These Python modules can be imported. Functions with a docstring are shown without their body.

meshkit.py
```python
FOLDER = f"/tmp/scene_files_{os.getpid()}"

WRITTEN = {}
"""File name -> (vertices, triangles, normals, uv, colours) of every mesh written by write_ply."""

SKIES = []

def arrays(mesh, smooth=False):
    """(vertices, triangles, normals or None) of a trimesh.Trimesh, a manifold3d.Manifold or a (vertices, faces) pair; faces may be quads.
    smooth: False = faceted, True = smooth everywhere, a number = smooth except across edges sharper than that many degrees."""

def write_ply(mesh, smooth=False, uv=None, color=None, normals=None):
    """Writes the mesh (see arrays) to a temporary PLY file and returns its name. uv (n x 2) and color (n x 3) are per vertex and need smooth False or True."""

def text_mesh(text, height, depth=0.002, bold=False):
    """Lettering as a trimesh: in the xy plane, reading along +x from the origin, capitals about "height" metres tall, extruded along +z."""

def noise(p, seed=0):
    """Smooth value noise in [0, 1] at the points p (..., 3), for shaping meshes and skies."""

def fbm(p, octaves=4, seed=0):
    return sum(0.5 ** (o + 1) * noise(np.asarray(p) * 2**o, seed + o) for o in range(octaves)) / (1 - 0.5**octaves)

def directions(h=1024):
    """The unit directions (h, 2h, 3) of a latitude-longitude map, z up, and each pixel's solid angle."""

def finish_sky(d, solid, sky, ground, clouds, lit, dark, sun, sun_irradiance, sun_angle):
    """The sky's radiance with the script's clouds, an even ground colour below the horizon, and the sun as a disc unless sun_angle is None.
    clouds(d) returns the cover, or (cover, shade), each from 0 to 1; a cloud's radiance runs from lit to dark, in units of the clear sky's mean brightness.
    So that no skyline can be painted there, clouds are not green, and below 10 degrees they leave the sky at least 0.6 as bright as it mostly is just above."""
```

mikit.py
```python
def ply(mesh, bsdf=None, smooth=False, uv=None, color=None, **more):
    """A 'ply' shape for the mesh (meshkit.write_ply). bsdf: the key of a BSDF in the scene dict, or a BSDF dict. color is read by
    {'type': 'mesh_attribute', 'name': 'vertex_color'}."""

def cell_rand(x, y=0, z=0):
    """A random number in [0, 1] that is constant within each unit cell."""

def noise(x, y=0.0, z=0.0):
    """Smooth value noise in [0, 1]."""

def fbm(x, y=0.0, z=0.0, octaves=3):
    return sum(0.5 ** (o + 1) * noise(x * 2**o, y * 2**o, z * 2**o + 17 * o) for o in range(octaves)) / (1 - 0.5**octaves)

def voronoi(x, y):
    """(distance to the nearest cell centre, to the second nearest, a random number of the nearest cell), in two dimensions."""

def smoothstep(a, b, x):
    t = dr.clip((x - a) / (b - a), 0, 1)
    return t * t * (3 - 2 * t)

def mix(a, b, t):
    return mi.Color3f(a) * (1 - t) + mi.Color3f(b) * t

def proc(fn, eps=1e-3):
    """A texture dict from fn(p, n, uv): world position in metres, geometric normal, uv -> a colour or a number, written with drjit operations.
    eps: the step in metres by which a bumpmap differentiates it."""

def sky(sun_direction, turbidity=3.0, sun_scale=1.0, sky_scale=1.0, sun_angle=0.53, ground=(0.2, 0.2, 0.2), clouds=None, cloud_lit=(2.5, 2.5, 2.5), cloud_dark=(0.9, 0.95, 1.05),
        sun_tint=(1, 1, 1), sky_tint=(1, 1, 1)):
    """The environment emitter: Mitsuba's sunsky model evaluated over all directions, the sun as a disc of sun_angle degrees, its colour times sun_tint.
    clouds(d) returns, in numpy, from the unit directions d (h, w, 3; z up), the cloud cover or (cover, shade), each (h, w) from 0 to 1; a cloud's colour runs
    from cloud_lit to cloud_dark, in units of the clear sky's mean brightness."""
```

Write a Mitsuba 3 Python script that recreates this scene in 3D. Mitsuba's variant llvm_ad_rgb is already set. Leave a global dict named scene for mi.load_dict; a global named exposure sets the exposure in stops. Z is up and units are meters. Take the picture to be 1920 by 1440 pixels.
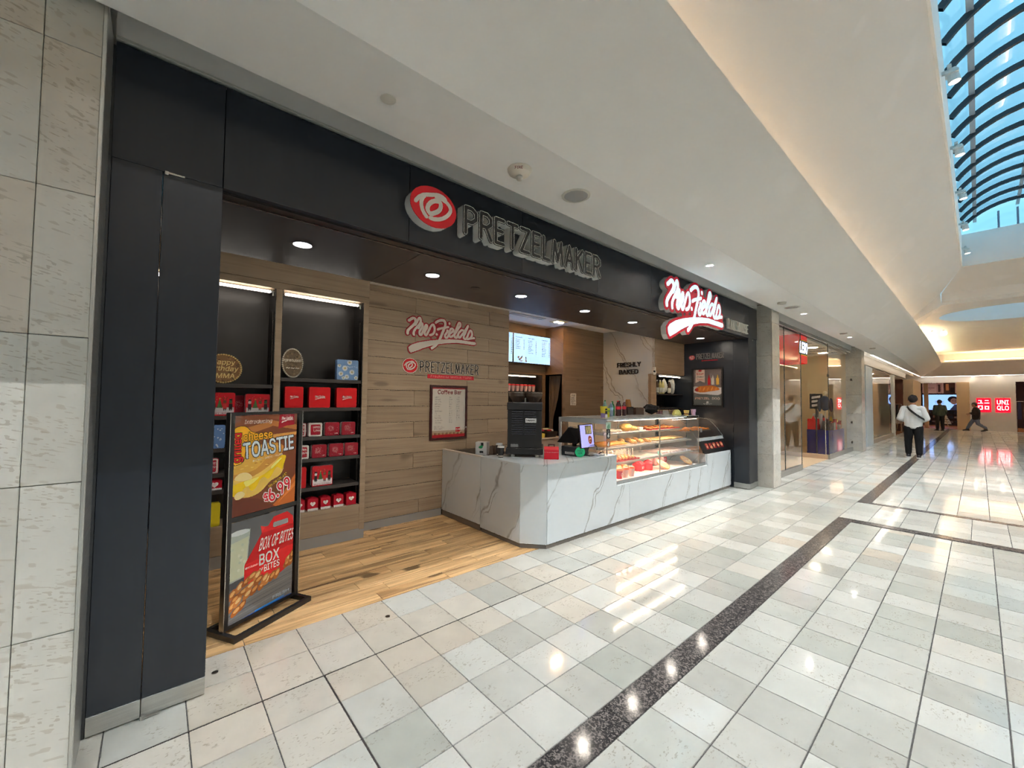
import math, random
import numpy as np, trimesh, mitsuba as mi, drjit as dr
import manifold3d as m3
import shapely
from shapely import affinity
from shapely.geometry import Polygon, LineString, Point, box as sbox, MultiPolygon
from shapely.ops import unary_union
import mikit, meshkit
from mikit import noise, fbm, smoothstep, mix, proc

T = mi.ScalarTransform4f
scene, labels = {}, {}

# ------------------------------------------------------------------ camera
F_PX, CAM_H = 763.057, 1.589
YAW, PITCH, ROLL = -0.853821, 0.036125, 0.010753
_f = np.array([math.sin(YAW) * math.cos(PITCH), math.cos(YAW) * math.cos(PITCH), math.sin(PITCH)])
_r = np.cross(_f, [0, 0, 1]); _r /= np.linalg.norm(_r)
_u = np.cross(_r, _f)
_up = -_r * math.sin(ROLL) + _u * math.cos(ROLL)
_o = np.array([0.0, 0.0, CAM_H])
scene['camera'] = {'type': 'perspective', 'fov': math.degrees(2 * math.atan(960 / F_PX)), 'fov_axis': 'x', 'near_clip': 0.05, 'far_clip': 500.0,
                   'to_world': T().look_at(origin=_o.tolist(), target=(_o + _f).tolist(), up=_up.tolist())}

# ------------------------------------------------------------------ sky, exposure
def cloud_cover(d):
    c = meshkit.fbm(d * 2.2 + 3.0, 4, seed=5)
    return 0.55 + 0.3 * c, 0.25 * np.clip((c - 0.45) * 3, 0, 1)
scene['sky'] = mikit.sky((0.55, -0.35, 0.6), turbidity=3.0, sun_scale=0.0, sky_scale=2.55, ground=(0.3, 0.3, 0.3), clouds=cloud_cover,
                         cloud_lit=(0.8, 1.9, 2.5), cloud_dark=(0.65, 1.65, 2.3), sky_tint=(0.72, 1.0, 1.0))
exposure = 1.27
SKY_COLOR_NOTE = None

# ------------------------------------------------------------------ helpers
def lin(c):
    c = np.asarray(c, float) / 255.0
    return np.where(c <= 0.04045, c / 12.92, ((c + 0.055) / 1.055) ** 2.4)

def light(color, power, weight=None):
    e = {'type': 'area', 'radiance': {'type': 'rgb', 'value': [float(v) * power for v in lin(color)]}}
    if weight is not None: e['sampling_weight'] = float(weight)
    return e

def numbered(key):
    if key not in scene and key not in labels: return key
    i = 1
    while f'{key}_{i:03d}' in scene or f'{key}_{i:03d}' in labels: i += 1
    return f'{key}_{i:03d}'

_used = {}
def fresh(base):
    n = _used.get(base, 0)
    _used[base] = n + 1
    return base if n == 0 else f'{base}_{n:03d}'

def thing(name, label, cat, group=None):
    k = fresh(name)
    labels[k] = {'label': label, 'category': cat}
    if group: labels[k]['group'] = group
    return k

def struct(name, label=None):
    labels[name] = {'kind': 'structure'}
    if label: labels[name]['label'] = label
    return name

def tmesh(m):
    if hasattr(m, 'to_mesh'):
        q = m.to_mesh(); return trimesh.Trimesh(q.vert_properties[:, :3], q.tri_verts, process=False)
    if isinstance(m, (tuple, list)) and len(m) == 2 and not isinstance(m[0], trimesh.Trimesh):
        v, f = np.asarray(m[0], float), np.asarray(m[1], int)
        if f.shape[1] == 4: f = np.vstack([f[:, [0, 1, 2]], f[:, [0, 2, 3]]])
        return trimesh.Trimesh(v, f, process=False)
    return m

def cat(ms):
    return trimesh.util.concatenate([tmesh(m) for m in ms])

def part(key, mesh, mat='matte', color=None, smooth=False, uv=None, emit=None, label=None, stuff=False, own=None, vcol=None, top=False):
    """One entry of the scene. key 'thing__part'; repeats are numbered."""
    mesh = tmesh(mesh)
    k = key if top else fresh(key)
    if smooth not in (False, True):
        mesh = trimesh.graph.smooth_shade(trimesh.Trimesh(mesh.vertices, mesh.faces, process=True), angle=math.radians(smooth), facet_minarea=None)
        smooth = True
    kw = {}
    n = len(mesh.vertices)
    if vcol is not None: kw['color'] = vcol
    elif color is not None: kw['color'] = np.tile(lin(color), (n, 1))
    elif mat in VC: kw['color'] = np.full((n, 3), 0.5)
    if uv is not None: kw['uv'] = np.tile(np.asarray(uv, float), (n, 1)) if np.ndim(uv) == 1 else uv
    d = mikit.ply(mesh, mat, smooth=smooth, **kw)
    if emit is not None: d['emitter'] = emit
    scene[k] = d
    if label: labels.setdefault(k, {})['label'] = label
    if stuff: labels.setdefault(k, {})['kind'] = 'stuff'
    return k

def box(x0, x1, y0, y1, z0, z1, b=0.0):
    x0, x1 = min(x0, x1), max(x0, x1); y0, y1 = min(y0, y1), max(y0, y1); z0, z1 = min(z0, z1), max(z0, z1)
    if b <= 0:
        m = trimesh.creation.box((x1 - x0, y1 - y0, z1 - z0)); m.apply_translation(((x0 + x1) / 2, (y0 + y1) / 2, (z0 + z1) / 2)); return m
    b = min(b, (x1 - x0) * .45, (y1 - y0) * .45, (z1 - z0) * .45)
    p = []
    for x in (0, 1):
        for y in (0, 1):
            for z in (0, 1):
                c = np.array([x1 if x else x0, y1 if y else y0, z1 if z else z0]); s = np.array([-1 if x else 1, -1 if y else 1, -1 if z else 1]) * b
                for a in range(3):
                    q = c.copy()
                    for e in range(3):
                        if e != a: q[e] += s[e]
                    p.append(q)
    return trimesh.convex.convex_hull(np.array(p))

def rbox(x0, x1, y0, y1, z0, z1, r=0.02, n=5):
    """a box with rounded vertical-ish corners in all three axes (hull of small spheres)"""
    s = trimesh.creation.icosphere(1 if n < 6 else 2, r)
    pts = [s.vertices + np.array([x, y, z]) for x in (x0 + r, x1 - r) for y in (y0 + r, y1 - r) for z in (z0 + r, z1 - r)]
    return trimesh.convex.convex_hull(np.vstack(pts))

def hull(pts): return trimesh.convex.convex_hull(np.asarray(pts, float))
def quad(a, b, c, d): return trimesh.Trimesh(np.array([a, b, c, d], float), [[0, 1, 2], [0, 2, 3]], process=False)
def grid_quad(a, b, c, d, nu, nv):
    a, b, c, d = (np.asarray(v, float) for v in (a, b, c, d))
    u, v = np.meshgrid(np.linspace(0, 1, nu + 1), np.linspace(0, 1, nv + 1), indexing='ij')
    u, v = u[..., None], v[..., None]
    P = (a * (1 - u) + b * u) * (1 - v) + (d * (1 - u) + c * u) * v
    i, j = np.meshgrid(np.arange(nu), np.arange(nv), indexing='ij'); w = nv + 1
    f = np.stack([i * w + j, (i + 1) * w + j, (i + 1) * w + j + 1, i * w + j + 1], -1).reshape(-1, 4)
    return tmesh((P.reshape(-1, 3), f))

def cyl(p0, p1, r0, r1=None, n=16, caps=True):
    r1 = r0 if r1 is None else r1
    p0, p1 = np.asarray(p0, float), np.asarray(p1, float)
    z = (p1 - p0) / np.linalg.norm(p1 - p0)
    x = np.cross(z, [0, 0, 1] if abs(z[2]) < .9 else [1, 0, 0]); x /= np.linalg.norm(x); y = np.cross(z, x)
    a = np.arange(n) * 2 * np.pi / n
    ring = np.cos(a)[:, None] * x + np.sin(a)[:, None] * y
    v = np.vstack([p0 + ring * r0, p1 + ring * r1, [p0], [p1]]); i = np.arange(n); j = (i + 1) % n
    f = [np.stack([i, j, j + n], 1), np.stack([i, j + n, i + n], 1)]
    if caps: f += [np.stack([j, i, i * 0 + 2 * n], 1), np.stack([i + n, j + n, i * 0 + 2 * n + 1], 1)]
    return trimesh.Trimesh(v, np.vstack(f), process=False)

def lathe(prof, at=(0, 0, 0), n=20):
    """prof: (radius, height) pairs from bottom to top"""
    prof = np.asarray(prof, float); k = len(prof)
    a = np.arange(n) * 2 * np.pi / n
    v = np.stack([np.outer(np.cos(a), prof[:, 0]), np.outer(np.sin(a), prof[:, 0]), np.tile(prof[:, 1], (n, 1))], -1).reshape(-1, 3) + np.asarray(at, float)
    i, j = np.meshgrid(np.arange(n), np.arange(k - 1), indexing='ij'); i2 = (i + 1) % n
    f = np.stack([i * k + j, i2 * k + j, i2 * k + j + 1, i * k + j + 1], -1).reshape(-1, 4)
    m = tmesh((v, f)); m.update_faces(m.nondegenerate_faces()); return m

def tube(pts, r, n=8):
    return cat([cyl(a, b, r, n=n) for a, b in zip(pts[:-1], pts[1:])] + [trimesh.creation.icosphere(1, r).apply_translation(p) for p in pts[1:-1]])

def move(m, dx=0, dy=0, dz=0, rz=0, s=1.0):
    m = tmesh(m).copy(); M = trimesh.transformations.rotation_matrix(rz, [0, 0, 1]); M[:3, :3] *= s; M[:3, 3] = (dx, dy, dz)
    return m.apply_transform(M)

# planar art: shapely polygons on a plane given by origin o, axes u, v (unit vectors), normal n = u x v
class Plane:
    def __init__(self, o, u, v):
        self.o, self.u, self.v = (np.asarray(q, float) for q in (o, u, v)); self.n = np.cross(self.u, self.v)
    def __call__(self, xy, h=0.0):
        xy = np.atleast_2d(xy); return self.o + xy[:, :1] * self.u + xy[:, 1:2] * self.v + self.n * h

def polys(g):
    if g.is_empty: return []
    return [p for p in getattr(g, 'geoms', [g]) if isinstance(p, Polygon) and p.area > 1e-9]

def flat(g, pl, h=0.0):
    out = []
    for p in polys(g):
        v, f = trimesh.creation.triangulate_polygon(p, engine='earcut')
        out.append(trimesh.Trimesh(pl(v, h), f, process=False))
    return cat(out)

def solid(g, pl, h0, h1):
    out = []
    for p in polys(g):
        m = trimesh.creation.extrude_polygon(p, h1 - h0, engine='earcut')
        out.append(trimesh.Trimesh(pl(m.vertices[:, :2]) + np.outer(m.vertices[:, 2] + h0, pl.n), m.faces, process=False))
    return cat(out)

def art(key, layers, pl, h=0.0, mat='printed', emit=None):
    """flat print: (polygon, colour) pairs, later ones over earlier ones, cut so that all lie in one plane"""
    vs, cs = [], []
    cover = None
    for g, c in reversed(layers):
        vis = g if cover is None else g.difference(cover)
        cover = g if cover is None else cover.union(g)
        if vis.is_empty or not polys(vis): continue
        m = flat(vis.buffer(0), pl, h); vs.append(m); cs.append(np.tile(lin(c), (len(m.vertices), 1)))
    return part(key, cat(vs), mat, vcol=np.vstack(cs), emit=emit)

_glyph = {}
def text(s, height, bold=False):
    """lettering as a shapely shape, reading along +x from the origin, capitals height tall"""
    k = (s, bold)
    if k not in _glyph:
        m = meshkit.text_mesh(s, 1.0, 0.1, bold)
        top = m.triangles[(m.face_normals[:, 2] > .9)][:, :, :2]
        _glyph[k] = unary_union([Polygon(t).buffer(1e-4) for t in top]).simplify(.004)
    return affinity.scale(_glyph[k], height, height, origin=(0, 0))

def place(g, x, y, sx=1.0, sy=None, rot=0.0, skew=0.0, center=False):
    if center:
        b = g.bounds; g = affinity.translate(g, -(b[0] + b[2]) / 2, -(b[1] + b[3]) / 2)
    g = affinity.scale(g, sx, sx if sy is None else sy, origin=(0, 0))
    if skew: g = affinity.skew(g, xs=skew, origin=(0, 0))
    if rot: g = affinity.rotate(g, rot, origin=(0, 0))
    return affinity.translate(g, x, y)

def fit(s, x0, x1, y, h, bold=True):
    """text squeezed to run from x0 to x1 with its base at y"""
    g = text(s, 1.0, bold); b = g.bounds
    return affinity.translate(affinity.scale(affinity.translate(g, -b[0], 0), (x1 - x0) / (b[2] - b[0]), h, origin=(0, 0)), x0, y)

def R(x0, y0, x1, y1): return sbox(x0, y0, x1, y1)
def RR(x0, y0, x1, y1, r): return sbox(x0 + r, y0 + r, x1 - r, y1 - r).buffer(r, quad_segs=4)

def smoothline(p, n=5):
    from scipy.interpolate import splprep, splev
    p = np.asarray(p, float)
    if len(p) < 4: return p
    tck, _ = splprep(p.T, s=0, k=3); return np.array(splev(np.linspace(0, 1, n * len(p)), tck)).T

def stroke(p, w, curve=True): return LineString(smoothline(p) if curve else p).buffer(w, quad_segs=4)

# ------------------------------------------------------------------ materials
VC = {'matte', 'satin', 'gloss', 'metal', 'printed', 'food', 'clearplastic'}
vcol = {'type': 'mesh_attribute', 'name': 'vertex_color'}
def pri(base, rough, **k): return {'type': 'twosided', 'bsdf': {'type': 'principled', 'base_color': base, 'roughness': float(rough), **k}}
def rgb(c): return {'type': 'rgb', 'value': [float(v) for v in lin(c)]}
scene['matte'] = pri(vcol, .75, specular=.25)
scene['satin'] = pri(vcol, .38, specular=.45)
scene['gloss'] = pri(vcol, .12, specular=.5)
scene['printed'] = pri(vcol, .45, specular=.3)
scene['food'] = pri(vcol, .55, specular=.35)
scene['metal'] = pri(vcol, .3, metallic=1.0)
scene['clearplastic'] = {'type': 'principledthin', 'base_color': vcol, 'roughness': .25, 'spec_trans': .45, 'diff_trans': .8, 'eta': 1.3}
scene['glass'] = {'type': 'thindielectric', 'int_ior': 1.5}
scene['skyglass'] = {'type': 'thindielectric', 'int_ior': 1.5, 'specular_transmittance': {'type': 'rgb', 'value': [.86, .95, .97]}}

def C3(c): return mi.Color3f(*[float(v) for v in lin(c)])

def f_tile(p, n, uv):
    a, b = uv.x, uv.y
    c = mix(C3((173, 173, 165)), C3((200, 200, 193)), smoothstep(.1, .9, a))
    c = mix(c, C3((198, 186, 168)), smoothstep(.55, 1.0, b) * .65)
    c = mix(c, C3((168, 173, 164)), smoothstep(.45, .0, b) * .5)
    q = p * 9.0 + mi.Vector3f(a * 40, b * 40, a * 17)
    c = c * (.93 + .14 * fbm(q.x, q.y, q.z, 3))
    w = p * mi.Vector3f(60, 60, 60) + mi.Vector3f(a * 91, b * 33, 0)
    sp = smoothstep(.66, .80, fbm(w.x * 2.0, w.y * 1.2, w.z, 2)) * smoothstep(.45, .7, noise(q.x * 1.3, q.y * 1.3, q.z * 1.3 + 5))
    c = mix(c, c * mi.Color3f(.74, .71, .66), sp)
    return c
scene['tile'] = {'type': 'twosided', 'bsdf': {'type': 'principled', 'base_color': proc(f_tile), 'roughness': .07, 'specular': .5}}

def f_pillar(p, n, uv):
    a, b = uv.x, uv.y
    c = mix(C3((184, 180, 170)), C3((204, 201, 192)), a)
    c = mix(c, C3((196, 178, 158)), smoothstep(.5, 1.0, b) * .6)
    t = p.z + .25 * (p.x + p.y)
    q = p * 7.0 + mi.Vector3f(a * 40, b * 40, a * 17)
    c = c * (.88 + .24 * fbm(q.x, q.y, q.z, 4))
    sp = smoothstep(.72, .82, noise((p.y + p.x) * 62 + a * 91, t * 170 + b * 13)) * smoothstep(.4, .62, noise(q.x * 1.1, q.y * 1.1, q.z * 1.1 + 5))
    c = mix(c, C3((150, 138, 118)), sp * .5)
    s2 = smoothstep(.80, .88, noise((p.y + p.x) * 26 + a * 7, t * 85 + b * 61))
    return mix(c, C3((156, 144, 124)), s2 * .4)
scene['pillarstone'] = {'type': 'twosided', 'bsdf': {'type': 'principled', 'base_color': proc(f_pillar), 'roughness': .3, 'specular': .4}}

def f_granite(p, n, uv):
    w = p * 150.0
    g = noise(w.x, w.y, w.z); h = noise(w.x * .45 + 9, w.y * .45, w.z * .45)
    c = mix(C3((40, 39, 40)), C3((108, 102, 99)), smoothstep(.42, .78, g * .6 + h * .4))
    return mix(c, C3((128, 122, 118)), smoothstep(.80, .92, noise(w.x * 1.4, w.y * 1.4, 3)))
scene['granite'] = {'type': 'twosided', 'bsdf': {'type': 'principled', 'base_color': proc(f_granite), 'roughness': .12, 'specular': .5}}

def f_plank(p, n, uv):
    a, b = uv.x, uv.y
    al, ac = p.y * 1.0 + a * 30, p.z * 1.0 + p.x * .6 + b * 50
    g = fbm(al * 2.2, ac * 55, a * 9, 3)
    g2 = fbm(al * .9, ac * 12, b * 7, 2)
    c = mix(C3((150, 130, 108)), C3((165, 146, 124)), smoothstep(.25, .75, .5 * g + .5 * g2))
    c = c * (.92 + .16 * a)
    k = noise(al * 2.3, ac * 8.5)
    c = mix(c, C3((86, 68, 52)), smoothstep(.88, .96, k) * .5)
    return mix(c, C3((104, 84, 66)), smoothstep(.7, .8, noise(al * 1.3, ac * 90)) * .2)
scene['wallplank'] = {'type': 'twosided', 'bsdf': {'type': 'principled', 'base_color': proc(f_plank), 'roughness': .5, 'specular': .35}}

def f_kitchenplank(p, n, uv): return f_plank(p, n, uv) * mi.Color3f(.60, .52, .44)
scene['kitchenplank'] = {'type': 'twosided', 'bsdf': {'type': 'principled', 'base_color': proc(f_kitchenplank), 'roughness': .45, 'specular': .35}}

def f_floorplank(p, n, uv):
    a, b = uv.x, uv.y
    al, ac = p.y + a * 30, p.x + b * 50
    g = fbm(al * 2.5, ac * 60, a * 9, 3); g2 = fbm(al * 1.2, ac * 14, b * 7, 3)
    c = mix(C3((176, 136, 90)), C3((232, 194, 142)), smoothstep(.25, .75, .4 * g + .6 * g2))
    c = c * (.84 + .3 * a)
    c = mix(c, C3((128, 92, 58)), smoothstep(.62, .8, fbm(al * 1.8, ac * 26, 4, 2)) * .65)
    return mix(c, C3((70, 46, 28)), smoothstep(.86, .94, noise(al * 3.1, ac * 11)) * .8)
scene['floorplank'] = {'type': 'twosided', 'bsdf': {'type': 'principled', 'base_color': proc(f_floorplank), 'roughness': .35, 'specular': .4}}

def f_marble(p, n, uv):
    # long paired veins rising to the right, in the plane (along the panel, up)
    u, v = (p.y + p.x) * (1 - 2 * uv.y) + uv.x * 3.1, p.z
    wx = fbm(u * 2.2 + 4, v * 2.2, uv.x * 5, 3) - .5; wf = fbm(u * 9, v * 9, 3, 3) - .5
    s = u * .86 - v * .50 + wx * .34 + wf * .055; t = u * .5 + v * .86
    k = dr.floor(s * 1.9); f = s * 1.9 - k                       # one vein group per band
    e = .30 + .4 * mikit.cell_rand(k, 3); wob = (noise(t * 4.5, k * 3.3) - .5) * .16
    d1 = dr.abs(f - e - wob * .4); d2 = dr.abs(f - e - .10 - wob)
    m = smoothstep(.30, .46, noise(t * 1.15 + k * 7.7, k * 1.9, 2.5)); thick = noise(t * 7, k * 5.1, 4)
    br = noise(u * 30, v * 30)
    vein = smoothstep(.016 + .034 * thick, .0, d1) * m * (.55 + .45 * br) + smoothstep(.012 + .02 * thick, .0, d2) * m * smoothstep(.25, .6, noise(t * 3 + 9, k)) * .8
    fill = smoothstep(.14, .0, dr.abs(f - e - .05)) * m * smoothstep(.5, .75, fbm(u * 13, v * 13, 5, 2)) * .45
    soft = smoothstep(.35, .0, d1) * m * .10 + (fbm(u * 3, v * 3, 7, 3) - .5) * .14
    c = mix(C3((205, 211, 213)), C3((170, 176, 177)), dr.clip(soft, 0, 1))
    return mix(c, C3((116, 115, 107)), dr.clip(vein + fill * .6, 0, 1) * .78)
scene['marble'] = {'type': 'twosided', 'bsdf': {'type': 'principled', 'base_color': proc(f_marble), 'roughness': .32, 'specular': .4}}

def f_plaster(p, n, uv):
    g = fbm(p.x * 1.4, p.y * 1.4, p.z * 1.4, 3)
    pt = smoothstep(.72, .78, fbm(p.x * 2.3 + 8, p.y * 1.9, p.z * 2.3, 2))   # touched-up paint
    return mix(C3((235, 234, 231)) * (.97 + .05 * g), C3((240, 239, 237)), pt * .6)
scene['plaster'] = {'type': 'twosided', 'bsdf': {'type': 'principled', 'base_color': proc(f_plaster), 'roughness': .85, 'specular': .15}}

def f_dark(p, n, uv):
    g = fbm(p.x * 60, p.y * 60, p.z * 3, 2)
    return C3((28, 33, 40)) * (.93 + .14 * g)
scene['darkpanel'] = {'type': 'twosided', 'bsdf': {'type': 'principled', 'base_color': proc(f_dark), 'roughness': .3, 'specular': .42}}

def f_steel(p, n, uv):
    g = noise(p.z * 420, (p.x + p.y) * 6)
    return C3((168, 168, 164)) * (.9 + .2 * g)
scene['steel'] = {'type': 'twosided', 'bsdf': {'type': 'principled', 'base_color': proc(f_steel), 'roughness': .34, 'metallic': .85}}
# ------------------------------------------------------------------ floor
rng = np.random.default_rng(11)
YL = 37.2
struct('floor', 'polished stone tile floor with dark granite bands and a wood plank shop floor')
part('floor', cat([box(-9.5, 5.2, -7, 60, -.12, -.0045)]), 'matte', (74, 72, 70), top=True)

def slab(x0, x1, y0, y1, z1=0.0, z0=-.006, c=.0012):
    v = np.array([[x0, y0, z0], [x1, y0, z0], [x1, y1, z0], [x0, y1, z0], [x0 + c, y0 + c, z1], [x1 - c, y0 + c, z1], [x1 - c, y1 - c, z1], [x0 + c, y1 - c, z1]])
    return tmesh((v, [[4, 5, 6, 7], [0, 1, 5, 4], [1, 2, 6, 5], [2, 3, 7, 6], [3, 0, 4, 7]]))

def in_view(x, y, z=0.0, margin=60):
    c = np.array([x, y, z]) - _o
    w = c @ _f
    if w < .2: return None
    rr = _r * math.cos(ROLL) + _u * math.sin(ROLL)
    px, py = 960 + F_PX * (c @ rr) / w, 720 - F_PX * (c @ _up) / w
    return w if -margin < px < 1920 + margin and -margin < py < 1440 + margin else None

tiles = []
P = .3027
ylines = [.769 + P * k for k in range(-14, 125)]
xl = [-3.105, -2.795, -2.487, -2.22, -1.917, -1.614, -1.312]
xr = [-1.152 + .305 * k for k in range(0, 19)]
jw = .0022
for y0, y1 in zip(ylines[:-1], ylines[1:]):
    if y1 > YL: break
    for i, (x0, x1) in enumerate(zip(xl[:-1], xl[1:])):
        if i == 0 and y0 > 8.7: continue
        g0 = .005 if i == 2 else jw; g1 = .005 if i == 1 else jw
        gy = .006 if abs(y0 - .769) < .01 and i > 1 else jw
        tiles.append((x0 + g0, x1 - g1, y0 + gy, y1 - jw))
    for x0, x1 in zip(xr[:-1], xr[1:]):
        a, b = y0, y1
        if b <= 6.985 or a >= 8.605: tiles.append((x0 + .0028, x1 - .0028, a + jw, b - jw))
        elif a < 6.985: tiles.append((x0 + .0028, x1 - .0028, a + jw, 6.985 - jw))
        elif b > 8.605: tiles.append((x0 + .0028, x1 - .0028, 8.605 + jw, b - jw))
for x0 in np.arange(-1.312, 4.3, .305):
    for k in range(4): tiles.append((x0 + jw, x0 + .305 - jw, 7.19 + .32 * k + jw, 7.51 + .32 * k - jw))
seen, rest = [], []
for t in tiles:
    w = in_view((t[0] + t[1]) / 2, (t[2] + t[3]) / 2)
    (seen if w else rest).append((w or 99, t))
seen.sort(key=lambda q: q[0])
def tile_uv(t):
    x, y = (t[0] + t[1]) / 2, (t[2] + t[3]) / 2
    warm = .75 if (x < -2.0 and y < 3.4) or (x < -2.4 and y < 5) else .38
    a = rng.beta(1.6, 1.8) if rng.random() < .85 else .98
    return (round(float(a), 3), round(float(np.clip(rng.normal(warm, .22), 0, 1)), 3))
for w, t in seen[:300]: part('floor__tile', slab(*t), 'tile', uv=tile_uv(t))
ms, uvs = [], []
for w, t in seen[300:] + rest:
    m = slab(*t); ms.append(m); uvs.append(np.tile(tile_uv(t), (len(m.vertices), 1)))
part('floor__tile_field', cat(ms), 'tile', uv=np.vstack(uvs), stuff=True, label='further stone floor tiles')
# granite bands
gb = [(-1.31, -1.154, y, min(y + 1.2, 6.985)) for y in np.arange(-3, 6.985, 1.2)] + [(-1.31, -1.154, y, y + 1.2) for y in np.arange(8.605, 27, 1.2)] + \
     [(x, x + 1.2, 7.03, 7.186) for x in np.arange(-1.31, 4.2, 1.2)] + [(x, x + 1.2, 8.474, 8.602) for x in np.arange(-1.31, 4.2, 1.2)]
for x0, x1, y0, y1 in gb: part('floor__granite_strip', slab(x0 + .001, x1 - .001, y0 + .0006, y1 - .0006), 'granite')
part('floor__granite_strip', slab(-1.309, -1.155, 6.985, 7.03), 'granite')
part('floor__movement_joint', box(-2.4915, -2.4825, -3, 30, -.006, -.0012), 'satin', (58, 54, 52), label='dark movement joint')
part('floor__movement_joint', box(-2.48, -1.315, .7635, .7745, -.006, -.0012), 'satin', (52, 50, 50), label='dark movement joint')
# wood plank floor of the shop
k = 0
for i in range(13):
    x1 = -3.107 - .1475 * i; x0 = x1 - .1475
    y = -1.2 + rng.uniform(0, .9)
    while y < 4.4:
        L = rng.choice([.62, .92, .92, 1.22])
        part('floor__plank', slab(x0 + .0012, x1 - .0012, y + .0012, y + L - .0012, c=.0016), 'floorplank', uv=(float(rng.random()), float(rng.random()))); y += L
part('floor__kitchen_sheet', box(-9, -3.02, 4.45, 8.1, -.0045, -.0005), 'matte', (92, 86, 80))
for x, y in ((-2.851, 1.313), (-2.914, .302)):
    part('floor__socket_cap', cyl((x, y, -.001), (x, y, .003), .016, n=14), 'metal', (120, 116, 112), label='small round metal floor cap')

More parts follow.
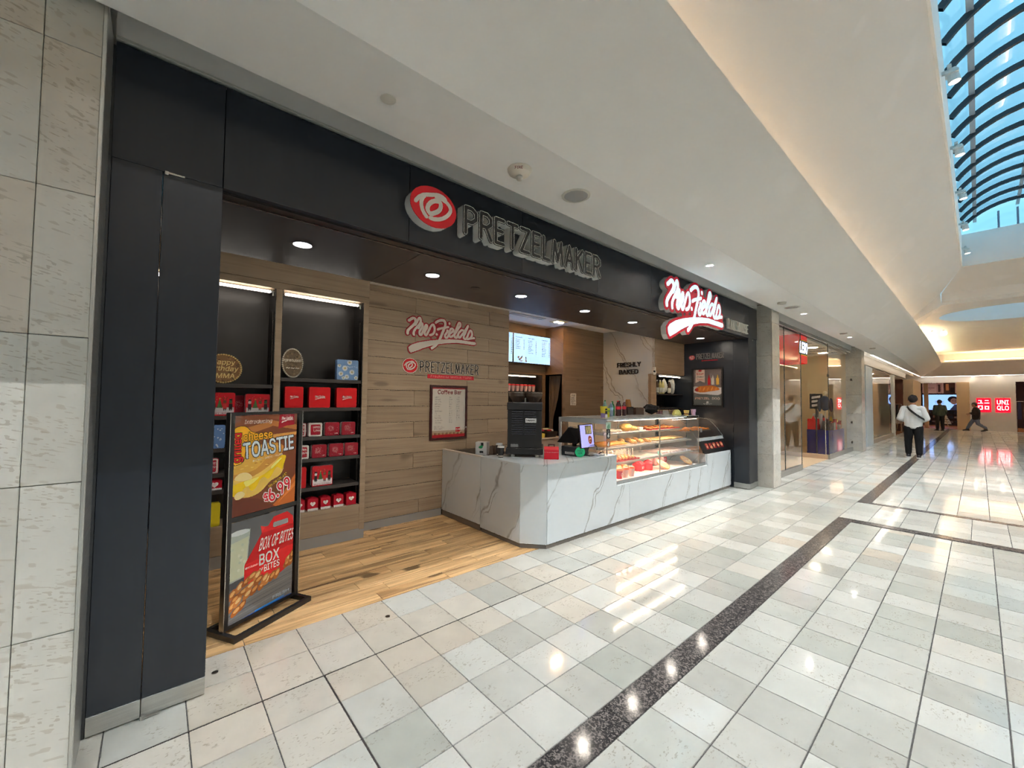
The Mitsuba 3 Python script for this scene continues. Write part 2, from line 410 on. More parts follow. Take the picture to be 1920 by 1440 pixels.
# ------------------------------------------------------------------ mall ceiling: soffit, sloped bulkhead, cove, skylight well
XC = .78
def mx(x): return 2 * XC - x
ZS, XI = 3.275, -2.455
YY = np.array([-7, 4, 10, 16, 22, 29, 35.9])
xlo = np.array([-1.88, -1.88, -1.88, -1.875, -1.93, -2.08, -2.28]); xhi = np.array([-1.14, -1.14, -1.14, -1.135, -1.17, -1.27, -1.42])
def strip(xa, za, xb, zb, thick):
    """sheet between two long edges, thickened towards its back"""
    xa, za, xb, zb = (np.broadcast_to(np.asarray(v, float), YY.shape) for v in (xa, za, xb, zb))
    v = []
    nx, nz = (zb - za), -(xb - xa); L = np.hypot(nx, nz); nx, nz = nx / L * thick, nz / L * thick
    for i in range(len(YY)):
        v += [[xa[i], YY[i], za[i]], [xb[i], YY[i], zb[i]], [xb[i] + nx[i], YY[i], zb[i] + nz[i]], [xa[i] + nx[i], YY[i], za[i] + nz[i]]]
    f = []
    for i in range(len(YY) - 1):
        a, b = 4 * i, 4 * i + 4
        f += [[a, a + 1, b + 1, b], [a + 1, a + 2, b + 2, b + 1], [a + 2, a + 3, b + 3, b + 2], [a + 3, a, b, b + 3]]
    f += [[0, 3, 2, 1], [b, b + 1, b + 2, b + 3]]
    return tmesh((v, f))
def mirror(m):
    m = tmesh(m).copy(); m.vertices[:, 0] = mx(m.vertices[:, 0]); m.invert(); return m
def ceil(m, both=True, **k):
    key = fresh('ceiling'); struct(key)
    part(key, m, 'plaster', top=True, **k)
    if both:
        key = fresh('ceiling'); struct(key); part(key, mirror(m), 'plaster', top=True, **k)
Z1 = 3.9
ceil(strip(XI, ZS, xlo, ZS, -.06))                       # flat soffit over the storefronts
ceil(strip(xlo, ZS, xhi, Z1, -.05))                      # sloped bulkhead face
ceil(strip(xhi - .52, 4.0, xhi - .15, 3.885, .03))     # cove floor behind the lip
well = quad
ZC, XCB, YE = 5.5, -.23, 17.1
def upper(y0, y1):
    n = 10; a = np.linspace(0, 1, n)
    # the plastered slope from the cove up to the skylight kerb, slightly hollow
    xs = -1.66 + (XCB + 1.66) * a + .03 * np.sin(np.pi * a); zs = 3.98 + (ZC - 3.98) * a
    v = [[x, y, z] for y in (y0, y1) for x, z in zip(xs, zs)]
    m1 = tmesh((v, [[i, i + 1, n + i + 1, n + i] for i in range(n - 1)]))
    v2 = [[x - .05, y, z + .02] for y in (y0, y1) for x, z in zip(xs, zs)]
    return cat([m1, tmesh((v2, [[i + 1, i, n + i, n + i + 1] for i in range(n - 1)]))])
ceil(upper(-7, YE + .05))
ceil(cat([quad((-1.66, YE + .05, 3.98), (XCB, YE + .05, ZC), (-.72, 18.2, 4.98), (-1.66, 18.2, 3.98)), quad((-1.66, 18.2, 3.98), (-.72, 18.2, 4.98), (-.70, 18.2, 4.62), (-1.48, 22.2, 4.62)), quad((-1.66, 18.2, 3.98), (-1.48, 22.2, 4.62), (-1.7, 22.2, 4.62), (-1.75, 20, 3.9))]))
ceil(box(-9.5, -1.36, -7, 18.3, 4.27, 4.33)); ceil(box(-9.5, -1.45, 18.3, 60, 4.64, 4.70)); ceil(box(-9.5, 9.5, 36.9, 60, 4.75, 4.8), both=False)  # unseen roof slabs, added to seal the attic against sky light
ceil(box(-2.9, -2.40, -7, 37, 3.62, 3.66))  # unseen lid, added to stop sky light leaking down onto the fascia
# kerb of the skylight, end panel, end slope and drop
ZT = 6.38
ceil(box(XCB - .12, XCB, -7, YE + .12, ZC - .03, ZT))
ceil(box(XCB - .12, mx(XCB) + .12, YE, YE + .12, ZC - .03, ZT), both=False)
ceil(cat([quad((XCB, YE, ZC), (mx(XCB), YE, ZC), (mx(-.70), 18.2, 4.98), (-.70, 18.2, 4.98)), quad((-.70, 18.2, 4.98), (mx(-.70), 18.2, 4.98), (mx(-.70), 18.2, 4.62), (-.70, 18.2, 4.62))]), both=False)
# flat ceiling beyond with a round opening
ring = Polygon([(-.70, 18.2), (mx(-.70), 18.2), (mx(-1.48), 22.2), (mx(-1.9), 37), (-1.9, 37), (-1.48, 22.2)])
hole = Point(XC, 21.0).buffer(1.66, quad_segs=20)
oc = Plane((0, 0, 4.62), (1, 0, 0), (0, 1, 0))
ceil(solid(ring.difference(hole), oc, 0, .12), both=False)
a = np.linspace(0, 2 * np.pi, 49)
hv = np.array([[XC + 1.66 * math.cos(q), 21.0 + 1.66 * math.sin(q), z] for q in a for z in (4.62, 5.7)])
ceil(tmesh((hv, [[2 * i, 2 * i + 1, 2 * i + 3, 2 * i + 2] for i in range(48)])), both=False, smooth=True)
# beam across the far end: its lower soffit, sloped face and the end wall over the shops
def acr(m, **k): ceil(m, both=False, **k)
acr(box(-2.6, 4.2, 36.35, 37.0, ZS - .02, ZS + .06))
acr(cat([hull([(-2.32, 36.35, ZS - .02), (3.9, 36.35, ZS - .02), (2.9, 35.55, 4.02), (-1.38, 35.55, 4.02), (-2.32, 36.41, ZS + .03), (3.9, 36.41, ZS + .03), (2.9, 35.6, 4.06), (-1.38, 35.6, 4.06)])]))

# skylight: barrel of dark ribs, white purlins, glass
SK = thing('barrel_skylight', 'long barrel vaulted glass skylight with dark curved ribs over the concourse', 'skylight')
RAD, CXS = 1.266, XC
cz = ZT + .02 - math.sqrt(RAD ** 2 - (XC - XCB) ** 2)
a0 = math.acos((XC - XCB) / RAD); angs = np.linspace(math.pi - a0, a0, 15)
def arc(r): return np.array([[CXS + r * math.cos(q), cz + r * math.sin(q)] for q in angs])
ribs_y = [7.06 + .79 * k * .915 for k in range(-18, 14)]
for y in ribs_y:
    if y > YE + .05: continue
    o, i2 = arc(RAD + .03), arc(RAD - .05)
    v = [[p[0], yy, p[1]] for yy in (y - .03, y + .03) for p in np.vstack([o, i2])]
    n = len(angs); f = []
    for j in range(n - 1):
        f += [[j, j + 1, n + j + 1, n + j], [2 * n + j, 3 * n + j, 3 * n + j + 1, 2 * n + j + 1], [n + j, n + j + 1, 3 * n + j + 1, 3 * n + j], [j, 2 * n + j, 2 * n + j + 1, j + 1]]
    part(SK + '__rib', (v, f), 'satin', (44, 50, 56))
for q, w in ((math.pi * .70, .035), (math.pi * .5, .03), (math.pi * .30, .035)):
    x, z = CXS + (RAD + .02) * math.cos(q), cz + (RAD + .02) * math.sin(q)
    part(SK + '__purlin', box(x - w, x + w, -7, YE, z - .02, z + .03), 'satin', (176, 184, 190), label='pale grey long purlin')
gl = arc(RAD + .04)
ye = sorted([y for y in ribs_y if y <= YE + .05])
for y0, y1 in zip(ye[:-1], ye[1:]):
    v = [[p[0], yy, p[1]] for yy in (y0, y1) for p in gl]; n = len(gl)
    part(SK + '__pane', (v, [[j, j + 1, n + j + 1, n + j] for j in range(n - 1)]), 'skyglass', label='curved glass bay')
v = [[p[0], YE - .02, p[1]] for p in gl] + [[CXS, YE - .02, ZT]]
part(SK + '__end_pane', tmesh((v, [[j, j + 1, len(gl)] for j in range(len(gl) - 1)])), 'skyglass')
for x in (CXS - .33, CXS + .33, CXS + .0): part(SK + '__mullion', box(x - .02, x + .02, YE - .05, YE, ZT, ZT + .45), 'satin', (120, 130, 150))
OC = thing('round_skylight', 'round flat skylight in the cream ceiling at the end of the concourse', 'skylight')
part(OC + '__pane', flat(Point(XC, 21.0).buffer(1.66, quad_segs=16), Plane((0, 0, 5.7), (1, 0, 0), (0, 1, 0))), 'skyglass')

# right side, the end behind the camera: plain mall shell
for nm, m in (('wall_right_side', box(4.30, 4.42, -7, 37, 0, 4.2)), ('wall_behind', box(-3.2, 4.4, -7.12, -7, 0, 6.4)), ('wall_attic', box(-2.90, -2.80, -7, 8.53, 3.33, 4.2)), ('wall_attic_001', box(-2.86, -2.745, 8.53, 37, 3.305, 4.2))):
    struct(nm); part(nm, m, 'plaster', top=True)
struct('wall_shell'); part('wall_shell', cat([box(-9.6, -9.5, -7, 60, 0, 4.8), box(-9.5, 9.5, 60, 60.1, 0, 4.8), box(9.5, 9.6, 36, 60, 0, 4.8)]), 'plaster', top=True)
struct('wall_left_side'); part('wall_left_side', box(-2.9, -2.70, -7, -.62, 0, 3.4), 'plaster', top=True)

# ------------------------------------------------------------------ stone pillars
def pillar(label, x1, x0, y0, y1, front_split=None, sides=True):
    t = thing('stone_pillar', label, 'pillar')
    zs = [0, .61, 1.22, 1.828, 2.44, 3.06, 3.40]
    part(t + '__core', box(x0 + .02, x1 - .02, y0 + .02, y1 - .02, 0, 3.42), 'matte', (120, 112, 100))
    ys = [y0] + [q for q in (front_split or [])] + [y1]
    for z0, z1 in zip(zs[:-1], zs[1:]):
        for a, b in zip(ys[:-1], ys[1:]):
            part(t + '__stone_panel', box(x1 - .02, x1, a + .0012, b - .0012, z0 + .0012, z1 - .0012, .002), 'pillarstone', uv=(float(rng.random()), float(rng.random() * .9)))
        for s in ((y0, y0 + .02), (y1 - .02, y1)):
            part(t + '__stone_panel', box(x0, x1 - .021, s[0], s[1], z0 + .0012, z1 - .0012, .002), 'pillarstone', uv=(float(rng.random()), float(rng.random() * .7)))
    return t
pl0 = pillar('pale limestone pillar at the left edge beside the dark folding door', -2.489, -2.8, -1.6, -.226, [-1.305, -1.0, -.70, -.396])
part(pl0 + '__corner_trim', box(-2.74, -2.484, -.2255, -.2135, 0, 3.32, .001), 'steel', label='steel corner trim')
part(pl0 + '__corner_trim', box(-2.486, -2.4815, -.2265, -.216, 0, 3.30, .001), 'metal', (206, 206, 202), label='bright steel edge strip')
part(pl0 + '__corner_trim', box(-2.76, -2.742, -.2135, -.203, 0, 3.3), 'satin', (36, 38, 40), label='dark seal strip')
pillar('limestone pillar between the bakery and the toy shop', -2.489, -3.0, 8.535, 8.95)
pillar('limestone pillar at the far end of the toy shop window', -2.489, -2.9, 17.25, 17.75)

# ------------------------------------------------------------------ bakery front: fascia, folding door, pier
XF = -2.737
FA = thing('storefront_fascia', 'long charcoal panelled fascia across the top of the bakery front', 'fascia')
fx = [-.205, .240, 1.362, 2.495, 3.62, 4.74, 5.86, 6.98, 8.10, 8.525]
for a, b in zip(fx[:-1], fx[1:]): part(FA + '__panel', box(XF - .045, XF, a + .0015, b - .0015, 2.742, 3.318, .002), 'darkpanel')
part(FA + '__backing', box(XF - .049, XF - .0462, -.2, 8.53, 2.742, 3.33), 'matte', (24, 25, 27))
part(FA + '__top_trim', box(XF - .03, XF + .012, -.205, 8.53, 3.33, 3.342), 'satin', (190, 190, 184), label='pale shadow line trim')
struct('trim_1'); part('trim_1', box(XF - .05, XF + .004, -.205, 8.53, 3.3425, 3.62), 'plaster', top=True)
FD = thing('folding_door', 'closed charcoal two leaf folding door at the left end of the bakery front', 'door')
for i, (a, b) in enumerate(((-.2015, -.0135), (-.0105, .2405))):
    k = part(FD + '__leaf', box(XF - .045, XF, a, b,   .095, 2.7405, .002), 'darkpanel')
    part(k + '__kick_plate', box(XF - .043, XF + .003, a, b, .006, .0945, .0015), 'steel', label='brushed steel kick plate')
part(FD + '__edge', box(XF - .5, XF - .046, .2, .2405, .006, 2.738), 'satin', (30, 33, 37))
part(FD + '__floor_bolt', cat([cyl((XF + .012, -.004, 0), (XF + .012, -.004, .02), .011, n=12), box(XF + .002, XF + .02, -.004, .06, .004, .009)]), 'metal', (170, 168, 164))
part(FD + '__top_pivot', cat([box(XF, XF + .016, -.006, .01, 2.722, 2.7415, .002), box(XF, XF + .008, .01, .075, 2.732, 2.7405)]), 'metal', (190, 190, 188))
FP = thing('end_pier', 'charcoal pier with steel kick plate at the right end of the counter', 'pier')
part(FP + '__side_panel', box(-2.999, XF - .002, 8.08, 8.10, .10, 2.742, .001), 'darkpanel')
part(FP + '__front_panel', box(XF - .02, XF, 8.10, 8.32, .10, 2.742, .001), 'darkpanel')
part(FP + '__front_panel', box(XF - .035, XF - .012, 8.322, 8.525, .10, 2.742, .001), 'darkpanel')
part(FP + '__core', box(-2.99, XF - .036, 8.101, 8.52, 0, 2.742), 'matte', (26, 28, 31))
part(FP + '__kick_plate', box(-3.0, XF + .002, 8.076, 8.33, .008, .099, .001), 'steel', label='steel kick plate')
part(FP + '__kick_plate', box(XF - .02, XF - .009, 8.33, 8.525, .008, .099, .001), 'steel', label='steel kick plate')
part(FP + '__screw', cyl((XF, 8.28, 2.72), (XF + .01, 8.28, 2.72), .012, n=10), 'metal', (200, 200, 198))

# ------------------------------------------------------------------ bakery interior shell
struct('ceiling_shop')
part('ceiling_shop', box(-3.94, XF - .052, .20, 8.08, 2.737, 2.80), 'satin', (40, 36, 35), top=True)
for a, b in ((.2, 1.55), (1.55, 3.8), (3.8, 6.05), (6.05, 8.07)):
    part('ceiling_shop__panel', box(-3.935, -2.90, a + .002, b - .002, 2.7335, 2.7368, .001), 'satin', (44, 39, 38) if a > 1 else (30, 32, 36))
part('ceiling_shop__track', box(-2.885, -2.872, .24, 8.07, 2.728, 2.737), 'metal', (150, 140, 132), label='thin metal door track')
part('ceiling_shop__track', box(-2.866, -2.79, .24, 8.07, 2.731, 2.737), 'satin', (26, 23, 22), label='dark track cover')
struct('ceiling_kitchen'); part('ceiling_kitchen', cat([box(-6.2, -3.90, -.2, 8.2, 2.97, 3.05), box(-3.945, -3.938, .2, 8.08, 2.737, 2.97)]), 'plaster', top=True)
struct('wall_shop_left'); part('wall_shop_left', box(-5.1, -2.80, -.30, -.205, 0, 3.0), 'darkpanel', top=True)
# plank wall
struct('wall_back', 'grey brown wood plank wall')
part('wall_back', box(-5.0, -4.852, 1.83, 4.147, 0, 2.975), 'matte', (52, 42, 34), top=True)
zr = [.096, .268] + [.268 + .202 * q for q in range(1, 14)] + [2.972]
for i, (z0, z1) in enumerate(zip(zr[:-1], zr[1:])):
    seams = [1.84] + ([2.53, 3.75] if i % 2 == 1 else [3.36]) + [4.147]
    if i == 1: seams = [1.84, 3.36, 4.147]
    if i == 0: seams = [1.84, 2.62, 4.147]
    for a, b in zip(seams[:-1], seams[1:]):
        part('wall_back__plank', box(-4.856, -4.84, a + .0018, b - .0018, z0 + .002, z1 - .002, .0015), 'wallplank', uv=(float(rng.random()), float(rng.random())))
struct('baseboard_back'); part('baseboard_back', box(-4.852, -4.834, 1.83, 2.96, 0, .094), 'satin', (150, 148, 144), top=True)
struct('wall_back_end'); part('wall_back_end', box(-5.6, -5.0, 4.13, 4.147, 0, 2.97), 'wallplank', uv=(.4, .3), top=True)
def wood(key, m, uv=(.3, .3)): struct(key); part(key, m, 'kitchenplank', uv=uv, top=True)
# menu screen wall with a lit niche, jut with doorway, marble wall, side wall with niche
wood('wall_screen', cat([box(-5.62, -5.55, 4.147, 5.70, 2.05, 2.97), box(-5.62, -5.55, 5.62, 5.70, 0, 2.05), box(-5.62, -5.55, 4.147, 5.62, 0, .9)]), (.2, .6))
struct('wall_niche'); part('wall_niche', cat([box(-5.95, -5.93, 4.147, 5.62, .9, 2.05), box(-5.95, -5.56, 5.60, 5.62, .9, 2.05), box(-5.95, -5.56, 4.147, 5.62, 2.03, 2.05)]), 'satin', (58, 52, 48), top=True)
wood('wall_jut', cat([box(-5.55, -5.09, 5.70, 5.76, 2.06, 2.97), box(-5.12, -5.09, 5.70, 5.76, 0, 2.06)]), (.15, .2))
struct('wall_passage'); part('wall_passage', box(-5.6, -5.12, 6.6, 6.65, 0, 2.97), 'matte', (20, 16, 14), top=True)  # near-black sheet: darkness of the doorway painted as colour
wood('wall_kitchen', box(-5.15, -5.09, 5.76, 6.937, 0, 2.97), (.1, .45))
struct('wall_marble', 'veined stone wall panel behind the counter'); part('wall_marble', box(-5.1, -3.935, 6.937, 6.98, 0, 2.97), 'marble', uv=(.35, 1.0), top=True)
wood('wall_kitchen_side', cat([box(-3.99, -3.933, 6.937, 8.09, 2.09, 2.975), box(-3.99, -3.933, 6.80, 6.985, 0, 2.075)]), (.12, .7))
struct('wall_niche_side'); part('wall_niche_side', cat([box(-4.40, -4.38, 6.98, 8.09, 0, 2.09), box(-4.38, -3.95, 6.985, 7.0, 0, 2.09), box(-4.38, -3.95, 7.0, 8.08, 2.075, 2.09)]), 'satin', (30, 27, 26), top=True)
struct('wall_shop_right', 'charcoal side wall of the bakery'); part('wall_shop_right', box(-6.2, -3.001, 8.08, 8.12, 0, 3.0), 'darkpanel', top=True)
struct('wall_kitchen_end'); part('wall_kitchen_end', box(-6.2, -6.1, -.3, 8.1, 0, 3.0), 'matte', (60, 52, 46), top=True)
# ------------------------------------------------------------------ mall lamps
WARM = (255, 207, 154)
CV = thing('cove_light', 'warm light line hidden in the ceiling cove above the bakery', 'light')
part(CV, box(-1.44, -1.40, -6.5, 34, 3.99, 4.01), 'matte', (250, 240, 220), emit=light(WARM, 2.1), top=True)
CV = thing('cove_light', 'warm light line hidden in the ceiling cove across the concourse', 'light')
part(CV, box(mx(-1.40), mx(-1.44), -6.5, 34, 3.99, 4.01), 'matte', (250, 240, 220), emit=light(WARM, 2.1), top=True)
CV = thing('cove_light', 'warm light line hidden behind the beam across the far end of the concourse', 'light')
part(CV, box(-1.3, 2.85, 35.72, 35.80, 4.12, 4.15), 'matte', (250, 240, 220), emit=light(WARM, 9), top=True)
for a, b, lb in ((-1.46, -1.42, 'left'), (mx(-1.42), mx(-1.46), 'right')):
    CV = thing('cove_light', f'brighter warm light line hidden in the {lb} cove of the round skylight ceiling', 'light')
    part(CV, box(a, b, 22.6, 34.5, 4.0, 4.02), 'matte', (250, 240, 220), emit=light(WARM, 32), top=True)
def spotlight(y, right=False, power=19, aim=None, label=None, group=None):
    x = XCB if not right else mx(XCB); s = 1 if not right else -1
    t = thing('spotlight', label, 'spotlight', group)
    z = 5.72
    part(t + '__bracket', cat([box(x, x + s * .09, y - .02, y + .02, z + .06, z + .10), box(x + s * .05, x + s * .09, y - .10, y + .10, z + .09, z + .12)]), 'satin', (214, 218, 218))
    part(t + '__housing', cat([cyl((x + s * .09, y, z + .09), (x + s * .11, y, z - .08), .05, .06, n=14), box(x + s * .03, x + s * .15, y - .07, y + .07, z + .02, z + .05)]), 'satin', (226, 228, 226))
    part(t + '__lens', cyl((x + s * .11, y, z - .079), (x + s * .1105, y, z - .084), .05, n=14), 'matte', (255, 240, 210), emit=light((255, 226, 180), 8, .1))
    aim = aim or (-1.3, y, 0) if not right else (-.8, y, 0)
    p = (x + s * .112, y, z - .10)
    scene[fresh('spot_beam')] = {'type': 'spot', 'to_world': T().look_at(origin=p, target=aim, up=(0, 1, 0)), 'cutoff_angle': 36.0 if right else 62.0, 'beam_width': 14.0 if right else 26.0,
                              'intensity': {'type': 'rgb', 'value': [float(v) * power * (.62 if y > 8 else 1.0) for v in lin((250, 252, 255))]}}
names = ['nearest', 'second', 'third', 'fourth', 'fifth']
for i, y in enumerate((7.45, 9.75, 11.9, 14.1, 16.35)):
    spotlight(y, label=f'white spotlight clamped to the skylight kerb, {names[i]} of the five')
for y in (-3.5, 0.5, 4.5):
    spotlight(y, label='white spotlight clamped to the skylight kerb above and behind the viewer', group='spotlights behind the viewer')
for y in (-3.5, .5, 4.5, 9, 14):
    spotlight(y, right=True, label='white spotlight clamped to the right hand skylight kerb', group='spotlights on the right hand kerb')
# ------------------------------------------------------------------ lettering and logos
GL = {  # centre lines of rounded condensed capitals, width 1, height 1
 'P': (.62, [[(0, 0), (0, 1)], [(0, 1), (.36, 1), (.6, .86), (.6, .62), (.36, .46), (0, .46)]]),
 'R': (.62, [[(0, 0), (0, 1)], [(0, 1), (.36, 1), (.6, .86), (.6, .64), (.36, .48), (0, .48)], [(.30, .48), (.62, 0)]]),
 'E': (.52, [[(.52, 0), (0, 0), (0, 1), (.52, 1)], [(0, .52), (.44, .52)]]),
 'T': (.62, [[(.31, 0), (.31, 1)], [(0, 1), (.62, 1)]]),
 'Z': (.58, [[(0, 1), (.58, 1), (0, 0), (.58, 0)]]),
 'L': (.48, [[(0, 1), (0, 0), (.48, 0)]]),
 'M': (.80, [[(0, 0), (.12, 1), (.40, .12), (.68, 1), (.80, 0)]]),
 'A': (.64, [[(0, 0), (.32, 1), (.64, 0)], [(.13, .30), (.51, .30)]]),
 'K': (.60, [[(0, 0), (0, 1)], [(.58, 1), (.04, .46)], [(.2, .60), (.60, 0)]]),
 'B': (.58, [[(0, 0), (0, 1), (.34, 1), (.52, .88), (.52, .66), (.34, .54), (0, .54)], [(.34, .54), (.58, .42), (.58, .14), (.36, 0), (0, 0)]]),
 'H': (.60, [[(0, 0), (0, 1)], [(.6, 0), (.6, 1)], [(0, .5), (.6, .5)]]),
 'O': (.60, [[(.3, 0), (.0, .2), (0, .8), (.3, 1), (.6, .8), (.6, .2), (.3, 0)]]),
 'U': (.60, [[(0, 1), (0, .2), (.3, 0), (.6, .2), (.6, 1)]]),
 'S': (.56, [[(.54, .86), (.40, 1), (.12, .98), (0, .78), (.12, .58), (.44, .46), (.56, .24), (.42, .02), (.12, 0), (0, .14)]])}
def caps(s, width, height, w, gap=.34):
    """rounded letters run from x 0 to width; a list of shapes"""
    tot = sum(GL[c][0] for c in s) + gap * (len(s) - 1)
    sx = (width - 2 * w) / tot; sy = height - 2 * w; x = w; out = []
    for c in s:
        g = unary_union([LineString([(x + p[0] * sx, w + p[1] * sy) for p in l]).buffer(w, quad_segs=3, join_style='round') for l in GL[c][1]])
        out.append(g); x += (GL[c][0] + gap) * sx
    return out
PRETZEL = dict(A=[(-.79, .01), (-.67, .17), (-.46, .33), (-.14, .44), (.22, .53), (.49, .45)], B=[(-.44, .30), (-.56, .0), (-.51, -.23), (-.33, -.46)],
               C=[(-.03, -.24), (-.2, -.28), (-.29, -.16), (-.21, .07), (.02, .25), (.25, .26), (.29, .11), (.18, -.1), (-.03, -.24)],
               D=[(.06, .44), (.32, .42), (.59, .33), (.74, .14), (.65, -.09), (.36, -.34), (.08, -.45), (-.17, -.46)])
def pretzel(rx, ry):
    sh = unary_union([stroke(PRETZEL[k], .075 if k != 'C' else .085) for k in PRETZEL])
    return affinity.scale(sh, rx, ry * 1.32, origin=(0, 0))
SCR = {"M1":[[-0.487,0.142],[-0.45,0.167],[-0.414,0.179],[-0.396,0.164],[-0.445,0.066],[-0.501,-0.03]],"M2":[[-0.402,0.095],[-0.372,0.135],[-0.329,0.191],[-0.323,0.181],[-0.37,0.068],[-0.414,-0.039]],"M3":[[-0.352,0.058],[-0.328,0.092],[-0.296,0.125],[-0.292,0.113],[-0.313,0.048],[-0.332,-0.016],[-0.321,-0.03],[-0.286,0.017],[-0.227,0.107],[-0.224,0.094],[-0.248,0.035],[-0.256,-0.008],[-0.245,-0.024],[-0.208,0.019],[-0.125,0.124],[-0.111,0.094],[-0.108,0.052],[-0.129,0.007],[-0.176,-0.016]],"dot":[[-0.075,0.007],[-0.072,0.001]],"F":[[-0.089,0.164],[-0.045,0.193],[0.008,0.209],[0.041,0.202],[0.059,0.165],[0.043,0.098],[0.0,0.0],[-0.047,-0.098],[-0.086,-0.144],[-0.145,-0.19]],"Fb":[[-0.057,0.073],[-0.002,0.096],[0.081,0.117],[0.106,0.126]],"i":[[0.091,0.079],[0.066,0.022],[0.056,-0.012],[0.073,-0.026],[0.124,0.028],[0.175,0.067],[0.191,0.098],[0.168,0.112],[0.136,0.081],[0.123,0.028],[0.142,-0.005],[0.184,0.013],[0.243,0.079],[0.29,0.147],[0.309,0.194],[0.295,0.209],[0.263,0.169],[0.226,0.084],[0.208,0.023],[0.223,-0.005],[0.266,0.03]],"idot":[[0.124,0.181],[0.127,0.174]],"d":[[0.366,0.097],[0.339,0.111],[0.3,0.085],[0.272,0.03],[0.287,-0.001],[0.332,0.037],[0.384,0.102],[0.439,0.18],[0.424,0.145],[0.38,0.05],[0.368,0.004],[0.386,-0.011],[0.439,0.049],[0.493,0.119],[0.51,0.095],[0.512,0.057],[0.481,0.012],[0.438,-0.008]],"tail":[[0.476,0.004],[0.55,0.019]]}
SWOOSH = [[-0.479,-0.212],[-0.447,-0.182],[-0.351,-0.142],[-0.221,-0.108],[-0.08,-0.08],[0.084,-0.056],[0.254,-0.042],[0.432,-0.046],[0.565,-0.048],[0.575,-0.062],[0.551,-0.076],[0.432,-0.072],[0.255,-0.071],[0.085,-0.092],[-0.038,-0.118],[-0.158,-0.151],[-0.274,-0.193],[-0.371,-0.236],[-0.452,-0.268],[-0.471,-0.248]]
W0 = .0155
SCRIPT = unary_union([stroke(v, W0 * (1.15 if k in ('F', 'M1') else 1)) for k, v in SCR.items()] + [Polygon(SWOOSH).buffer(.008)])
def script_back(d=.014, infill=True):
    b = SCRIPT.buffer(d, quad_segs=4)
    if infill:
        wedge = Polygon([(-.09, .15), (.05, .15), (.03, .06), (-.02, -.04), (-.05, -.0)]).union(Polygon([(.0, -.03), (.05, .05), (.5, .02), (.57, .0), (.57, -.05), (.1, -.05), (-.04, -.09)]))
        b = unary_union([b, wedge, b.buffer(.016).buffer(-.016)])
    return Polygon(max(polys(b), key=lambda p: p.area).exterior) if infill == 'solid' else b
def at(g, x, y, s=1.0, sy=None): return affinity.translate(affinity.scale(g, s, s if sy is None else sy, origin=(0, 0)), x, y)
RED, CREAM, DKRED = (196, 22, 36), (238, 232, 224), (150, 16, 30)
def front(x, y0, z0): return Plane((x, y0, z0), (0, 1, 0), (0, 0, 1))      # faces the concourse, +x

# ------------------------------------------------------------------ fascia signs
S = thing('pretzel_sign', 'red oval pretzel emblem and black channel letters reading PRETZELMAKER on the charcoal fascia', 'sign')
pl = front(XF, 1.515, 3.01)
ell = affinity.scale(Point(0, 0).buffer(1, quad_segs=14), .192, .147)
part(S + '__emblem_case', solid(ell, pl, .001, .088), 'satin', (226, 226, 222), label='white oval case')
e = part(S + '__emblem', solid(ell.buffer(.003), pl, .088, .094), 'satin', (206, 20, 34), label='glossy red oval face')
part(S + '__emblem__pretzel', solid(pretzel(.192, .147), pl, .094, .0965), 'satin', (240, 234, 226), label='cream pretzel loop')
pl = front(XF, 1.785, 2.887)
for g in caps('PRETZELMAKER', 1.775, .240, .0185, .30):
    k = part(S + '__letter', solid(g.buffer(.004), pl, .001, .082), 'satin', (228, 228, 224))
    part(k + '__face', solid(g.buffer(.0055), pl, .082, .088), 'satin', (20, 20, 22))
    part(k + '__outline', solid(g.buffer(.001).difference(g.buffer(-.0035)), pl, .088, .0892), 'satin', (216, 216, 212))
S = thing('script_sign', 'lit white cursive sign with red edge reading Mrs. Fields on the charcoal fascia', 'sign')
pl = front(XF, 5.80, 2.885)
sc = 1.64
back = at(script_back(.016), 0, 0, sc)
part(S + '__case', solid(back.buffer(.006), pl, .001, .075), 'satin', (220, 220, 216), label='pale grey case')
part(S + '__red_edge', solid(back.buffer(.009), pl, .075, .084), 'satin', (196, 18, 44), emit=light((196, 14, 40), .07, .05))
part(S + '__script', solid(at(SCRIPT, 0, 0, sc), pl, .084, .088), 'satin', (250, 252, 255), emit=light((158, 228, 250), .62, .8), label='glowing white script')
S = thing('bakehouse_sign', 'small pale condensed letters reading BAKEHOUSE at the right end of the fascia', 'sign')
pl = front(XF, 7.10, 2.795)
for g in caps('BAKEHOUSE', .90, .170, .0105, .42): part(S + '__letter', solid(g, pl, .001, .03), 'satin', (226, 224, 216))

# ------------------------------------------------------------------ logos and menu on the plank wall
XW = -4.839
S = thing('script_logo', 'cream cursive cutout with dark red edge reading Mrs. Fields on the plank wall', 'wall sign')
pl = front(XW, 2.915, 2.448)
part(S + '__backing', solid(script_back(.014), pl, .001, .010), 'satin', (158, 18, 34), label='red backing')
part(S + '__script', solid(SCRIPT, pl, .010, .014), 'satin', (240, 232, 222), label='cream script')
S = thing('pretzel_logo', 'flat outlined PRETZELMAKER logo with small red disc and tagline strip on the plank wall', 'wall sign')
pl = front(XW, 2.462, 2.004)
e2 = affinity.scale(Point(0, 0).buffer(1, quad_segs=12), .110, .100)
part(S + '__emblem', solid(e2, pl, .001, .005), 'satin', (196, 22, 36), label='red disc')
part(S + '__emblem_rim', solid(e2.difference(e2.buffer(-.008)), pl, .005, .0062), 'satin', (238, 226, 218))
part(S + '__emblem_pretzel', solid(pretzel(.098, .080), pl, .005, .0064), 'satin', (238, 226, 218))
pl = front(XW, 2.595, 1.925)
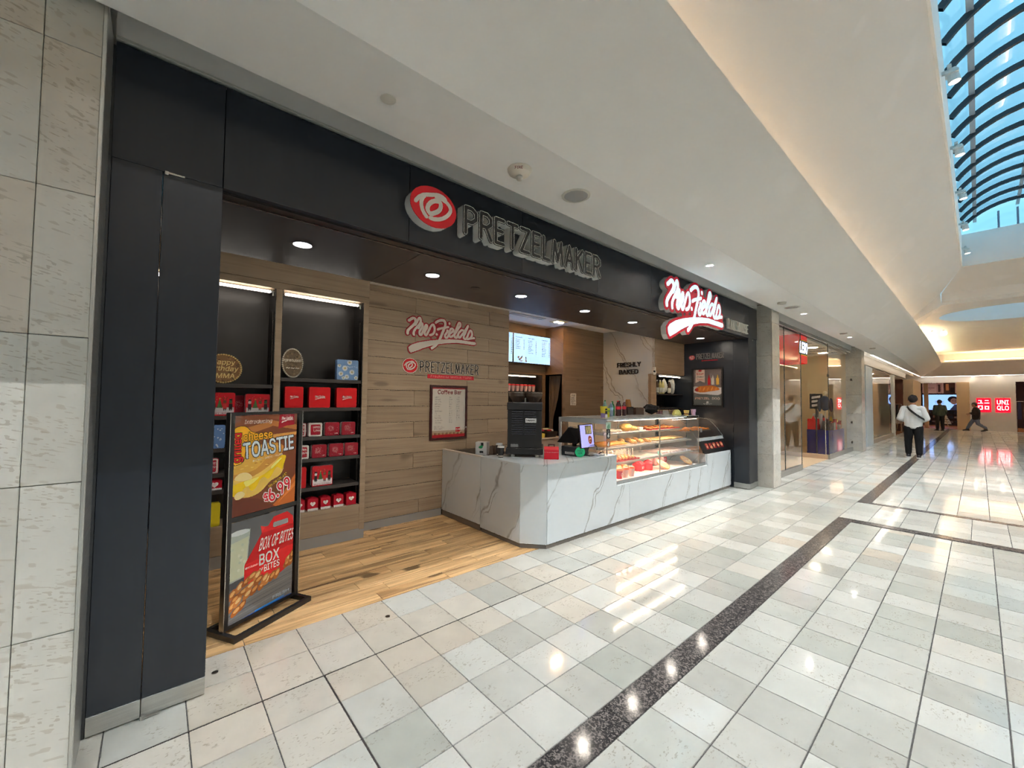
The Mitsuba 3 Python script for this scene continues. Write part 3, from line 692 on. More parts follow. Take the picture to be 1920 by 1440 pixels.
for g in caps('PRETZELMAKER', .965, .155, .0105, .34):
    k = part(S + '__letter', solid(g, pl, .001, .004), 'satin', (30, 24, 22))
    part(k + '__outline', solid(g.buffer(.003).difference(g.buffer(-.0025)), pl, .004, .0048), 'satin', (236, 226, 214))
part(S + '__tagline_strip', solid(RR(.12, -.075, .88, -.018, .01), pl, .001, .003), 'satin', (196, 24, 44), label='red strip')
part(S + '__tagline', stuff=True, mesh=flat(fit('Freshness With A Twist', .17, .84, -.060, .034, False), pl, .0034), mat='satin', color=(240, 160, 160), label='pink lettering')
S = thing('framed_menu', 'cream coffee menu poster in a dark red frame hanging on the plank wall', 'menu')
pl = front(XW, 2.757, 1.018)
w, h = .597, .744
part(S + '__frame', solid(R(0, 0, w, h).difference(R(.03, .03, w - .03, h - .03)), pl, .001, .024), 'satin', (58, 20, 22))
L = [(R(.03, .03, w - .03, h - .03), (232, 226, 216)), (R(.03, h - .05, w - .03, h - .03), (168, 60, 62)), (R(.03, .075, w - .03, .125), (176, 158, 138)), (R(.03, .03, w - .03, .075), (166, 30, 42))]
r2 = np.random.default_rng(3)
for q in range(26): x = .04 + .02 * q; L.append((Point(x, .08 + .008 * r2.random()).buffer(.013, quad_segs=3), ((150, 110, 80), (186, 150, 116), (120, 84, 60))[q % 3]))
L.append((fit('Coffee Bar', .115, .50, .625, .055), (128, 24, 30)))
its = ['Coffee', 'Cafe Latte', 'Cappuccino', 'Americano', 'Espresso', 'Mocha', 'White Mocha', 'Tea', 'Chai Latte', 'London Fog', 'Hot Chocolate', 'Iced Coffee']
pr = ['$2.49', '$4.29', '$4.29', '$3.29', '$2.79', '$4.59', '$4.79', '$2.49', '$4.49', '$4.49', '$3.99', '$3.49']
for q, (a, b) in enumerate(zip(its, pr)):
    y = .575 - q * .0315
    L.append((at(text(a, .013), .075, y), (74, 60, 54))); L.append((at(text(b, .013), .30, y), (74, 60, 54)))
    if q < 11: L.append((at(text('$%.2f' % (float(b[1:]) + .5), .013), .42, y), (74, 60, 54)))
for q, a in enumerate(['Extra shot of espresso', 'Whipped cream topping', 'Non dairy alternative']): L.append((at(text(a, .010), .07, .178 - q * .018), (120, 100, 92)))
L += [(R(.41, .10, .485, .165), (178, 24, 40)), (at(SCRIPT, .448, .134, .062), (244, 236, 230))]
art(S + '__sheet', L, pl, .012)
part(S + '__clip', solid(R(w - .035, .155, w - .01, .17), pl, .024, .03), 'satin', (220, 220, 216))

# ------------------------------------------------------------------ shelving unit
SH = thing('shelving_unit', 'tall two bay display shelving with wood frame, black back and lit shelves of gift tins', 'shelving')
XS = -4.615
def wp(key, m, uv=(.5, .4), **k): return part(SH + '__' + key, m, 'wallplank', uv=uv, **k)
wp('header', box(XS - .30, XS, -.15, 1.82, 2.672, 2.735, .002)); wp('header', box(XS - .30, XS + .004, -.15, 1.82, 2.738, 2.968, .002), (.3, .8))
wp('stile', box(XS - .30, XS, .872, .930, .38, 2.672, .002)); wp('stile', box(XS - .30, XS, 1.758, 1.818, .10, 2.672, .002), (.7, .1))
wp('side_panel', box(-4.84, XS - .30, 1.79, 1.828, 0, 2.968), (.2, .1))
wp('base', box(XS - .30, XS, .932, 1.757, .115, .384, .002), (.6, .8)); wp('base', box(XS - .30, XS, -.15, .931, .115, .384, .002), (.25, .5)); wp('stile', box(XS - .30, XS + .001, .928, .934, .115, .38), (.1, .1))
part(SH + '__kick_plate', box(XS - .29, XS - .004, -.15, 1.816, 0, .113), 'satin', (150, 150, 148), label='grey kick plate')
part(SH + '__back_panel', box(XS - .33, XS - .30, -.15, 1.80, .3, 2.70), 'satin', (34, 31, 30))
for y in (.866, .931, 1.752): part(SH + '__lining', box(XS - .298, XS - .004, y, y + .006, .385, 2.67), 'satin', (26, 24, 24))
shR = [1.778, 1.471, 1.166, .936, .633]; shL = [1.702, 1.401, 1.099, .868, .715]
for a, b, zz in ((.938, 1.751, shR), (-.15, .865, shL)):
    for z in zz: part(SH + '__shelf', box(XS - .295, XS - .012, a, b, z - .037, z, .002), 'satin', (58, 54, 52))
for a, b in ((-.15, .83), (.96, 1.71)):
    part(SH + '__light_tube', cat([box(XS - .06, XS - .035, a, b, 2.625, 2.650, .004)]), 'matte', (255, 255, 255), emit=light((255, 246, 234), 5.0), label='bright light tube')
    part(SH + '__light_cap', cat([box(XS - .06, XS - .035, b + .002, b + .03, 2.63, 2.648), cyl((XS - .047, b + .025, 2.635), (XS - .047, b + .025, 2.60), .006, .010, n=10)]), 'satin', (230, 226, 220))
for y in (.862, .940, 1.748): part(SH + '__rail', box(XS - .10, XS - .08, y, y + .004, .45, 2.45), 'metal', (120, 112, 106), label='slotted shelf rail')

def gift_tin(y0, y1, z, h, face, body, label, group=None, dx=.0, depth=.07, tilt=0.0, lid=True, artf=None):
    """a flat rounded gift tin standing on its edge on a shelf; its print faces the shop"""
    t = thing('gift_tin', label, 'tin', group)
    x1 = XS - .035 + dx
    m = solid(RR(0, 0, y1 - y0, h, .014), front(x1 - depth, y0, z + .0005), 0, depth * .72)
    l = solid(RR(-.001, -.0004, y1 - y0 + .001, h + .001, .014), front(x1 - depth, y0, z + .0005), depth * .73, depth)
    part(t + '__body', m, 'satin', body, smooth=35); k = part(t + '__lid', l, 'satin', face, smooth=35)
    if artf: art(k + '__print', artf(y1 - y0, h), front(x1, y0, z + .0005), .0006)
    return t
def a_red(w, h): return [(RR(.006, .006, w - .006, h - .006, .012), (204, 18, 26)), (at(SCRIPT, w / 2, h / 2, w * .46), (246, 240, 236))]
def a_firework(w, h):
    L = [(RR(.007, .007, w - .007, h - .007, .012), (150, 16, 38))]
    for q in range(14):
        an = q * 2 * math.pi / 14
        L.append((LineString([(w * .40 + .012 * math.cos(an), h * .56 + .012 * math.sin(an)), (w * .40 + .032 * math.cos(an), h * .56 + .032 * math.sin(an))]).buffer(.0012), (226, 190, 190)))
    r = np.random.default_rng(int(w * 1e4))
    for q in range(12): L.append((Point(.015 + r.random() * (w - .03), .015 + r.random() * (h - .03)).buffer(.0022, quad_segs=2), (236, 214, 214)))
    L.append((at(SCRIPT, w * .78, h * .16, w * .2), (244, 232, 230))); return L
def a_love(w, h):
    L = [(RR(.004, .004, w - .004, h - .004, .012), (236, 230, 226)), (RR(.018, .016, w - .018, h - .016, .01), (166, 20, 44))]
    L += [(at(text('With', .024, True), w * .30, h * .60), (244, 236, 234)), (at(text('Love', .024, True), w * .34, h * .36), (244, 236, 234))]
    r = np.random.default_rng(4)
    for q in range(14): L.append((Point(.026 + r.random() * (w - .052), .024 + r.random() * (h - .048)).buffer(.0018, quad_segs=2), (240, 220, 222)))
    return L
def a_holiday(w, h):
    L = [(RR(.004, .004, w - .004, h - .004, .012), (192, 20, 36)), (R(.006, .012, w - .006, h * .36), (236, 232, 236))]
    r = np.random.default_rng(8)
    for q in range(16): L.append((Point(.012 + r.random() * (w - .024), h * (.62 + .34 * r.random())).buffer(.002, quad_segs=2), (240, 220, 220)))
    for x, c, d in ((.17, (238, 236, 236), (40, 36, 40)), (.40, (70, 110, 60), (220, 190, 70)), (.60, (120, 78, 52), (196, 60, 60)), (.83, (50, 92, 58), (40, 30, 30))):
        if x == .40: L.append((Polygon([(w * x - .022, h * .34), (w * x + .022, h * .34), (w * x, h * .74)]), c)); L.append((Point(w * x, h * .75).buffer(.005, quad_segs=2), d))
        else: L += [(R(w * x - .014, h * .28, w * x + .014, h * .52), d), (Point(w * x, h * .60).buffer(.014, quad_segs=4), c), (R(w * x - .010, h * .22, w * x - .003, h * .3), (50, 40, 40)), (R(w * x + .003, h * .22, w * x + .010, h * .3), (50, 40, 40))]
        if x == .60:
            for s in (-1, 1): L.append((LineString([(w * x + s * .006, h * .66), (w * x + s * .014, h * .78), (w * x + s * .024, h * .80)]).buffer(.0022), (110, 74, 50)))
        if x in (.17, .83): L.append((R(w * x - .011, h * .66, w * x + .011, h * .73), (36, 30, 34)))
    L.append((place(text('happy holidays', h * .085), w * .5, h * .11, skew=14, center=True), (150, 40, 60))); return L
def a_daisy(w, h):
    L = [(RR(.003, .003, w - .003, h - .003, .014), (120, 158, 204))]
    for cx, cy, rr in ((.18, .30, .030), (.36, .58, .034), (.58, .88, .030), (.30, .10, .022), (.70, .40, .032), (.46, .16, .028), (.10, .70, .022), (.90, .12, .024)):
        for q in range(9):
            an = q * 2 * math.pi / 9
            L.append((Point(cx * w + rr * .62 * math.cos(an), cy * h + rr * .62 * math.sin(an)).buffer(rr * .30, quad_segs=2).intersection(R(.003, .003, w - .003, h - .003)), (240, 242, 246)))
        L.append((Point(cx * w, cy * h).buffer(rr * .28, quad_segs=3), (214, 190, 90)))
    L.append((place(text('Thank You', .020), w * .70, h * .66, skew=14, center=True), (236, 240, 248))); return L
def a_blue(w, h):
    L = [(RR(.003, .003, w - .003, h - .003, .012), (96, 132, 186))]
    r = np.random.default_rng(5)
    for q in range(22): L.append((Point(.012 + r.random() * (w - .024), .012 + r.random() * (h - .024)).buffer(.004 + .006 * r.random(), quad_segs=2), (206, 218, 236)))
    return L
def a_yellow(w, h):
    L = [(RR(.003, .003, w - .003, h - .003, .012), (226, 206, 44))]
    for q in range(5): L.append((Point(w * .5, h * (.15 + .17 * q)).buffer(.014, quad_segs=3), (240, 232, 120)))
    return L
rd = 'red gift tins in a row on the second shelf'
gift_tin(.985, 1.155, shR[1], .218, (206, 20, 28), (150, 12, 20), 'bright red gift tin with white script, nearest the middle stile on the second shelf down', dx=.0, artf=a_red)
gift_tin(1.215, 1.425, shR[1], .218, (206, 20, 28), (150, 12, 20), 'bright red gift tin with white script, middle one on the second shelf down', artf=a_red)
gift_tin(1.495, 1.712, shR[1], .218, (206, 20, 28), (150, 12, 20), 'bright red gift tin with white script, right end of the second shelf down', artf=a_red)
gift_tin(1.49, 1.722, shR[0], .225, (124, 160, 206), (104, 140, 190), 'blue gift tin with white daisies on the top right shelf', artf=a_daisy)
gift_tin(1.085, 1.198, shR[2], .142, (166, 20, 44), (222, 214, 210), 'small dark red tin half hidden behind the poster stand on the third shelf', artf=a_love, dx=-.02)
gift_tin(1.215, 1.348, shR[2], .142, (236, 230, 226), (222, 214, 210), 'small white bordered tin with red middle on the third shelf', artf=a_love, dx=.012)
gift_tin(1.384, 1.530, shR[2], .142, (156, 18, 40), (210, 200, 196), 'small dark red firework tin, left of two on the third shelf', artf=a_firework)
gift_tin(1.560, 1.704, shR[2], .142, (156, 18, 40), (210, 200, 196), 'small dark red firework tin, right end of the third shelf', artf=a_firework)
gift_tin(1.095, 1.226, shR[3], .138, (236, 230, 226), (222, 214, 210), 'small white bordered tin with red middle on the fourth shelf', artf=a_love)
gift_tin(1.258, 1.402, shR[3], .138, (156, 18, 40), (210, 200, 196), 'small dark red firework tin, leftmost of three on the fourth shelf', artf=a_firework)
gift_tin(1.432, 1.578, shR[3], .138, (156, 18, 40), (210, 200, 196), 'small dark red firework tin, middle of three on the fourth shelf', artf=a_firework)
gift_tin(1.598, 1.742, shR[3], .138, (156, 18, 40), (210, 200, 196), 'small dark red firework tin, rightmost of three on the fourth shelf', artf=a_firework)
gift_tin(1.00, 1.206, shR[4], .215, (206, 20, 28), (150, 12, 20), 'bright red gift tin beside the holiday tin on the fifth shelf', artf=a_red)
gift_tin(1.265, 1.472, shR[4], .212, (192, 20, 36), (220, 214, 216), 'holiday gift tin with snowy figures alone on the fifth shelf of the right bay', artf=a_holiday)
gift_tin(.365, .562, shL[1], .215, (192, 20, 36), (220, 214, 216), 'holiday gift tin with snowy figures half behind the dark door on the left bay', artf=a_holiday)
gift_tin(.648, .852, shL[1], .205, (192, 20, 36), (220, 214, 216), 'holiday gift tin with snowy figures beside the middle stile on the left bay', artf=a_holiday, dx=-.01)
gift_tin(.55, .70, shL[1], .19, (150, 30, 60), (120, 50, 70), 'dark patterned tin set back between two holiday tins', artf=a_firework, dx=-.13)
gift_tin(.33, .494, shL[2], .215, (96, 132, 186), (90, 124, 176), 'mottled blue gift tin at the left edge of the left bay', artf=a_blue)
gift_tin(.515, .70, shL[2], .20, (96, 132, 186), (90, 124, 176), 'mottled blue gift tin just left of the poster stand', artf=a_blue)
gift_tin(.33, .452, shL[3], .14, (166, 20, 44), (222, 214, 210), 'small red love tin at the left edge of the left bay', artf=a_love)
gift_tin(.30, .476, .384, .21, (226, 206, 44), (206, 186, 40), 'bright yellow gift tin on the lowest left shelf', artf=a_yellow)
def heart(w):
    t = np.linspace(0, 2 * np.pi, 40); return Polygon(np.c_[16 * np.sin(t) ** 3, 13 * np.cos(t) - 5 * np.cos(2 * t) - 2 * np.cos(3 * t) - np.cos(4 * t)] * w / 32)
def heart_box(y0, y1, z, h, label, white=True, dx=0):
    t = thing('heart_box', label, 'box', 'red heart boxes' if 0 else None)
    w, x1 = y1 - y0, XS - .03 + dx
    kb = part(t + '__body', box(x1 - .10, x1, y0, y1, z, z + h, .002), 'satin', (176, 18, 40))
    part(t + '__top_fold', hull([(x1 - .10, y0, z + h), (x1, y0, z + h), (x1, y1, z + h), (x1 - .1, y1, z + h), (x1 - .07, y0 + w * .5, z + h + .018), (x1 - .03, y0 + w * .5, z + h + .018)]), 'satin', (170, 18, 40))
    pl = front(x1, y0, z)
    L = [(R(.001, .001, w - .001, h - .001), (180, 18, 42))]
    if white: L.append((R(.001, .001, w - .001, h * .20), (238, 230, 228)))
    L.append((at(heart(w * .52), w * .5, h * .58), (242, 234, 232)))
    for q in range(3): L.append((R(w * .40, h * (.56 + .06 * q), w * .60, h * (.575 + .06 * q)), (150, 60, 70)))
    art(kb + '__print', L, pl, .0006)
for q, (a, b, wh, tx) in enumerate(((1.105, 1.199, 1, 'leftmost, cut by the poster stand'), (1.226, 1.330, 1, 'second from left'), (1.355, 1.457, 1, 'third from left'), (1.489, 1.594, 1, 'second from right'), (1.624, 1.733, 0, 'rightmost, without a white foot'))):
    heart_box(a, b, .3845, .122, f'red carton with white heart on the bottom right shelf, {tx}', wh)
heart_box(.37, .484, shL[4] + .0005, .088, 'red carton with white heart on the left bay beside the dark door')
# big iced cookies leaning on the top shelves
def big_cookie(y, z, rx, rz, label, cols, texts, tilt):
    t = thing('giant_cookie', label, 'cookie')
    pl = Plane((XS - .115, y, z), (0, 1, 0), (-math.sin(tilt), 0, math.cos(tilt)))
    e = affinity.scale(Point(0, 0).buffer(1, quad_segs=12), rx, rz)
    e = affinity.translate(e, 0, rz + .004)
    m = solid(e, pl, 0, .022); part(t + '__base', m, 'food', cols[0])
    L = [(e.buffer(-.003), cols[1])]
    r = np.random.default_rng(int(y * 100))
    for q in range(70):
        an, rr = r.random() * 6.28, math.sqrt(r.random()) * .9
        L.append((Point(rx * rr * math.cos(an), rz + rz * rr * math.sin(an)).buffer(.004 + .008 * r.random(), quad_segs=2), cols[2 + q % 2]))
    for s, yy, h in texts: L.append((place(text(s, h, True), 0, rz + yy, skew=8, center=True).intersection(e.buffer(-.012)), cols[4]))
    art(t + '__icing', L, pl, .0226, 'food')
    k = 44; pts = []
    for q in range(k):
        an = q * 2 * math.pi / k; pts.append(trimesh.creation.icosphere(1, .0085).apply_translation(pl([[rx * .965 * math.cos(an), rz + .004 + rz * .965 * math.sin(an)]], .022)[0]))
    part(t + '__piped_border', cat(pts), 'food', cols[4], stuff=True, label='piped icing border')
big_cookie(.47, shL[0], .148, .140, 'giant iced cookie reading Happy Birthday Emma on the upper left shelf', [(120, 82, 44), (132, 92, 50), (96, 62, 32), (156, 112, 64), (236, 214, 150)], [('Happy', .06, .045), ('Birthday', .0, .045), ('EMMA', -.065, .045)], .10)
big_cookie(1.062, shR[0], .100, .155, 'giant cookie reading Congratulations with white icing scroll on the upper right shelf', [(110, 92, 70), (104, 86, 64), (78, 62, 44), (132, 112, 84), (238, 232, 220)], [('Congratulations', .03, .030), ('~~~', -.05, .05)], .08)

# ------------------------------------------------------------------ poster stand
PS = thing('poster_stand', 'black floor poster stand with two food posters beside the folding door', 'sign stand')
A, B = np.array([-3.3002, .3782]), np.array([-3.5701, .8698]); du = (B - A) / np.linalg.norm(B - A); Ln = .561
nrm = np.array([du[1], -du[0]])          # towards the concourse
pl = Plane((A[0], A[1], 0), (du[0], du[1], 0), (0, 0, 1))
if pl.n[0] < 0: raise ValueError
def bar(u0, u1, z0, z1, h0, h1): return solid(R(u0, z0, u1, z1), pl, h0, h1)
part(PS + '__post', bar(-.012, .020, .036, 1.475, -.016, .016), 'satin', (22, 22, 24)); part(PS + '__post', bar(Ln - .024, Ln + .008, .036, 1.475, -.016, .016), 'satin', (22, 22, 24))
for u in (-.014, Ln + .006): part(PS + '__edge_strip', bar(u, u + .004, .036, 1.475, .0165, .019), 'metal', (190, 188, 184), label='bright aluminium edge')
part(PS + '__edge_strip', bar(-.016, -.0125, .036, 1.475, -.02, .02), 'metal', (180, 178, 174), label='bright aluminium edge')
part(PS + '__crossbar', bar(.02, Ln - .024, 1.455, 1.475, -.014, .014), 'satin', (22, 22, 24)); part(PS + '__crossbar', bar(.02, Ln - .024, .738, .768, -.014, .014), 'satin', (22, 22, 24))
part(PS + '__crossbar', bar(.02, Ln - .024, .036, .06, -.014, .014), 'satin', (22, 22, 24))
D = .145
for h in (-D, D - .03): part(PS + '__foot', bar(-.03, Ln + .02, 0, .034, h, h + .03), 'satin', (20, 20, 22))
for u in (-.03, Ln - .01): part(PS + '__foot', bar(u, u + .03, 0, .034, -D + .03, D - .03), 'satin', (20, 20, 22))
# posters: cheese toastie above, box of bites below (the print is flat)
W, H0, H1 = Ln - .048, .768, 1.453
def poster(key, layers, u0, z0): art(PS + '__' + key, layers, Plane(pl(np.array([[u0, z0]]), 0)[0], pl.u, pl.v), .0085, 'printed')
w, h = .510, .684
bg = R(0, 0, w, h)
L = [(bg, (118, 62, 38))]
for (p, c) in (([(0, .60), (.25, .66), (.5, .62), (w, .66), (w, h), (0, h)], (128, 72, 46)), ([(0, .52), (.3, .60), (w, .56), (w, .60), (.3, .64), (0, .58)], (176, 112, 58)), ([(.15, .5), (w, .52), (w, .545), (.15, .53)], (222, 160, 84)), ([(.3, 0), (w, 0), (w, .22), (.4, .08)], (196, 104, 44)), ([(0, 0), (.34, 0), (.2, .09), (0, .13)], (104, 50, 34)), ([(.36, .02), (w, .12), (w, .16), (.40, .06)], (222, 132, 60))):
    L.append((Polygon(p).buffer(0).intersection(bg), c))
def sm(p): return Polygon(smoothline(p + p[:1], 4)).buffer(0)
L += [(sm([(0, .16), (.05, .13), (.16, .115), (.24, .15), (.30, .20), (.36, .22), (.40, .27), (.37, .36), (.2, .36), (0, .34)]).intersection(bg), (236, 196, 96)),      # lower slice
      (sm([(-.02, .26), (.1, .245), (.2, .27), (.31, .33), (.39, .40), (.40, .43), (.33, .475), (.2, .47), (.05, .45), (-.02, .42)]).intersection(bg), (206, 146, 64)),  # upper slice crust
      (sm([(-.02, .29), (.1, .285), (.19, .31), (.26, .37), (.36, .445), (.30, .47), (.18, .465), (.04, .445), (-.02, .42)]).intersection(bg), (222, 172, 74)),
      (sm([(.02, .255), (.07, .235), (.15, .25), (.13, .275), (.05, .285)]), (246, 220, 150)),
      (sm([(-.01, .20), (.05, .225), (.13, .235), (.22, .25), (.32, .31), (.39, .375), (.415, .37), (.405, .31), (.385, .27), (.35, .29), (.31, .25), (.27, .215), (.24, .235), (.21, .22), (.18, .17), (.145, .155), (.12, .19), (.07, .16), (.02, .14), (-.01, .15)]).intersection(bg), (250, 208, 30)),
      (sm([(.10, .20), (.17, .215), (.20, .24), (.14, .235), (.09, .225)]), (255, 236, 120)), (sm([(.30, .285), (.36, .33), (.385, .355), (.34, .335)]), (255, 240, 140)),
      (sm([(.03, .12), (.07, .115), (.10, .14), (.07, .165), (.03, .15)]), (250, 226, 160))]
r2 = np.random.default_rng(9)
for q in range(26): L.append((affinity.rotate(affinity.scale(Point(0, 0).buffer(1, quad_segs=2), .006 + .012 * r2.random(), .004), 20).intersection(bg) if 0 else affinity.translate(affinity.scale(Point(0, 0).buffer(1, quad_segs=2), .006 + .012 * r2.random(), .004), .02 + r2.random() * .26, .31 + r2.random() * .13).intersection(bg), ((190, 128, 50), (236, 196, 100))[q % 2]))
L += [(sm([(-.01, .36), (.03, .35), (.08, .37), (.10, .45), (.16, .47), (.20, .54), (.13, .57), (.10, .60), (.03, .605), (-.01, .58)]).intersection(bg).buffer(.004), (40, 20, 10)),
      (sm([(-.01, .36), (.03, .35), (.08, .37), (.10, .45), (.16, .47), (.20, .54), (.13, .57), (.10, .60), (.03, .605), (-.01, .58)]).intersection(bg), (244, 178, 40))]
def outl(g, c0, c1, d=.004): return [(g.buffer(d), c0), (g, c1)]
L += outl(place(text('Introducing', .030), .185, .635, .95, skew=10, center=True), (118, 62, 38), (250, 240, 224), .001)
L += outl(affinity.rotate(fit('grilled', 0, .195, 0, .075), 90, origin=(0, 0)).buffer(0) if 0 else affinity.translate(affinity.rotate(fit('grilled', 0, .20, 0, .058), 90, origin=(0, 0)), .060, .365), (60, 10, 8), (214, 26, 28))
L += outl(affinity.rotate(fit('cheese', .075, .30, .505, .058), 2, origin=(.075, .5)), (50, 26, 10), (250, 180, 40))
L += outl(affinity.rotate(fit('TOASTIE', .080, .490, .385, .105), 4, origin=(.08, .385)), (40, 30, 40), (226, 240, 250), .005)
L += [(affinity.rotate(fit('BUTTERY - CHEESY - GOLDEN', .15, .39, .355, .013), 5, origin=(.15, .36)), (250, 240, 214))]
L += outl(affinity.rotate(fit('TRY ONE FOR JUST', .285, .455, .145, .020), 27, origin=(.285, .145)), (40, 20, 14), (252, 196, 60), .003)
L += outl(affinity.rotate(fit('$', .255, .300, .055, .052), 24, origin=(.26, .055)), (250, 236, 236), (206, 28, 50), .006)
L += outl(affinity.rotate(fit('6.99', .300, .500, .040, .092), 24, origin=(.30, .04)), (250, 236, 236), (206, 28, 50), .007)
L += [(Polygon([(.355, h), (.485, h), (.49, .60), (.42, .595), (.345, .575)]), (150, 18, 38)), (at(SCRIPT, .420, .645, .098), (246, 236, 232)), (fit('Grand Bakery Cafe', .385, .455, .674, .006, False), (236, 200, 196))]
poster('toastie_poster', [(g.intersection(bg), c) for g, c in L], .012, .769)
# box of bites
w, h = .505, .690
bg = R(0, 0, w, h)
L = [(bg, (92, 94, 96)), (R(0, 0, w, .28), (112, 112, 112)), (Polygon([(0, .24), (w, .30), (w, .33), (0, .29)]), (74, 76, 80))]
for q in range(9): L.append((Polygon([(0, .02 + q * .026), (w, .055 + q * .026), (w, .059 + q * .026), (0, .028 + q * .026)]), ((96, 97, 99), (128, 128, 126), (86, 88, 92))[q % 3]))
L += [(Polygon([(0, 0), (w, 0), (w, .022), (.30, .03), (0, .012)]), (20, 84, 170)), (Polygon([(.20, .022), (.42, .028), (.45, .04), (.2, .03)]), (40, 140, 214)), (fit('FRESH', .34, .48, .050, .020), (170, 186, 200))]
L += [(Polygon([(.01, .29), (.125, .30), (.148, .62), (.0, .60), (0, .3)]), (176, 186, 176)), (Polygon([(.01, .30), (.12, .31), (.138, .57), (.0, .55)]), (206, 210, 180)), (affinity.translate(affinity.scale(Point(0, 0).buffer(1, quad_segs=6), .072, .018), .072, .612).intersection(bg), (226, 232, 232))]
for q in range(9): L.append((Point(.02 + r2.random() * .10, .33 + r2.random() * .23).buffer(.010, quad_segs=3), ((222, 224, 200), (190, 200, 176))[q % 2]))
boxred = [(.112, .24), (.112, .38), (.235, .56), (.225, .615), (.262, .60), (.285, .60), (.33, .655), (.445, .665), (.495, .62), (w, .56), (w, .26), (.40, .22)]
L += [(Polygon(boxred), (214, 34, 38)), (Polygon([(.112, .38), (.235, .56), (w, .56), (w, .40)]), (188, 24, 30)), (RR(.325, .575, .455, .612, .012), (150, 152, 152)), (Polygon([(.225, .615), (.262, .60), (.235, .56)]), (226, 60, 58))]
L += [(affinity.skew(fit('BOX OF BITES', .215, .500, .440, .082), xs=12, origin=(.215, .44)), (250, 240, 236)), (fit('BOX', .222, .385, .335, .075), (252, 246, 242)), (fit('BITES', .262, .390, .278, .046), (252, 246, 242)), (fit('OF', .222, .256, .290, .022), (252, 246, 242)), (fit('PRETZELMAKER', .132, .212, .345, .012), (250, 220, 216)), (Point(.124, .351).buffer(.008, quad_segs=3), (250, 220, 216))]
for q in range(24):
    x, y = [(.03, .21), (.08, .24), (.13, .26), (.17, .28), (.21, .27), (.05, .17), (.11, .20), (.16, .22), (.22, .235), (.03, .13), (.07, .15), (.10, .11), (.06, .09), (.14, .17), (.19, .18), (.25, .19), (.29, .21), (.33, .22), (.37, .225), (.27, .225), (.455, .27), (.49, .28), (.475, .305), (.498, .32)][q]
    b1 = affinity.rotate(affinity.scale(Point(0, 0).buffer(1, quad_segs=4), .042, .022), 25 + 40 * r2.random())
    L += [(affinity.translate(b1, x, y).intersection(bg), ((168, 96, 44), (190, 120, 60), (150, 80, 36))[q % 3]), (affinity.translate(affinity.scale(b1, .6, .5), x + .004, y + .006).intersection(bg), ((222, 170, 104), (236, 200, 140), (210, 150, 84))[q % 3])]
poster('bites_poster', [(g.intersection(bg), c) for g, c in L], .014, .042)
for u, z in ((.006, 1.405), (Ln - .075, 1.405)): part(PS + '__clear_corner', bar(u, u + .05, z, z + .05, .0165, .0175), 'glass', label='clear plastic corner')
# ------------------------------------------------------------------ service counter
SC = thing('service_counter', 'long L shaped service counter clad in white veined panels with steel plinth', 'counter')
XP = -3.03
def mp(m, u=0.0, key='panel', **k): return part(SC + '__' + key, m, 'marble', uv=(u, 0.0), **k)
mp(hull([(x, y, z) for x, y in ((-3.955, 2.965), (-3.252, 2.965), (-3.252, 2.985), (-3.955, 2.985)) for z in (.048, .872)]), .05)
cham = [(-3.249, 2.967), (-3.033, 3.153), (-3.047, 3.167), (-3.263, 2.982)]
mp(hull([(x, y, z) for x, y in cham for z in (.048, .872)]), .92)
def fpan(poly, u):
    mp(solid(poly, front(XP - .02, 0, 0), 0, .02), u)
fpan(Polygon([(3.158, .05), (4.698, .05), (4.698, .498), (4.411, .498), (4.411, .872), (3.158, .872)]), .28)
fpan(R(4.701, .05, 7.033, .498), .28); fpan(R(7.036, .05, 8.012, .688), .62)
mp(box(-3.80, XP - .021, 4.405, 4.43, .50, .872), .5, 'end_panel'); mp(box(-3.80, XP - .021, 7.012, 7.034, .50, .688), .3, 'end_panel')
part(SC + '__carcass', cat([hull([(x, y, z) for x, y in ((-3.95, 2.99), (-3.27, 2.99), (-3.06, 3.17), (-3.06, 4.40), (-3.95, 4.40)) for z in (.03, .868)]), box(-3.92, -3.06, 4.44, 7.0, .03, .49), box(-3.92, -3.06, 7.04, 8.0, .03, .685)]), 'matte', (120, 116, 110))
part(SC + '__plinth', cat([hull([(x, y, z) for x, y in ((-3.94, 2.975), (-3.256, 2.975), (-3.046, 3.162), (-3.046, 8.01), (-3.30, 8.01), (-3.94, 3.4)) for z in (0, .046)])]), 'satin', (98, 92, 86), label='dull steel plinth')
GA = thing('counter_gate', 'white veined swing gate panel between the plank wall and the counter', 'gate')
part(GA + '__panel', box(-4.83, -3.962, 2.965, 3.0, .078, .882), 'marble', uv=(.52, 0))
part(GA + '__cap', box(-4.834, -3.958, 2.962, 3.004, .882, .897, .002), 'satin', (214, 206, 196), label='pale cap rail')
part(GA + '__kick_rail', box(-4.83, -3.965, 2.972, 2.996, .004, .074), 'satin', (104, 94, 84), label='dull steel kick rail')
CT = thing('countertop', 'thin white worktop with clipped corner over the front end of the service counter', 'countertop')
part(CT, hull([(x, y, z) for x, y in ((-3.957, 2.962), (-3.250, 2.962), (-3.028, 3.152), (-3.028, 4.412), (-3.957, 4.412)) for z in (.873, .892)]), 'marble', uv=(.7, 0), top=True)
LD = thing('counter_ledge', 'white sloped ledge along the bottom of the display case glass', 'ledge')
part(LD, hull([(x, y, z) for y in (4.432, 7.01) for x, z in ((-3.028, .4985), (-3.044, .499), (-3.044, .5115), (-3.030, .508))]), 'satin', (232, 236, 236), top=True)

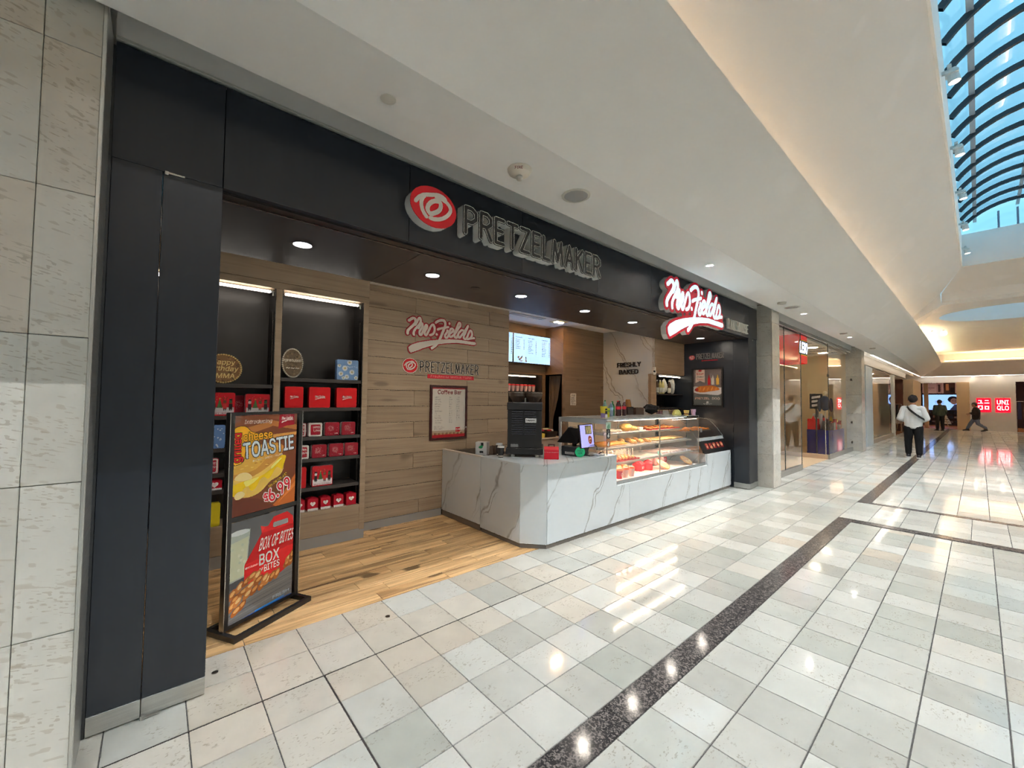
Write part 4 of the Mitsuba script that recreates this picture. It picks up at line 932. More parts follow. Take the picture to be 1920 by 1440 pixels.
# ------------------------------------------------------------------ display case
DC = thing('display_case', 'long glass pastry display case with lit shelves set into the service counter', 'display case')
Y0, Y1, XB, XG, ZB, ZTP = 4.435, 6.77, -3.84, -3.055, .545, 1.347
part(DC + '__bottom_rail', box(XG - .012, XG + .010, Y0 + .001, 7.0, .5125, .552, .002), 'metal', (176, 182, 186), label='grey glass rail')
part(DC + '__deck', box(XB, XG - .015, Y0, Y1 + .02, .505, .545), 'satin', (236, 232, 226))
part(DC + '__back', box(XB - .02, XB, 4.42, Y1, .895, ZTP), 'satin', (196, 184, 168), label='sliding back doors'); part(DC + '__back', box(XB - .02, XB, Y0, Y1, .505, .893), 'satin', (190, 180, 168))
for i, (a, b) in enumerate(((4.245, 5.518), (5.530, Y1))):
    part(DC + '__front_pane', quad((XG, a, .895 if i == 0 else .552), (XG, b, .895 if i == 0 else .552), (XG, b, ZTP - .022), (XG, a, ZTP - .022)), 'glass', label='front glass')
part(DC + '__front_pane', quad((XG, 4.435, .552), (XG, 5.518, .552), (XG, 5.518, .895), (XG, 4.435, .895)), 'glass', label='front glass')
part(DC + '__end_pane', quad((XB, 4.245, .895), (XG, 4.245, .895), (XG, 4.245, ZTP), (XB, 4.245, ZTP)), 'glass', label='end glass')
part(DC + '__end_pane', quad((XG, Y1, .552), (XB, Y1, .552), (XB, Y1, ZTP), (XG, Y1, ZTP)), 'glass', label='end glass')
part(DC + '__top', box(XB - .02, XG + .004, 4.24, Y1 + .004, ZTP - .006, ZTP - .0005, .002), 'gloss', (138, 142, 142), label='grey glass top')
part(DC + '__top_rail', box(XG - .020, XG + .003, 4.24, 6.35, ZTP - .026, ZTP - .0065, .002), 'satin', (232, 236, 234), label='white top rail')
part(DC + '__top_rail', box(XB - .015, XG - .022, 4.241, 4.259, ZTP - .065, ZTP - .0065, .002), 'satin', (196, 202, 202), label='grey end rail')
part(DC + '__post', box(XB - .02, XB + .02, 4.236, 4.262, .895, ZTP - .007, .003), 'satin', (206, 210, 212)); part(DC + '__post', box(XG - .008, XG + .003, 5.517, 5.531, .552, ZTP - .026), 'metal', (150, 150, 146)); part(DC + '__post', box(XG - .006, XG + .002, 4.24, 4.249, .895, ZTP - .026), 'metal', (150, 150, 146)); part(DC + '__post', box(XG - .006, XG + .002, Y1 - .006, Y1 + .002, .552, ZTP - .006), 'metal', (160, 160, 156))
shelves = [(1.146, 6.38, 4.30), (.958, 6.70, 4.30), (.760, 6.745, 4.46)]
for q, (z, ye_, ys_) in enumerate(shelves):
    part(DC + '__shelf', box(-3.74, -3.155, ys_, ye_, z - .016, z, .003), 'satin', (206, 202, 196)); part(DC + '__shelf_edge', box(-3.1549, -3.147, ys_, ye_, z - .022, z + .004, .002), 'metal', (190, 182, 170))
for y in (4.95, 5.55, 6.2): part(DC + '__upright', box(-3.80, -3.775, y, y + .012, .546, ZTP - .007), 'satin', (222, 216, 206))
CASEL = (255, 226, 190)
for z, x, p in ((ZTP - .034, -3.10, 20.0), (1.146 - .028, -3.22, 16.0), (.958 - .028, -3.22, 16.0), (.760 - .028, -3.22, 16.0)):
    part(DC + '__light_strip', box(x - .016, x, 4.47, 6.34, z, z + .010), 'matte', (255, 250, 240), emit=light(CASEL, p), label='light strip')
def tag(x, y, z, h, w, cols, label):
    t = thing('hanging_tag', label, 'tag'); pl = front(x, y, z)
    part(t + '__card', solid(RR(0, 0, w, h, .004), pl, 0, .002), 'satin', cols[0])
    art(t + '__print', [(RR(.002, .002, w - .002, h - .002, .003), cols[0]), (affinity.scale(Point(w * .5, h * .28).buffer(w * .3, quad_segs=4), 1, .9), cols[1]), (Point(w * .6, h * .5).buffer(w * .16, quad_segs=4), cols[1])] + [(R(w * .2, h * (.66 + .08 * q), w * .8, h * (.68 + .08 * q)), cols[1]) for q in range(3)], pl, .0026)
tag(-3.046, 4.205, 1.225, .085, .105, [(206, 226, 214), (120, 170, 140)], 'pale green sticker hanging at the left front corner of the display case')
tag(-3.044, 4.215, 1.105, .118, .075, [(28, 28, 30), (232, 232, 230)], 'black drink tag hanging at the left front corner of the display case')
tag(-3.044, 4.215, 1.000, .10, .075, [(170, 104, 58), (240, 236, 228)], 'orange brown drink tag hanging lowest at the left front corner of the display case')

# food
fr = np.random.default_rng(21)
def tint(c, a=14): return tuple(int(np.clip(v + fr.integers(-a, a + 1), 0, 255)) for v in c)
def blob(sx, sy, sz, seed, n=2, amp=.12, f=9):
    m = trimesh.creation.icosphere(n, 1.0); v = m.vertices
    d = 1 + amp * (meshkit.noise(v * 2.2 + seed * 3.1) - .5) * 2
    m.vertices = v * d[:, None] * [sx, sy, sz]; return m
def shade(m, c0, c1, seed):
    t = meshkit.fbm(m.vertices * 60 + seed, 3)[:, None]; zz = np.clip((m.vertices[:, 2:3] - m.vertices[:, 2].min()) / max(np.ptp(m.vertices[:, 2]), 1e-6), 0, 1)
    return lin(c0) * (1 - t) * 1.0 + lin(c1) * t
def food(name, m, c0, c1, x, y, z, label, cat_, group, rz=0.0):
    t = thing(name, label, cat_, group)
    m = tmesh(m); m.apply_translation((0, 0, -m.vertices[:, 2].min())); col = shade(m, c0, c1, fr.random() * 9); m = move(m, x, y, z + .0004, rz)
    part(t, m, 'food', vcol=col, smooth=True, top=True); return t
def pretzel_mesh(r=.055):
    a = np.linspace(0, 2 * np.pi, 30); p = [(r * (1.1 * math.sin(q) + .35 * math.sin(3 * q)), r * (.85 * math.cos(q) + .45 * math.cos(2 * q)), .014 + .006 * math.sin(3 * q)) for q in a]
    return tube(p, .0135, 6)
ZT1, ZT2, ZT3 = shelves[0][0], shelves[1][0], shelves[2][0]
def tray(x0, x1, y0, y1, z, c, label, group=None):
    t = thing('serving_tray', label, 'tray', group)
    part(t, cat([box(x0, x1, y0, y1, z + .0003, z + .005), box(x0, x1, y0, y0 + .008, z + .0003, z + .018), box(x0, x1, y1 - .008, y1, z + .0003, z + .018), box(x0, x0 + .008, y0, y1, z + .0003, z + .018), box(x1 - .008, x1, y0, y1, z + .0003, z + .018)]), 'satin', c, top=True); return z + .0055
g = 'pastries on the upper shelf of the display case'
z = tray(-3.55, -3.17, 4.34, 4.80, ZT1, (226, 214, 208), 'pale tray of wrapped pastries at the left of the upper case shelf')
for i in range(8): food('wrapped_pastry', rbox(-.045, .045, -.032, .032, 0, .035, .014), (226, 206, 176), (240, 232, 220), -3.23 - .13 * (i // 4), 4.41 + .11 * (i % 4), z, 'pale wrapped pastry slice on the pale tray at the left of the upper shelf', 'pastry', g, fr.random())
z = tray(-3.55, -3.17, 4.86, 5.34, ZT1, (226, 210, 200), 'tray with buns and clear packs in the middle of the upper case shelf')
food('cheese_bun', blob(.09, .085, .055, 2), (222, 164, 74), (246, 206, 120), -3.26, 4.96, z, 'large golden cheese bun on the upper case shelf', 'bun', None)
food('cheese_bun', blob(.07, .075, .035, 5), (226, 184, 96), (246, 222, 150), -3.27, 5.14, z, 'flat pale yellow bun beside the large golden bun on the upper case shelf', 'bun', None)
for i in range(3): food('cookie_pack', rbox(-.05, .05, -.05, .05, 0, .05, .012), (206, 196, 190), (236, 230, 226), -3.24 - .12 * i, 5.26, z, 'clear cookie pack behind the small price cards on the upper shelf', 'pack', g)
z = tray(-3.58, -3.165, 5.42, 6.34, ZT1, (196, 72, 62), 'long red lined tray of pretzels on the right of the upper case shelf')
for i in range(8): food('soft_pretzel', pretzel_mesh(.05), (176, 96, 34), (232, 158, 74), -3.255 - .17 * (i % 2), 5.52 + .105 * i, z + .004, 'golden soft pretzel on the long red lined tray', 'pretzel', 'soft pretzels on the red tray', fr.random() * 6)
g = 'bread sticks on the middle shelf'
z = tray(-3.60, -3.165, 4.34, 5.02, ZT2, (214, 200, 186), 'tray of pretzel sticks at the left of the middle case shelf')
for i in range(12): food('pretzel_stick', blob(.16, .020, .022, i, amp=.08), (206, 142, 66), (240, 190, 116), -3.38, 4.39 + .051 * i, z + (.0 if i % 3 else .0), 'golden pretzel stick lying on the left middle tray', 'pretzel stick', g, .03 * fr.normal())
z = tray(-3.60, -3.165, 5.06, 5.62, ZT2, (206, 196, 186), 'tray of twisted rolls in the middle of the middle case shelf')
for i in range(6): food('twisted_roll', cat([blob(.036, .026, .026, i).apply_translation((0, .030 * q, .006 * (q % 2))) for q in range(-2, 3)]), (198, 132, 58), (244, 206, 140), -3.26 - .20 * (i % 2), 5.15 + .19 * (i // 2), z, 'golden twisted roll on the middle case shelf', 'roll', 'twisted rolls on the middle shelf', .9)
z = tray(-3.60, -3.165, 5.68, 6.62, ZT2, (200, 200, 200), 'steel tray of flat breads at the right of the middle case shelf')
for i in range(9): food('filled_flatbread', blob(.15, .042, .02, i + 30, amp=.1), (206, 160, 90), (238, 206, 150), -3.36, 5.74 + .10 * i, z, 'pale golden filled flatbread on the steel tray', 'flatbread', 'flatbreads on the steel tray', .1 * fr.normal())
z = tray(-3.60, -3.165, 4.50, 5.18, ZT3, (186, 60, 58), 'red tray with cake pops at the left of the lower case shelf')
for i in range(24):
    x, y = -3.24 - .085 * (i // 8), 4.56 + .078 * (i % 8) + .02 * (i // 8)
    t = thing('cake_pop', 'pale yellow cake pop with paper stick upright on the red tray', 'cake pop', 'cake pops on the red tray')
    m = blob(.023, .023, .024, i); m.apply_translation((x, y, z + .0235)); part(t + '__cake', m, 'food', tint((236, 206, 150)), smooth=True)
    part(t + '__stick', cyl((x, y, z + .040), (x + .004 * fr.normal(), y + .004 * fr.normal(), z + .140), .0062, n=7), 'satin', (252, 244, 226))
for i in range(6): food('iced_cookie', cyl((0, 0, 0), (0, 0, .014), .042, .040, n=18), (226, 222, 226), (206, 196, 200), -3.19, 5.19 + .0 + .088 * i, z - .0055 + .0003 if False else ZT3, 'round white iced cookie in the front row of the lower case shelf', 'cookie', 'white iced cookies on the lower shelf')
part(thing('price_card', 'pale turquoise price card standing among the white iced cookies', 'card'), hull([(-3.175, 5.70, ZT3 + .0005), (-3.175, 5.79, ZT3 + .0005), (-3.20, 5.79, ZT3 + .06), (-3.20, 5.70, ZT3 + .06), (-3.178, 5.70, ZT3 + .0005), (-3.178, 5.79, ZT3 + .0005)]), 'satin', (150, 206, 196), top=True)
for i in range(3):
    z = tray(-3.60, -3.165, 5.84 + .30 * i, 6.12 + .30 * i, ZT3, (226, 220, 222), 'pale lined tray at the right of the lower case shelf', 'pale trays on the lower shelf')
    for q in range(3): food('iced_bar', rbox(-.16, .16, -.034, .034, 0, .028, .010), (236, 222, 220), (220, 190, 180), -3.37, 5.89 + .30 * i + .09 * q, z, 'long pale iced bar on a pale lined tray', 'pastry', 'iced bars on the pale trays')
ZD = .5455
for i in range(6):
    x, y = -3.16 - .14 * (i % 2), 4.66 + .13 * (i // 2) * 1.1 + .04 * (i % 2)
    t = thing('bites_cup', ['red cup with white print at the left of the case floor', 'clear cup of bites with orange lid behind the red cup'][i > 0], 'cup', None if i == 0 else 'clear lidded cups on the case floor')
    part(t + '__cup', lathe([(0, 0), (.034, 0), (.046, .105), (.044, .105), (0, .103)], (x, y, ZD)), 'satin', (190, 24, 44) if i == 0 else (226, 176, 160), smooth=40)
    part(t + '__lid', lathe([(0, 0), (.049, 0), (.049, .012), (.036, .03), (0, .03)], (x, y, ZD + .1052)), 'satin', (236, 120, 74), smooth=40)
    if i == 0:
        pl = Plane((x + .0405, y - .02, ZD + .028), (0, 1, 0), (.12, 0, .9928)); art(t + '__print', [(Point(.018, .03).buffer(.020, quad_segs=5).difference(Point(.016, .03).buffer(.012, quad_segs=4)), (246, 232, 230))], pl, .003)
for (x, y, w, rz, lb) in ((-3.34, 5.42, .15, .2, 'left'), (-3.32, 5.64, .19, .5, 'middle'), (-3.55, 6.44, .17, .1, 'right')):
    t = thing('carry_box', f'bright red folding carry box on the case floor, {lb} of three', 'box')
    part(t + '__body', move(box(-.07, .07, -w / 2, w / 2, 0, .10, .003), x, y, ZD, rz), 'satin', (214, 22, 36))
    part(t + '__handle', move(cat([hull([(-.07, -w / 2, .1), (.07, -w / 2, .1), (.07, w / 2, .1), (-.07, w / 2, .1), (-.004, -w / 4, .145), (.004, -w / 4, .145), (.004, w / 4, .145), (-.004, w / 4, .145)])]), x, y, ZD, rz), 'satin', (226, 34, 44))
    part(t + '__print', move(flat(fit('BOX', -w * .3, w * .3, .035, .035), Plane((.0705, 0, 0), (0, 1, 0), (0, 0, 1))), x, y, ZD, rz), 'satin', (246, 236, 232), stuff=True)
for (x, y, lb) in ((-3.19, 5.86, 'left'), (-3.19, 6.60, 'right')):
    t = thing('giant_cookie', f'round frosted cookie lying tilted on the case floor, {lb} of two', 'cookie')
    pl = Plane((x, y, ZD + .066), (0, 1, 0), (-.85, 0, .527)); e = Point(0, 0).buffer(.104, quad_segs=9)
    part(t + '__base', solid(e, pl, -.008, .008), 'food', (206, 160, 104)); art(t + '__icing', [(e.buffer(-.006), (236, 206, 150))] + [(Point(.08 * math.cos(q) * fr.random(), .08 * math.sin(q)).buffer(.012, quad_segs=2), (214, 168, 112)) for q in np.arange(0, 6.2, .5)] + [(fit('Best Dad', -.06, .06, -.01, .024), (214, 90, 80))], pl, .0085, 'food')
for i in range(3): food('snack_bag', rbox(-.03, .03, -.055, .055, 0, .16, .022), (236, 206, 196), (206, 90, 84), -3.45 + .02 * i, 5.92 + .14 * i, ZD, 'clear snack bag standing on the case floor between the red boxes', 'bag', 'snack bags on the case floor')

# curved warmer
WC = thing('curved_warmer', 'curved glass warming case with black sloped sign at the counter right end', 'display case')
prof = [(-3.150, .95), (-3.215, 1.01), (-3.285, 1.055), (-3.345, 1.160), (-3.43, 1.245), (-3.50, 1.256), (-3.83, 1.256)]
ps = [(-3.150, .95), (-3.224, 1.0), (-3.282, 1.07), (-3.335, 1.165), (-3.385, 1.222), (-3.43, 1.247), (-3.50, 1.256), (-3.83, 1.256)]
ps = [(-3.150, .95), (-3.19, 1.005), (-3.235, 1.068), (-3.29, 1.130), (-3.345, 1.185), (-3.40, 1.228), (-3.45, 1.250), (-3.83, 1.256)]
v = [[x, y, z] for y in (6.90, 7.96) for x, z in ps]; n = len(ps)
part(WC + '__curved_pane', tmesh((v, [[i, i + 1, n + i + 1, n + i] for i in range(n - 1)])), 'glass', smooth=40, label='curved glass')
for y in (6.90, 7.96):
    part(WC + '__end_pane', flat(Polygon([(-p[0], p[1]) for p in ps] + [(3.83, .70), (3.055, .70)]), Plane((0, y, 0), (-1, 0, 0), (0, 0, 1))), 'glass', label='end glass')
    part(WC + '__rim', tube([(p[0], y, p[1]) for p in ps], .004, 6), 'metal', (196, 196, 192))
part(WC + '__sign_front', hull([(x, y, z) for y in (6.98, 7.95) for x, z in ((-3.050, .692), (-3.08, .692), (-3.148, .895), (-3.165, .895))]), 'satin', (26, 27, 30), label='black sloped sign panel')
part(WC + '__cap', hull([(x, y, z) for y in (6.98, 7.95) for x, z in ((-3.128, .898), (-3.175, .898), (-3.148, .945), (-3.185, .945))]), 'satin', (206, 216, 220), label='pale cap')
sl = np.array([-.098, 0, .203]); sl /= np.linalg.norm(sl)
pl = Plane((-3.050, 7.13, .692), (0, 1, 0), sl)
for i in range(5):
    w, h = .115, .105; x0 = i * .15
    art(WC + '__picture', [(R(x0, .07, x0 + w, .07 + h), (150, 34, 36))] + [(Point(x0 + w * (.2 + .6 * fr.random()), .07 + h * (.2 + .6 * fr.random())).buffer(.022, quad_segs=3).intersection(R(x0, .07, x0 + w, .07 + h)), ((226, 150, 110), (240, 206, 170), (200, 90, 70))[q % 3]) for q in range(5)], pl, .0012)
part(WC + '__body', box(-3.84, -3.06, 6.97, 7.96, .689, .70), 'satin', (196, 178, 160)); part(WC + '__back', box(-3.86, -3.842, 6.92, 7.96, .69, 1.256), 'satin', (130, 112, 98))
part(WC + '__shelf', box(-3.72, -3.33, 6.93, 7.90, 1.040, 1.048), 'metal', (190, 180, 168))
for i in range(10): food('soft_pretzel', pretzel_mesh(.06), (196, 104, 30), (240, 166, 70), -3.40 - .17 * (i % 2), 7.0 + .095 * i, 1.0485 + .004, 'orange brown soft pretzel on the shelf of the curved warmer', 'pretzel', 'soft pretzels in the warmer', fr.random() * 6)
for i in range(4): food('pretzel_dog', blob(.10, .034, .032, i + 3), (176, 110, 66), (226, 170, 120), -3.36, 7.12 + .15 * i, .7005, 'brown pretzel dog on the floor of the curved warmer', 'pretzel dog', 'pretzel dogs in the warmer')
part(WC + '__price_tag', box(-3.325, -3.323, 7.42, 7.50, 1.02, 1.09), 'satin', (240, 240, 238))
part(WC + '__light_strip', box(-3.62, -3.60, 6.98, 7.9, 1.235, 1.245), 'matte', (255, 244, 220), emit=light(CASEL, 20), label='light strip')

# on the case top
ZC2 = ZTP - .0002
def paper_cup(x, y, z, r, h, c, label, band=None, group=None):
    t = thing('paper_cup', label, 'cup', group)
    part(t + '__cup', lathe([(0, 0), (r * .72, 0), (r, h), (r * 1.05, h), (r * .96, h - .003), (0, h - .004)], (x, y, z), 18), 'satin', c, smooth=40)
    if band: part(t + '__band', lathe([(r * (.72 + .28 * band[0]) + .0006, h * band[0]), (r * (.72 + .28 * band[1]) + .0006, h * band[1])], (x, y, z), 18), 'satin', band[2], smooth=True)
    return t
t = paper_cup(-3.25, 4.44, ZC2, .047, .155, (232, 208, 60), 'yellow, black and white paper cup at the left front of the case top', (.02, .42, (150, 130, 176)))
pl = Plane((-3.25 + .0295, 4.44 - .0255, ZC2), (.66, .75, 0), (0, 0, 1)); 
art(t + '__print', [(Point(.02, .115).buffer(.013, quad_segs=4), (34, 32, 34)), (R(.008, .060, .034, .094), (40, 40, 48)), (R(.006, .008, .036, .050), (240, 240, 238))], pl, .020)
paper_cup(-3.42, 4.76, ZC2, .036, .125, (190, 190, 40), 'yellow green paper cup just behind the black and yellow cup', (.55, .8, (120, 150, 60)))
def bottle(x, y, z, h, r, liquid, lab, capc, label, group=None, fill=.86, labz=(.42, .68)):
    t = thing('drink_bottle', label, 'bottle', group)
    p = [(0, 0), (r * .85, 0), (r, h * .03), (r, h * .62), (r * .98, h * .66), (r * .62, h * .82), (r * .40, h * .88), (r * .36, h * .93)]
    part(t + '__bottle', lathe(p, (x, y, z), 18), 'gloss', liquid, smooth=40)
    part(t + '__label', lathe([(r + .0006, h * labz[0]), (r + .0006, h * labz[1] - .012)], (x, y, z), 18), 'satin', lab, smooth=True)
    part(t + '__cap', lathe([(0, h * .925), (r * .44, h * .925), (r * .44, h), (0, h)], (x, y, z), 12), 'satin', capc, smooth=40)
bottle(-3.66, 5.03, ZC2, .235, .032, (126, 160, 156), (96, 190, 150), (60, 120, 70), 'clear bottle with green label, leftmost of the row on the case top')
bottle(-3.60, 5.10, ZC2, .205, .032, (130, 150, 170), (170, 206, 226), (220, 224, 226), 'clear water bottle with pale blue label on the case top')
bottle(-3.66, 5.22, ZC2, .220, .030, (30, 96, 56), (30, 130, 74), (40, 110, 60), 'dark green soda bottle on the case top')
bottle(-3.60, 5.27, ZC2, .230, .031, (60, 34, 36), (206, 40, 56), (200, 50, 60), 'cola bottle with red cap and red label on the case top')
bottle(-3.66, 5.40, ZC2, .228, .031, (60, 36, 40), (190, 30, 50), (40, 36, 38), 'cola bottle with black cap on the case top')
bottle(-3.60, 5.44, ZC2, .230, .031, (64, 36, 40), (206, 50, 70), (226, 224, 224), 'cola bottle with white cap, rightmost of the row on the case top')
t = thing('dark_box', 'dark brown carton at the back of the case top beside the bottles', 'box'); part(t, box(-3.85, -3.74, 5.76, 5.92, ZC2, ZC2 + .13, .003), 'satin', (40, 30, 28), top=True)
t = thing('dark_box', 'wide brown carton at the back of the case top under the stone wall', 'box'); part(t, box(-3.85, -3.72, 5.96, 6.20, ZC2, ZC2 + .115, .003), 'satin', (64, 46, 38), top=True)
t = thing('amber_cone', 'amber tapered pitcher standing on the dark carton', 'pitcher'); part(t, lathe([(0, 0), (.055, 0), (.036, .12), (.032, .118), (0, .01)], (-3.79, 5.84, ZC2 + .1302), 14), 'gloss', (120, 78, 36), smooth=40, top=True)
t = thing('black_bag', 'slumped black bag at the back of the case top', 'bag'); m = blob(.075, .20, .085, 3, 3, .3); m.apply_translation((-3.76, 6.50, 0)); m.apply_translation((0, 0, ZC2 - m.vertices[:, 2].min())); part(t, m, 'matte', (22, 21, 22), smooth=True, top=True)
t = thing('price_sign', 'small grey price sign standing on the case top before the side niche', 'card'); part(t, hull([(-3.52, 6.50, ZC2), (-3.52, 6.68, ZC2), (-3.56, 6.50, ZC2), (-3.56, 6.68, ZC2), (-3.54, 6.50, ZC2 + .07), (-3.54, 6.68, ZC2 + .07)]), 'satin', (150, 146, 140), top=True)
t = thing('lemon_dome', 'pale yellow dome shaped lamp on the right of the case top', 'ornament'); part(t, lathe([(0, 0), (.072, 0), (.076, .012), (.058, .06), (.034, .088), (0, .094)], (-3.32, 6.55, ZC2), 12), 'satin', (226, 224, 130), smooth=30, top=True)
paper_cup(-3.16, 6.56, ZC2, .044, .085, (236, 206, 120), 'yellow paper cup with brown print on the right of the case top', (.15, .4, (150, 96, 60)))
paper_cup(-3.13, 6.74, ZC2, .042, .10, (214, 178, 206), 'lilac paper cup at the right end of the case top', (.6, .64, (180, 130, 170)))

# ------------------------------------------------------------------ equipment on the counter
ZW = .8922
CM = thing('coffee_machine', 'tall black coffee machine seen from its louvred back on the counter corner', 'coffee machine')
ax, dx_ = np.array([.715, .70]), np.array([-.70, .715]); c0 = np.array([-3.578, 3.325])
def cmb(u0, u1, d0, d1, z0, z1, b=.004):
    m = box(u0, u1, d0, d1, z0, z1, b); v = m.vertices.copy(); xy = c0 + np.outer(v[:, 0], ax) + np.outer(v[:, 1], dx_); m.vertices = np.c_[xy, v[:, 2]]; return m
cpl = Plane((c0[0], c0[1], 0), (ax[0], ax[1], 0), (0, 0, 1))
part(CM + '__base', cmb(-.222, .222, -.010, .50, .925, 1.002, .006), 'satin', (24, 24, 26)); kb = part(CM + '__body', cmb(-.205, .205, 0, .49, 1.002, 1.452, .005), 'satin', (20, 20, 22)); part(CM + '__top_rim', cmb(-.212, .212, -.006, .495, 1.453, 1.545, .008), 'satin', (32, 32, 35))
for u in (-.16, .13): part(CM + '__foot', cmb(u, u + .045, .012, .05, ZW, .926), 'metal', (170, 168, 164))
for q in range(11):
    z = 1.165 + q * .0265
    for u0, u1 in ((-.155, -.02), (.0, .135)):
        if u0 == .0 and 1.295 < z < 1.375: continue
        part(kb + '__louvre', hull(cpl([(u0, z), (u1, z), (u1, z + .010), (u0, z + .010)], .001).tolist() + cpl([(u0, z), (u1, z), (u1, z + .002), (u0, z + .002)], .014).tolist()), 'satin', (58, 60, 68))
kn = part(kb + '__nameplate', solid(R(.010, 1.306, .140, 1.356), cpl, .001, .006), 'satin', (236, 236, 236), label='white nameplate'); part(CM + '__nameplate_lettering', flat(fit('FAEMA', .022, .128, 1.322, .020), cpl, .0066), 'satin', (26, 26, 28), stuff=True)
part(CM + '__data_plate', solid(R(-.165, 1.012, -.075, 1.048), cpl, .001, .003), 'metal', (140, 140, 140), label='small metal data plate')
for u in (-.105, .105):
    p = c0 + ax * u + dx_ * .22
    kh = part(CM + '__bean_hopper', lathe([(.055, 0), (.075, .035), (.105, .075), (.108, .115), (.104, .118), (.10, .112), (.07, .04), (0, .03)], (p[0], p[1], 1.547), 20), 'gloss', (74, 62, 54), smooth=30, label='smoky bean hopper')
    part(kh + '__rim', lathe([(.106, .112), (.111, .112), (.111, .124), (.104, .124)], (p[0], p[1], 1.547), 20), 'metal', (150, 140, 132), smooth=30)
part(CM + '__tap', cat([cyl(tuple(np.r_[c0 - dx_ * -.12, 1.546]), tuple(np.r_[c0 + dx_ * .12, 1.60]), .010, n=10)]), 'metal', (190, 188, 184))
for i, (x, y, s) in enumerate(((-3.745, 3.10, 1.0), (-3.86, 3.17, 1.15))):
    t = thing('coffee_cup', ['black paper coffee cup with white lid in front of the cup stack', 'taller black paper coffee cup with white lid beside the machine'][i], 'cup')
    part(t + '__cup', lathe([(0, 0), (.030, 0), (.041, .115 * s), (0, .115 * s)], (x, y, ZW), 18), 'satin', (30, 27, 27), smooth=40); part(t + '__lid', lathe([(.043, 0), (.043, .008), (.038, .02), (0, .021)], (x, y, ZW + .115 * s), 18), 'satin', (240, 238, 234), smooth=40)
    part(t + '__band', lathe([(.0312, .010), (.0325, .026)], (x, y, ZW), 18), 'satin', (170, 160, 150), smooth=True)
RB = thing('carry_box', 'small red folding carry box with handle on the counter beside the coffee machine', 'box')
m = lambda q: move(q, -3.305, 3.505, ZW, math.radians(44))
part(RB + '__body', m(box(-.085, .085, -.062, .062, 0, .112, .003)), 'satin', (206, 22, 44)); part(RB + '__roof', m(hull([(-.085, -.062, .112), (.085, -.062, .112), (.085, .062, .112), (-.085, .062, .112), (-.085, -.005, .142), (.085, -.005, .142), (.085, .005, .142), (-.085, .005, .142)])), 'satin', (196, 20, 40))
part(RB + '__handle', m(cat([box(-.04, -.025, -.003, .003, .14, .165), box(.025, .04, -.003, .003, .14, .165), box(-.04, .04, -.003, .003, .158, .17)])), 'satin', (60, 20, 24)); part(RB + '__fold_line', m(box(-.0855, .0855, -.0626, .0626, .079, .083)), 'satin', (240, 170, 176))
BT = thing('condiment_shelf', 'dark shelf behind the swing gate', 'shelf'); part(BT, box(-4.82, -3.97, 3.02, 3.60, .845, .868, .002), 'satin', (30, 28, 28), top=True)
DB = thing('napkin_box', 'white napkin dispenser box with green and black logo behind the swing gate', 'box')
part(DB + '__body', move(box(-.075, .075, -.065, .065, 0, .165, .003), -4.20, 3.17, .8683, math.radians(38)), 'satin', (232, 232, 230))
pl = Plane((-4.20 + .0653 * math.cos(math.radians(-52)) , 3.17 + .0653 * math.sin(math.radians(-52)), .8683), (math.cos(math.radians(38)), math.sin(math.radians(38)), 0), (0, 0, 1))
art(DB + '__print', [(R(-.005, .115, .03, .16), (30, 30, 30)), (sm([(-.035, .10), (-.01, .085), (.02, .10), (.02, .125), (-.01, .12)]), (30, 140, 84)), (R(-.02, .03, .03, .055), (30, 32, 34))], pl, .0008)
for i in range(4):
    t = thing('sugar_packet_rack', ['brown wire napkin bundle beside the white box', 'second brown bundle beside the white box', 'third brown bundle beside the white box', 'brown bundle nearest the coffee cups'][i], 'bundle')
    part(t, move(hull([(-.03, -.02, 0), (.03, -.02, 0), (.03, .02, 0), (-.03, .02, 0), (-.022, -.016, .12), (.022, -.016, .12), (.026, .016, .105), (-.026, .016, .105)]), -4.03 - .02 * i, 3.10 + .10 * i, .8683, .5 + .2 * i) if i else move(hull([(-.03, -.02, 0), (.03, -.02, 0), (.03, .02, 0), (-.03, .02, 0), (-.022, -.016, .10), (.022, -.016, .10), (.026, .016, .115), (-.026, .016, .115)]), -4.12, 3.28, .8683, .3), 'satin', (86, 70, 58), top=True)
# till
PT = thing('cash_register', 'black touchscreen till with customer display and green sticker on the counter before the display case', 'till')
part(PT + '__base', move(box(-.13, .13, -.115, .115, 0, .115, .008), -3.34, 3.97, ZW, .1), 'satin', (34, 40, 44))
part(PT + '__paper_slot', move(box(-.07, .07, -.118, -.1155, .02, .05), -3.34, 3.97, ZW, .1), 'satin', (150, 150, 150))
part(PT + '__stalk', cyl((-3.36, 3.99, ZW + .115), (-3.38, 4.0, 1.10), .035, .03, n=12), 'satin', (22, 22, 24))
q = np.array([(-3.60, 3.92, 1.035), (-3.45, 3.97, 1.232), (-3.26, 3.97, 1.228), (-3.245, 3.90, 1.045)])
part(PT + '__staff_screen', hull(np.vstack([q, q + [-.0, .035, .012]])), 'satin', (16, 16, 18), label='black staff monitor seen from behind')
sv = np.array([-.035, 0, .265]); sv /= np.linalg.norm(sv); pl = Plane((-3.135, 3.85, 1.008), (math.sin(-.12), math.cos(-.12), 0), sv)
kd = part(PT + '__display', solid(RR(-.008, -.008, .298, .278, .008), pl, -.022, 0), 'satin', (30, 30, 36), label='customer display')
part(kd + '__image', flat(R(0, 0, .290, .270), pl, .0006), 'matte', (150, 150, 226), emit=light((150, 148, 232), .42, .1), label='lilac lit screen')
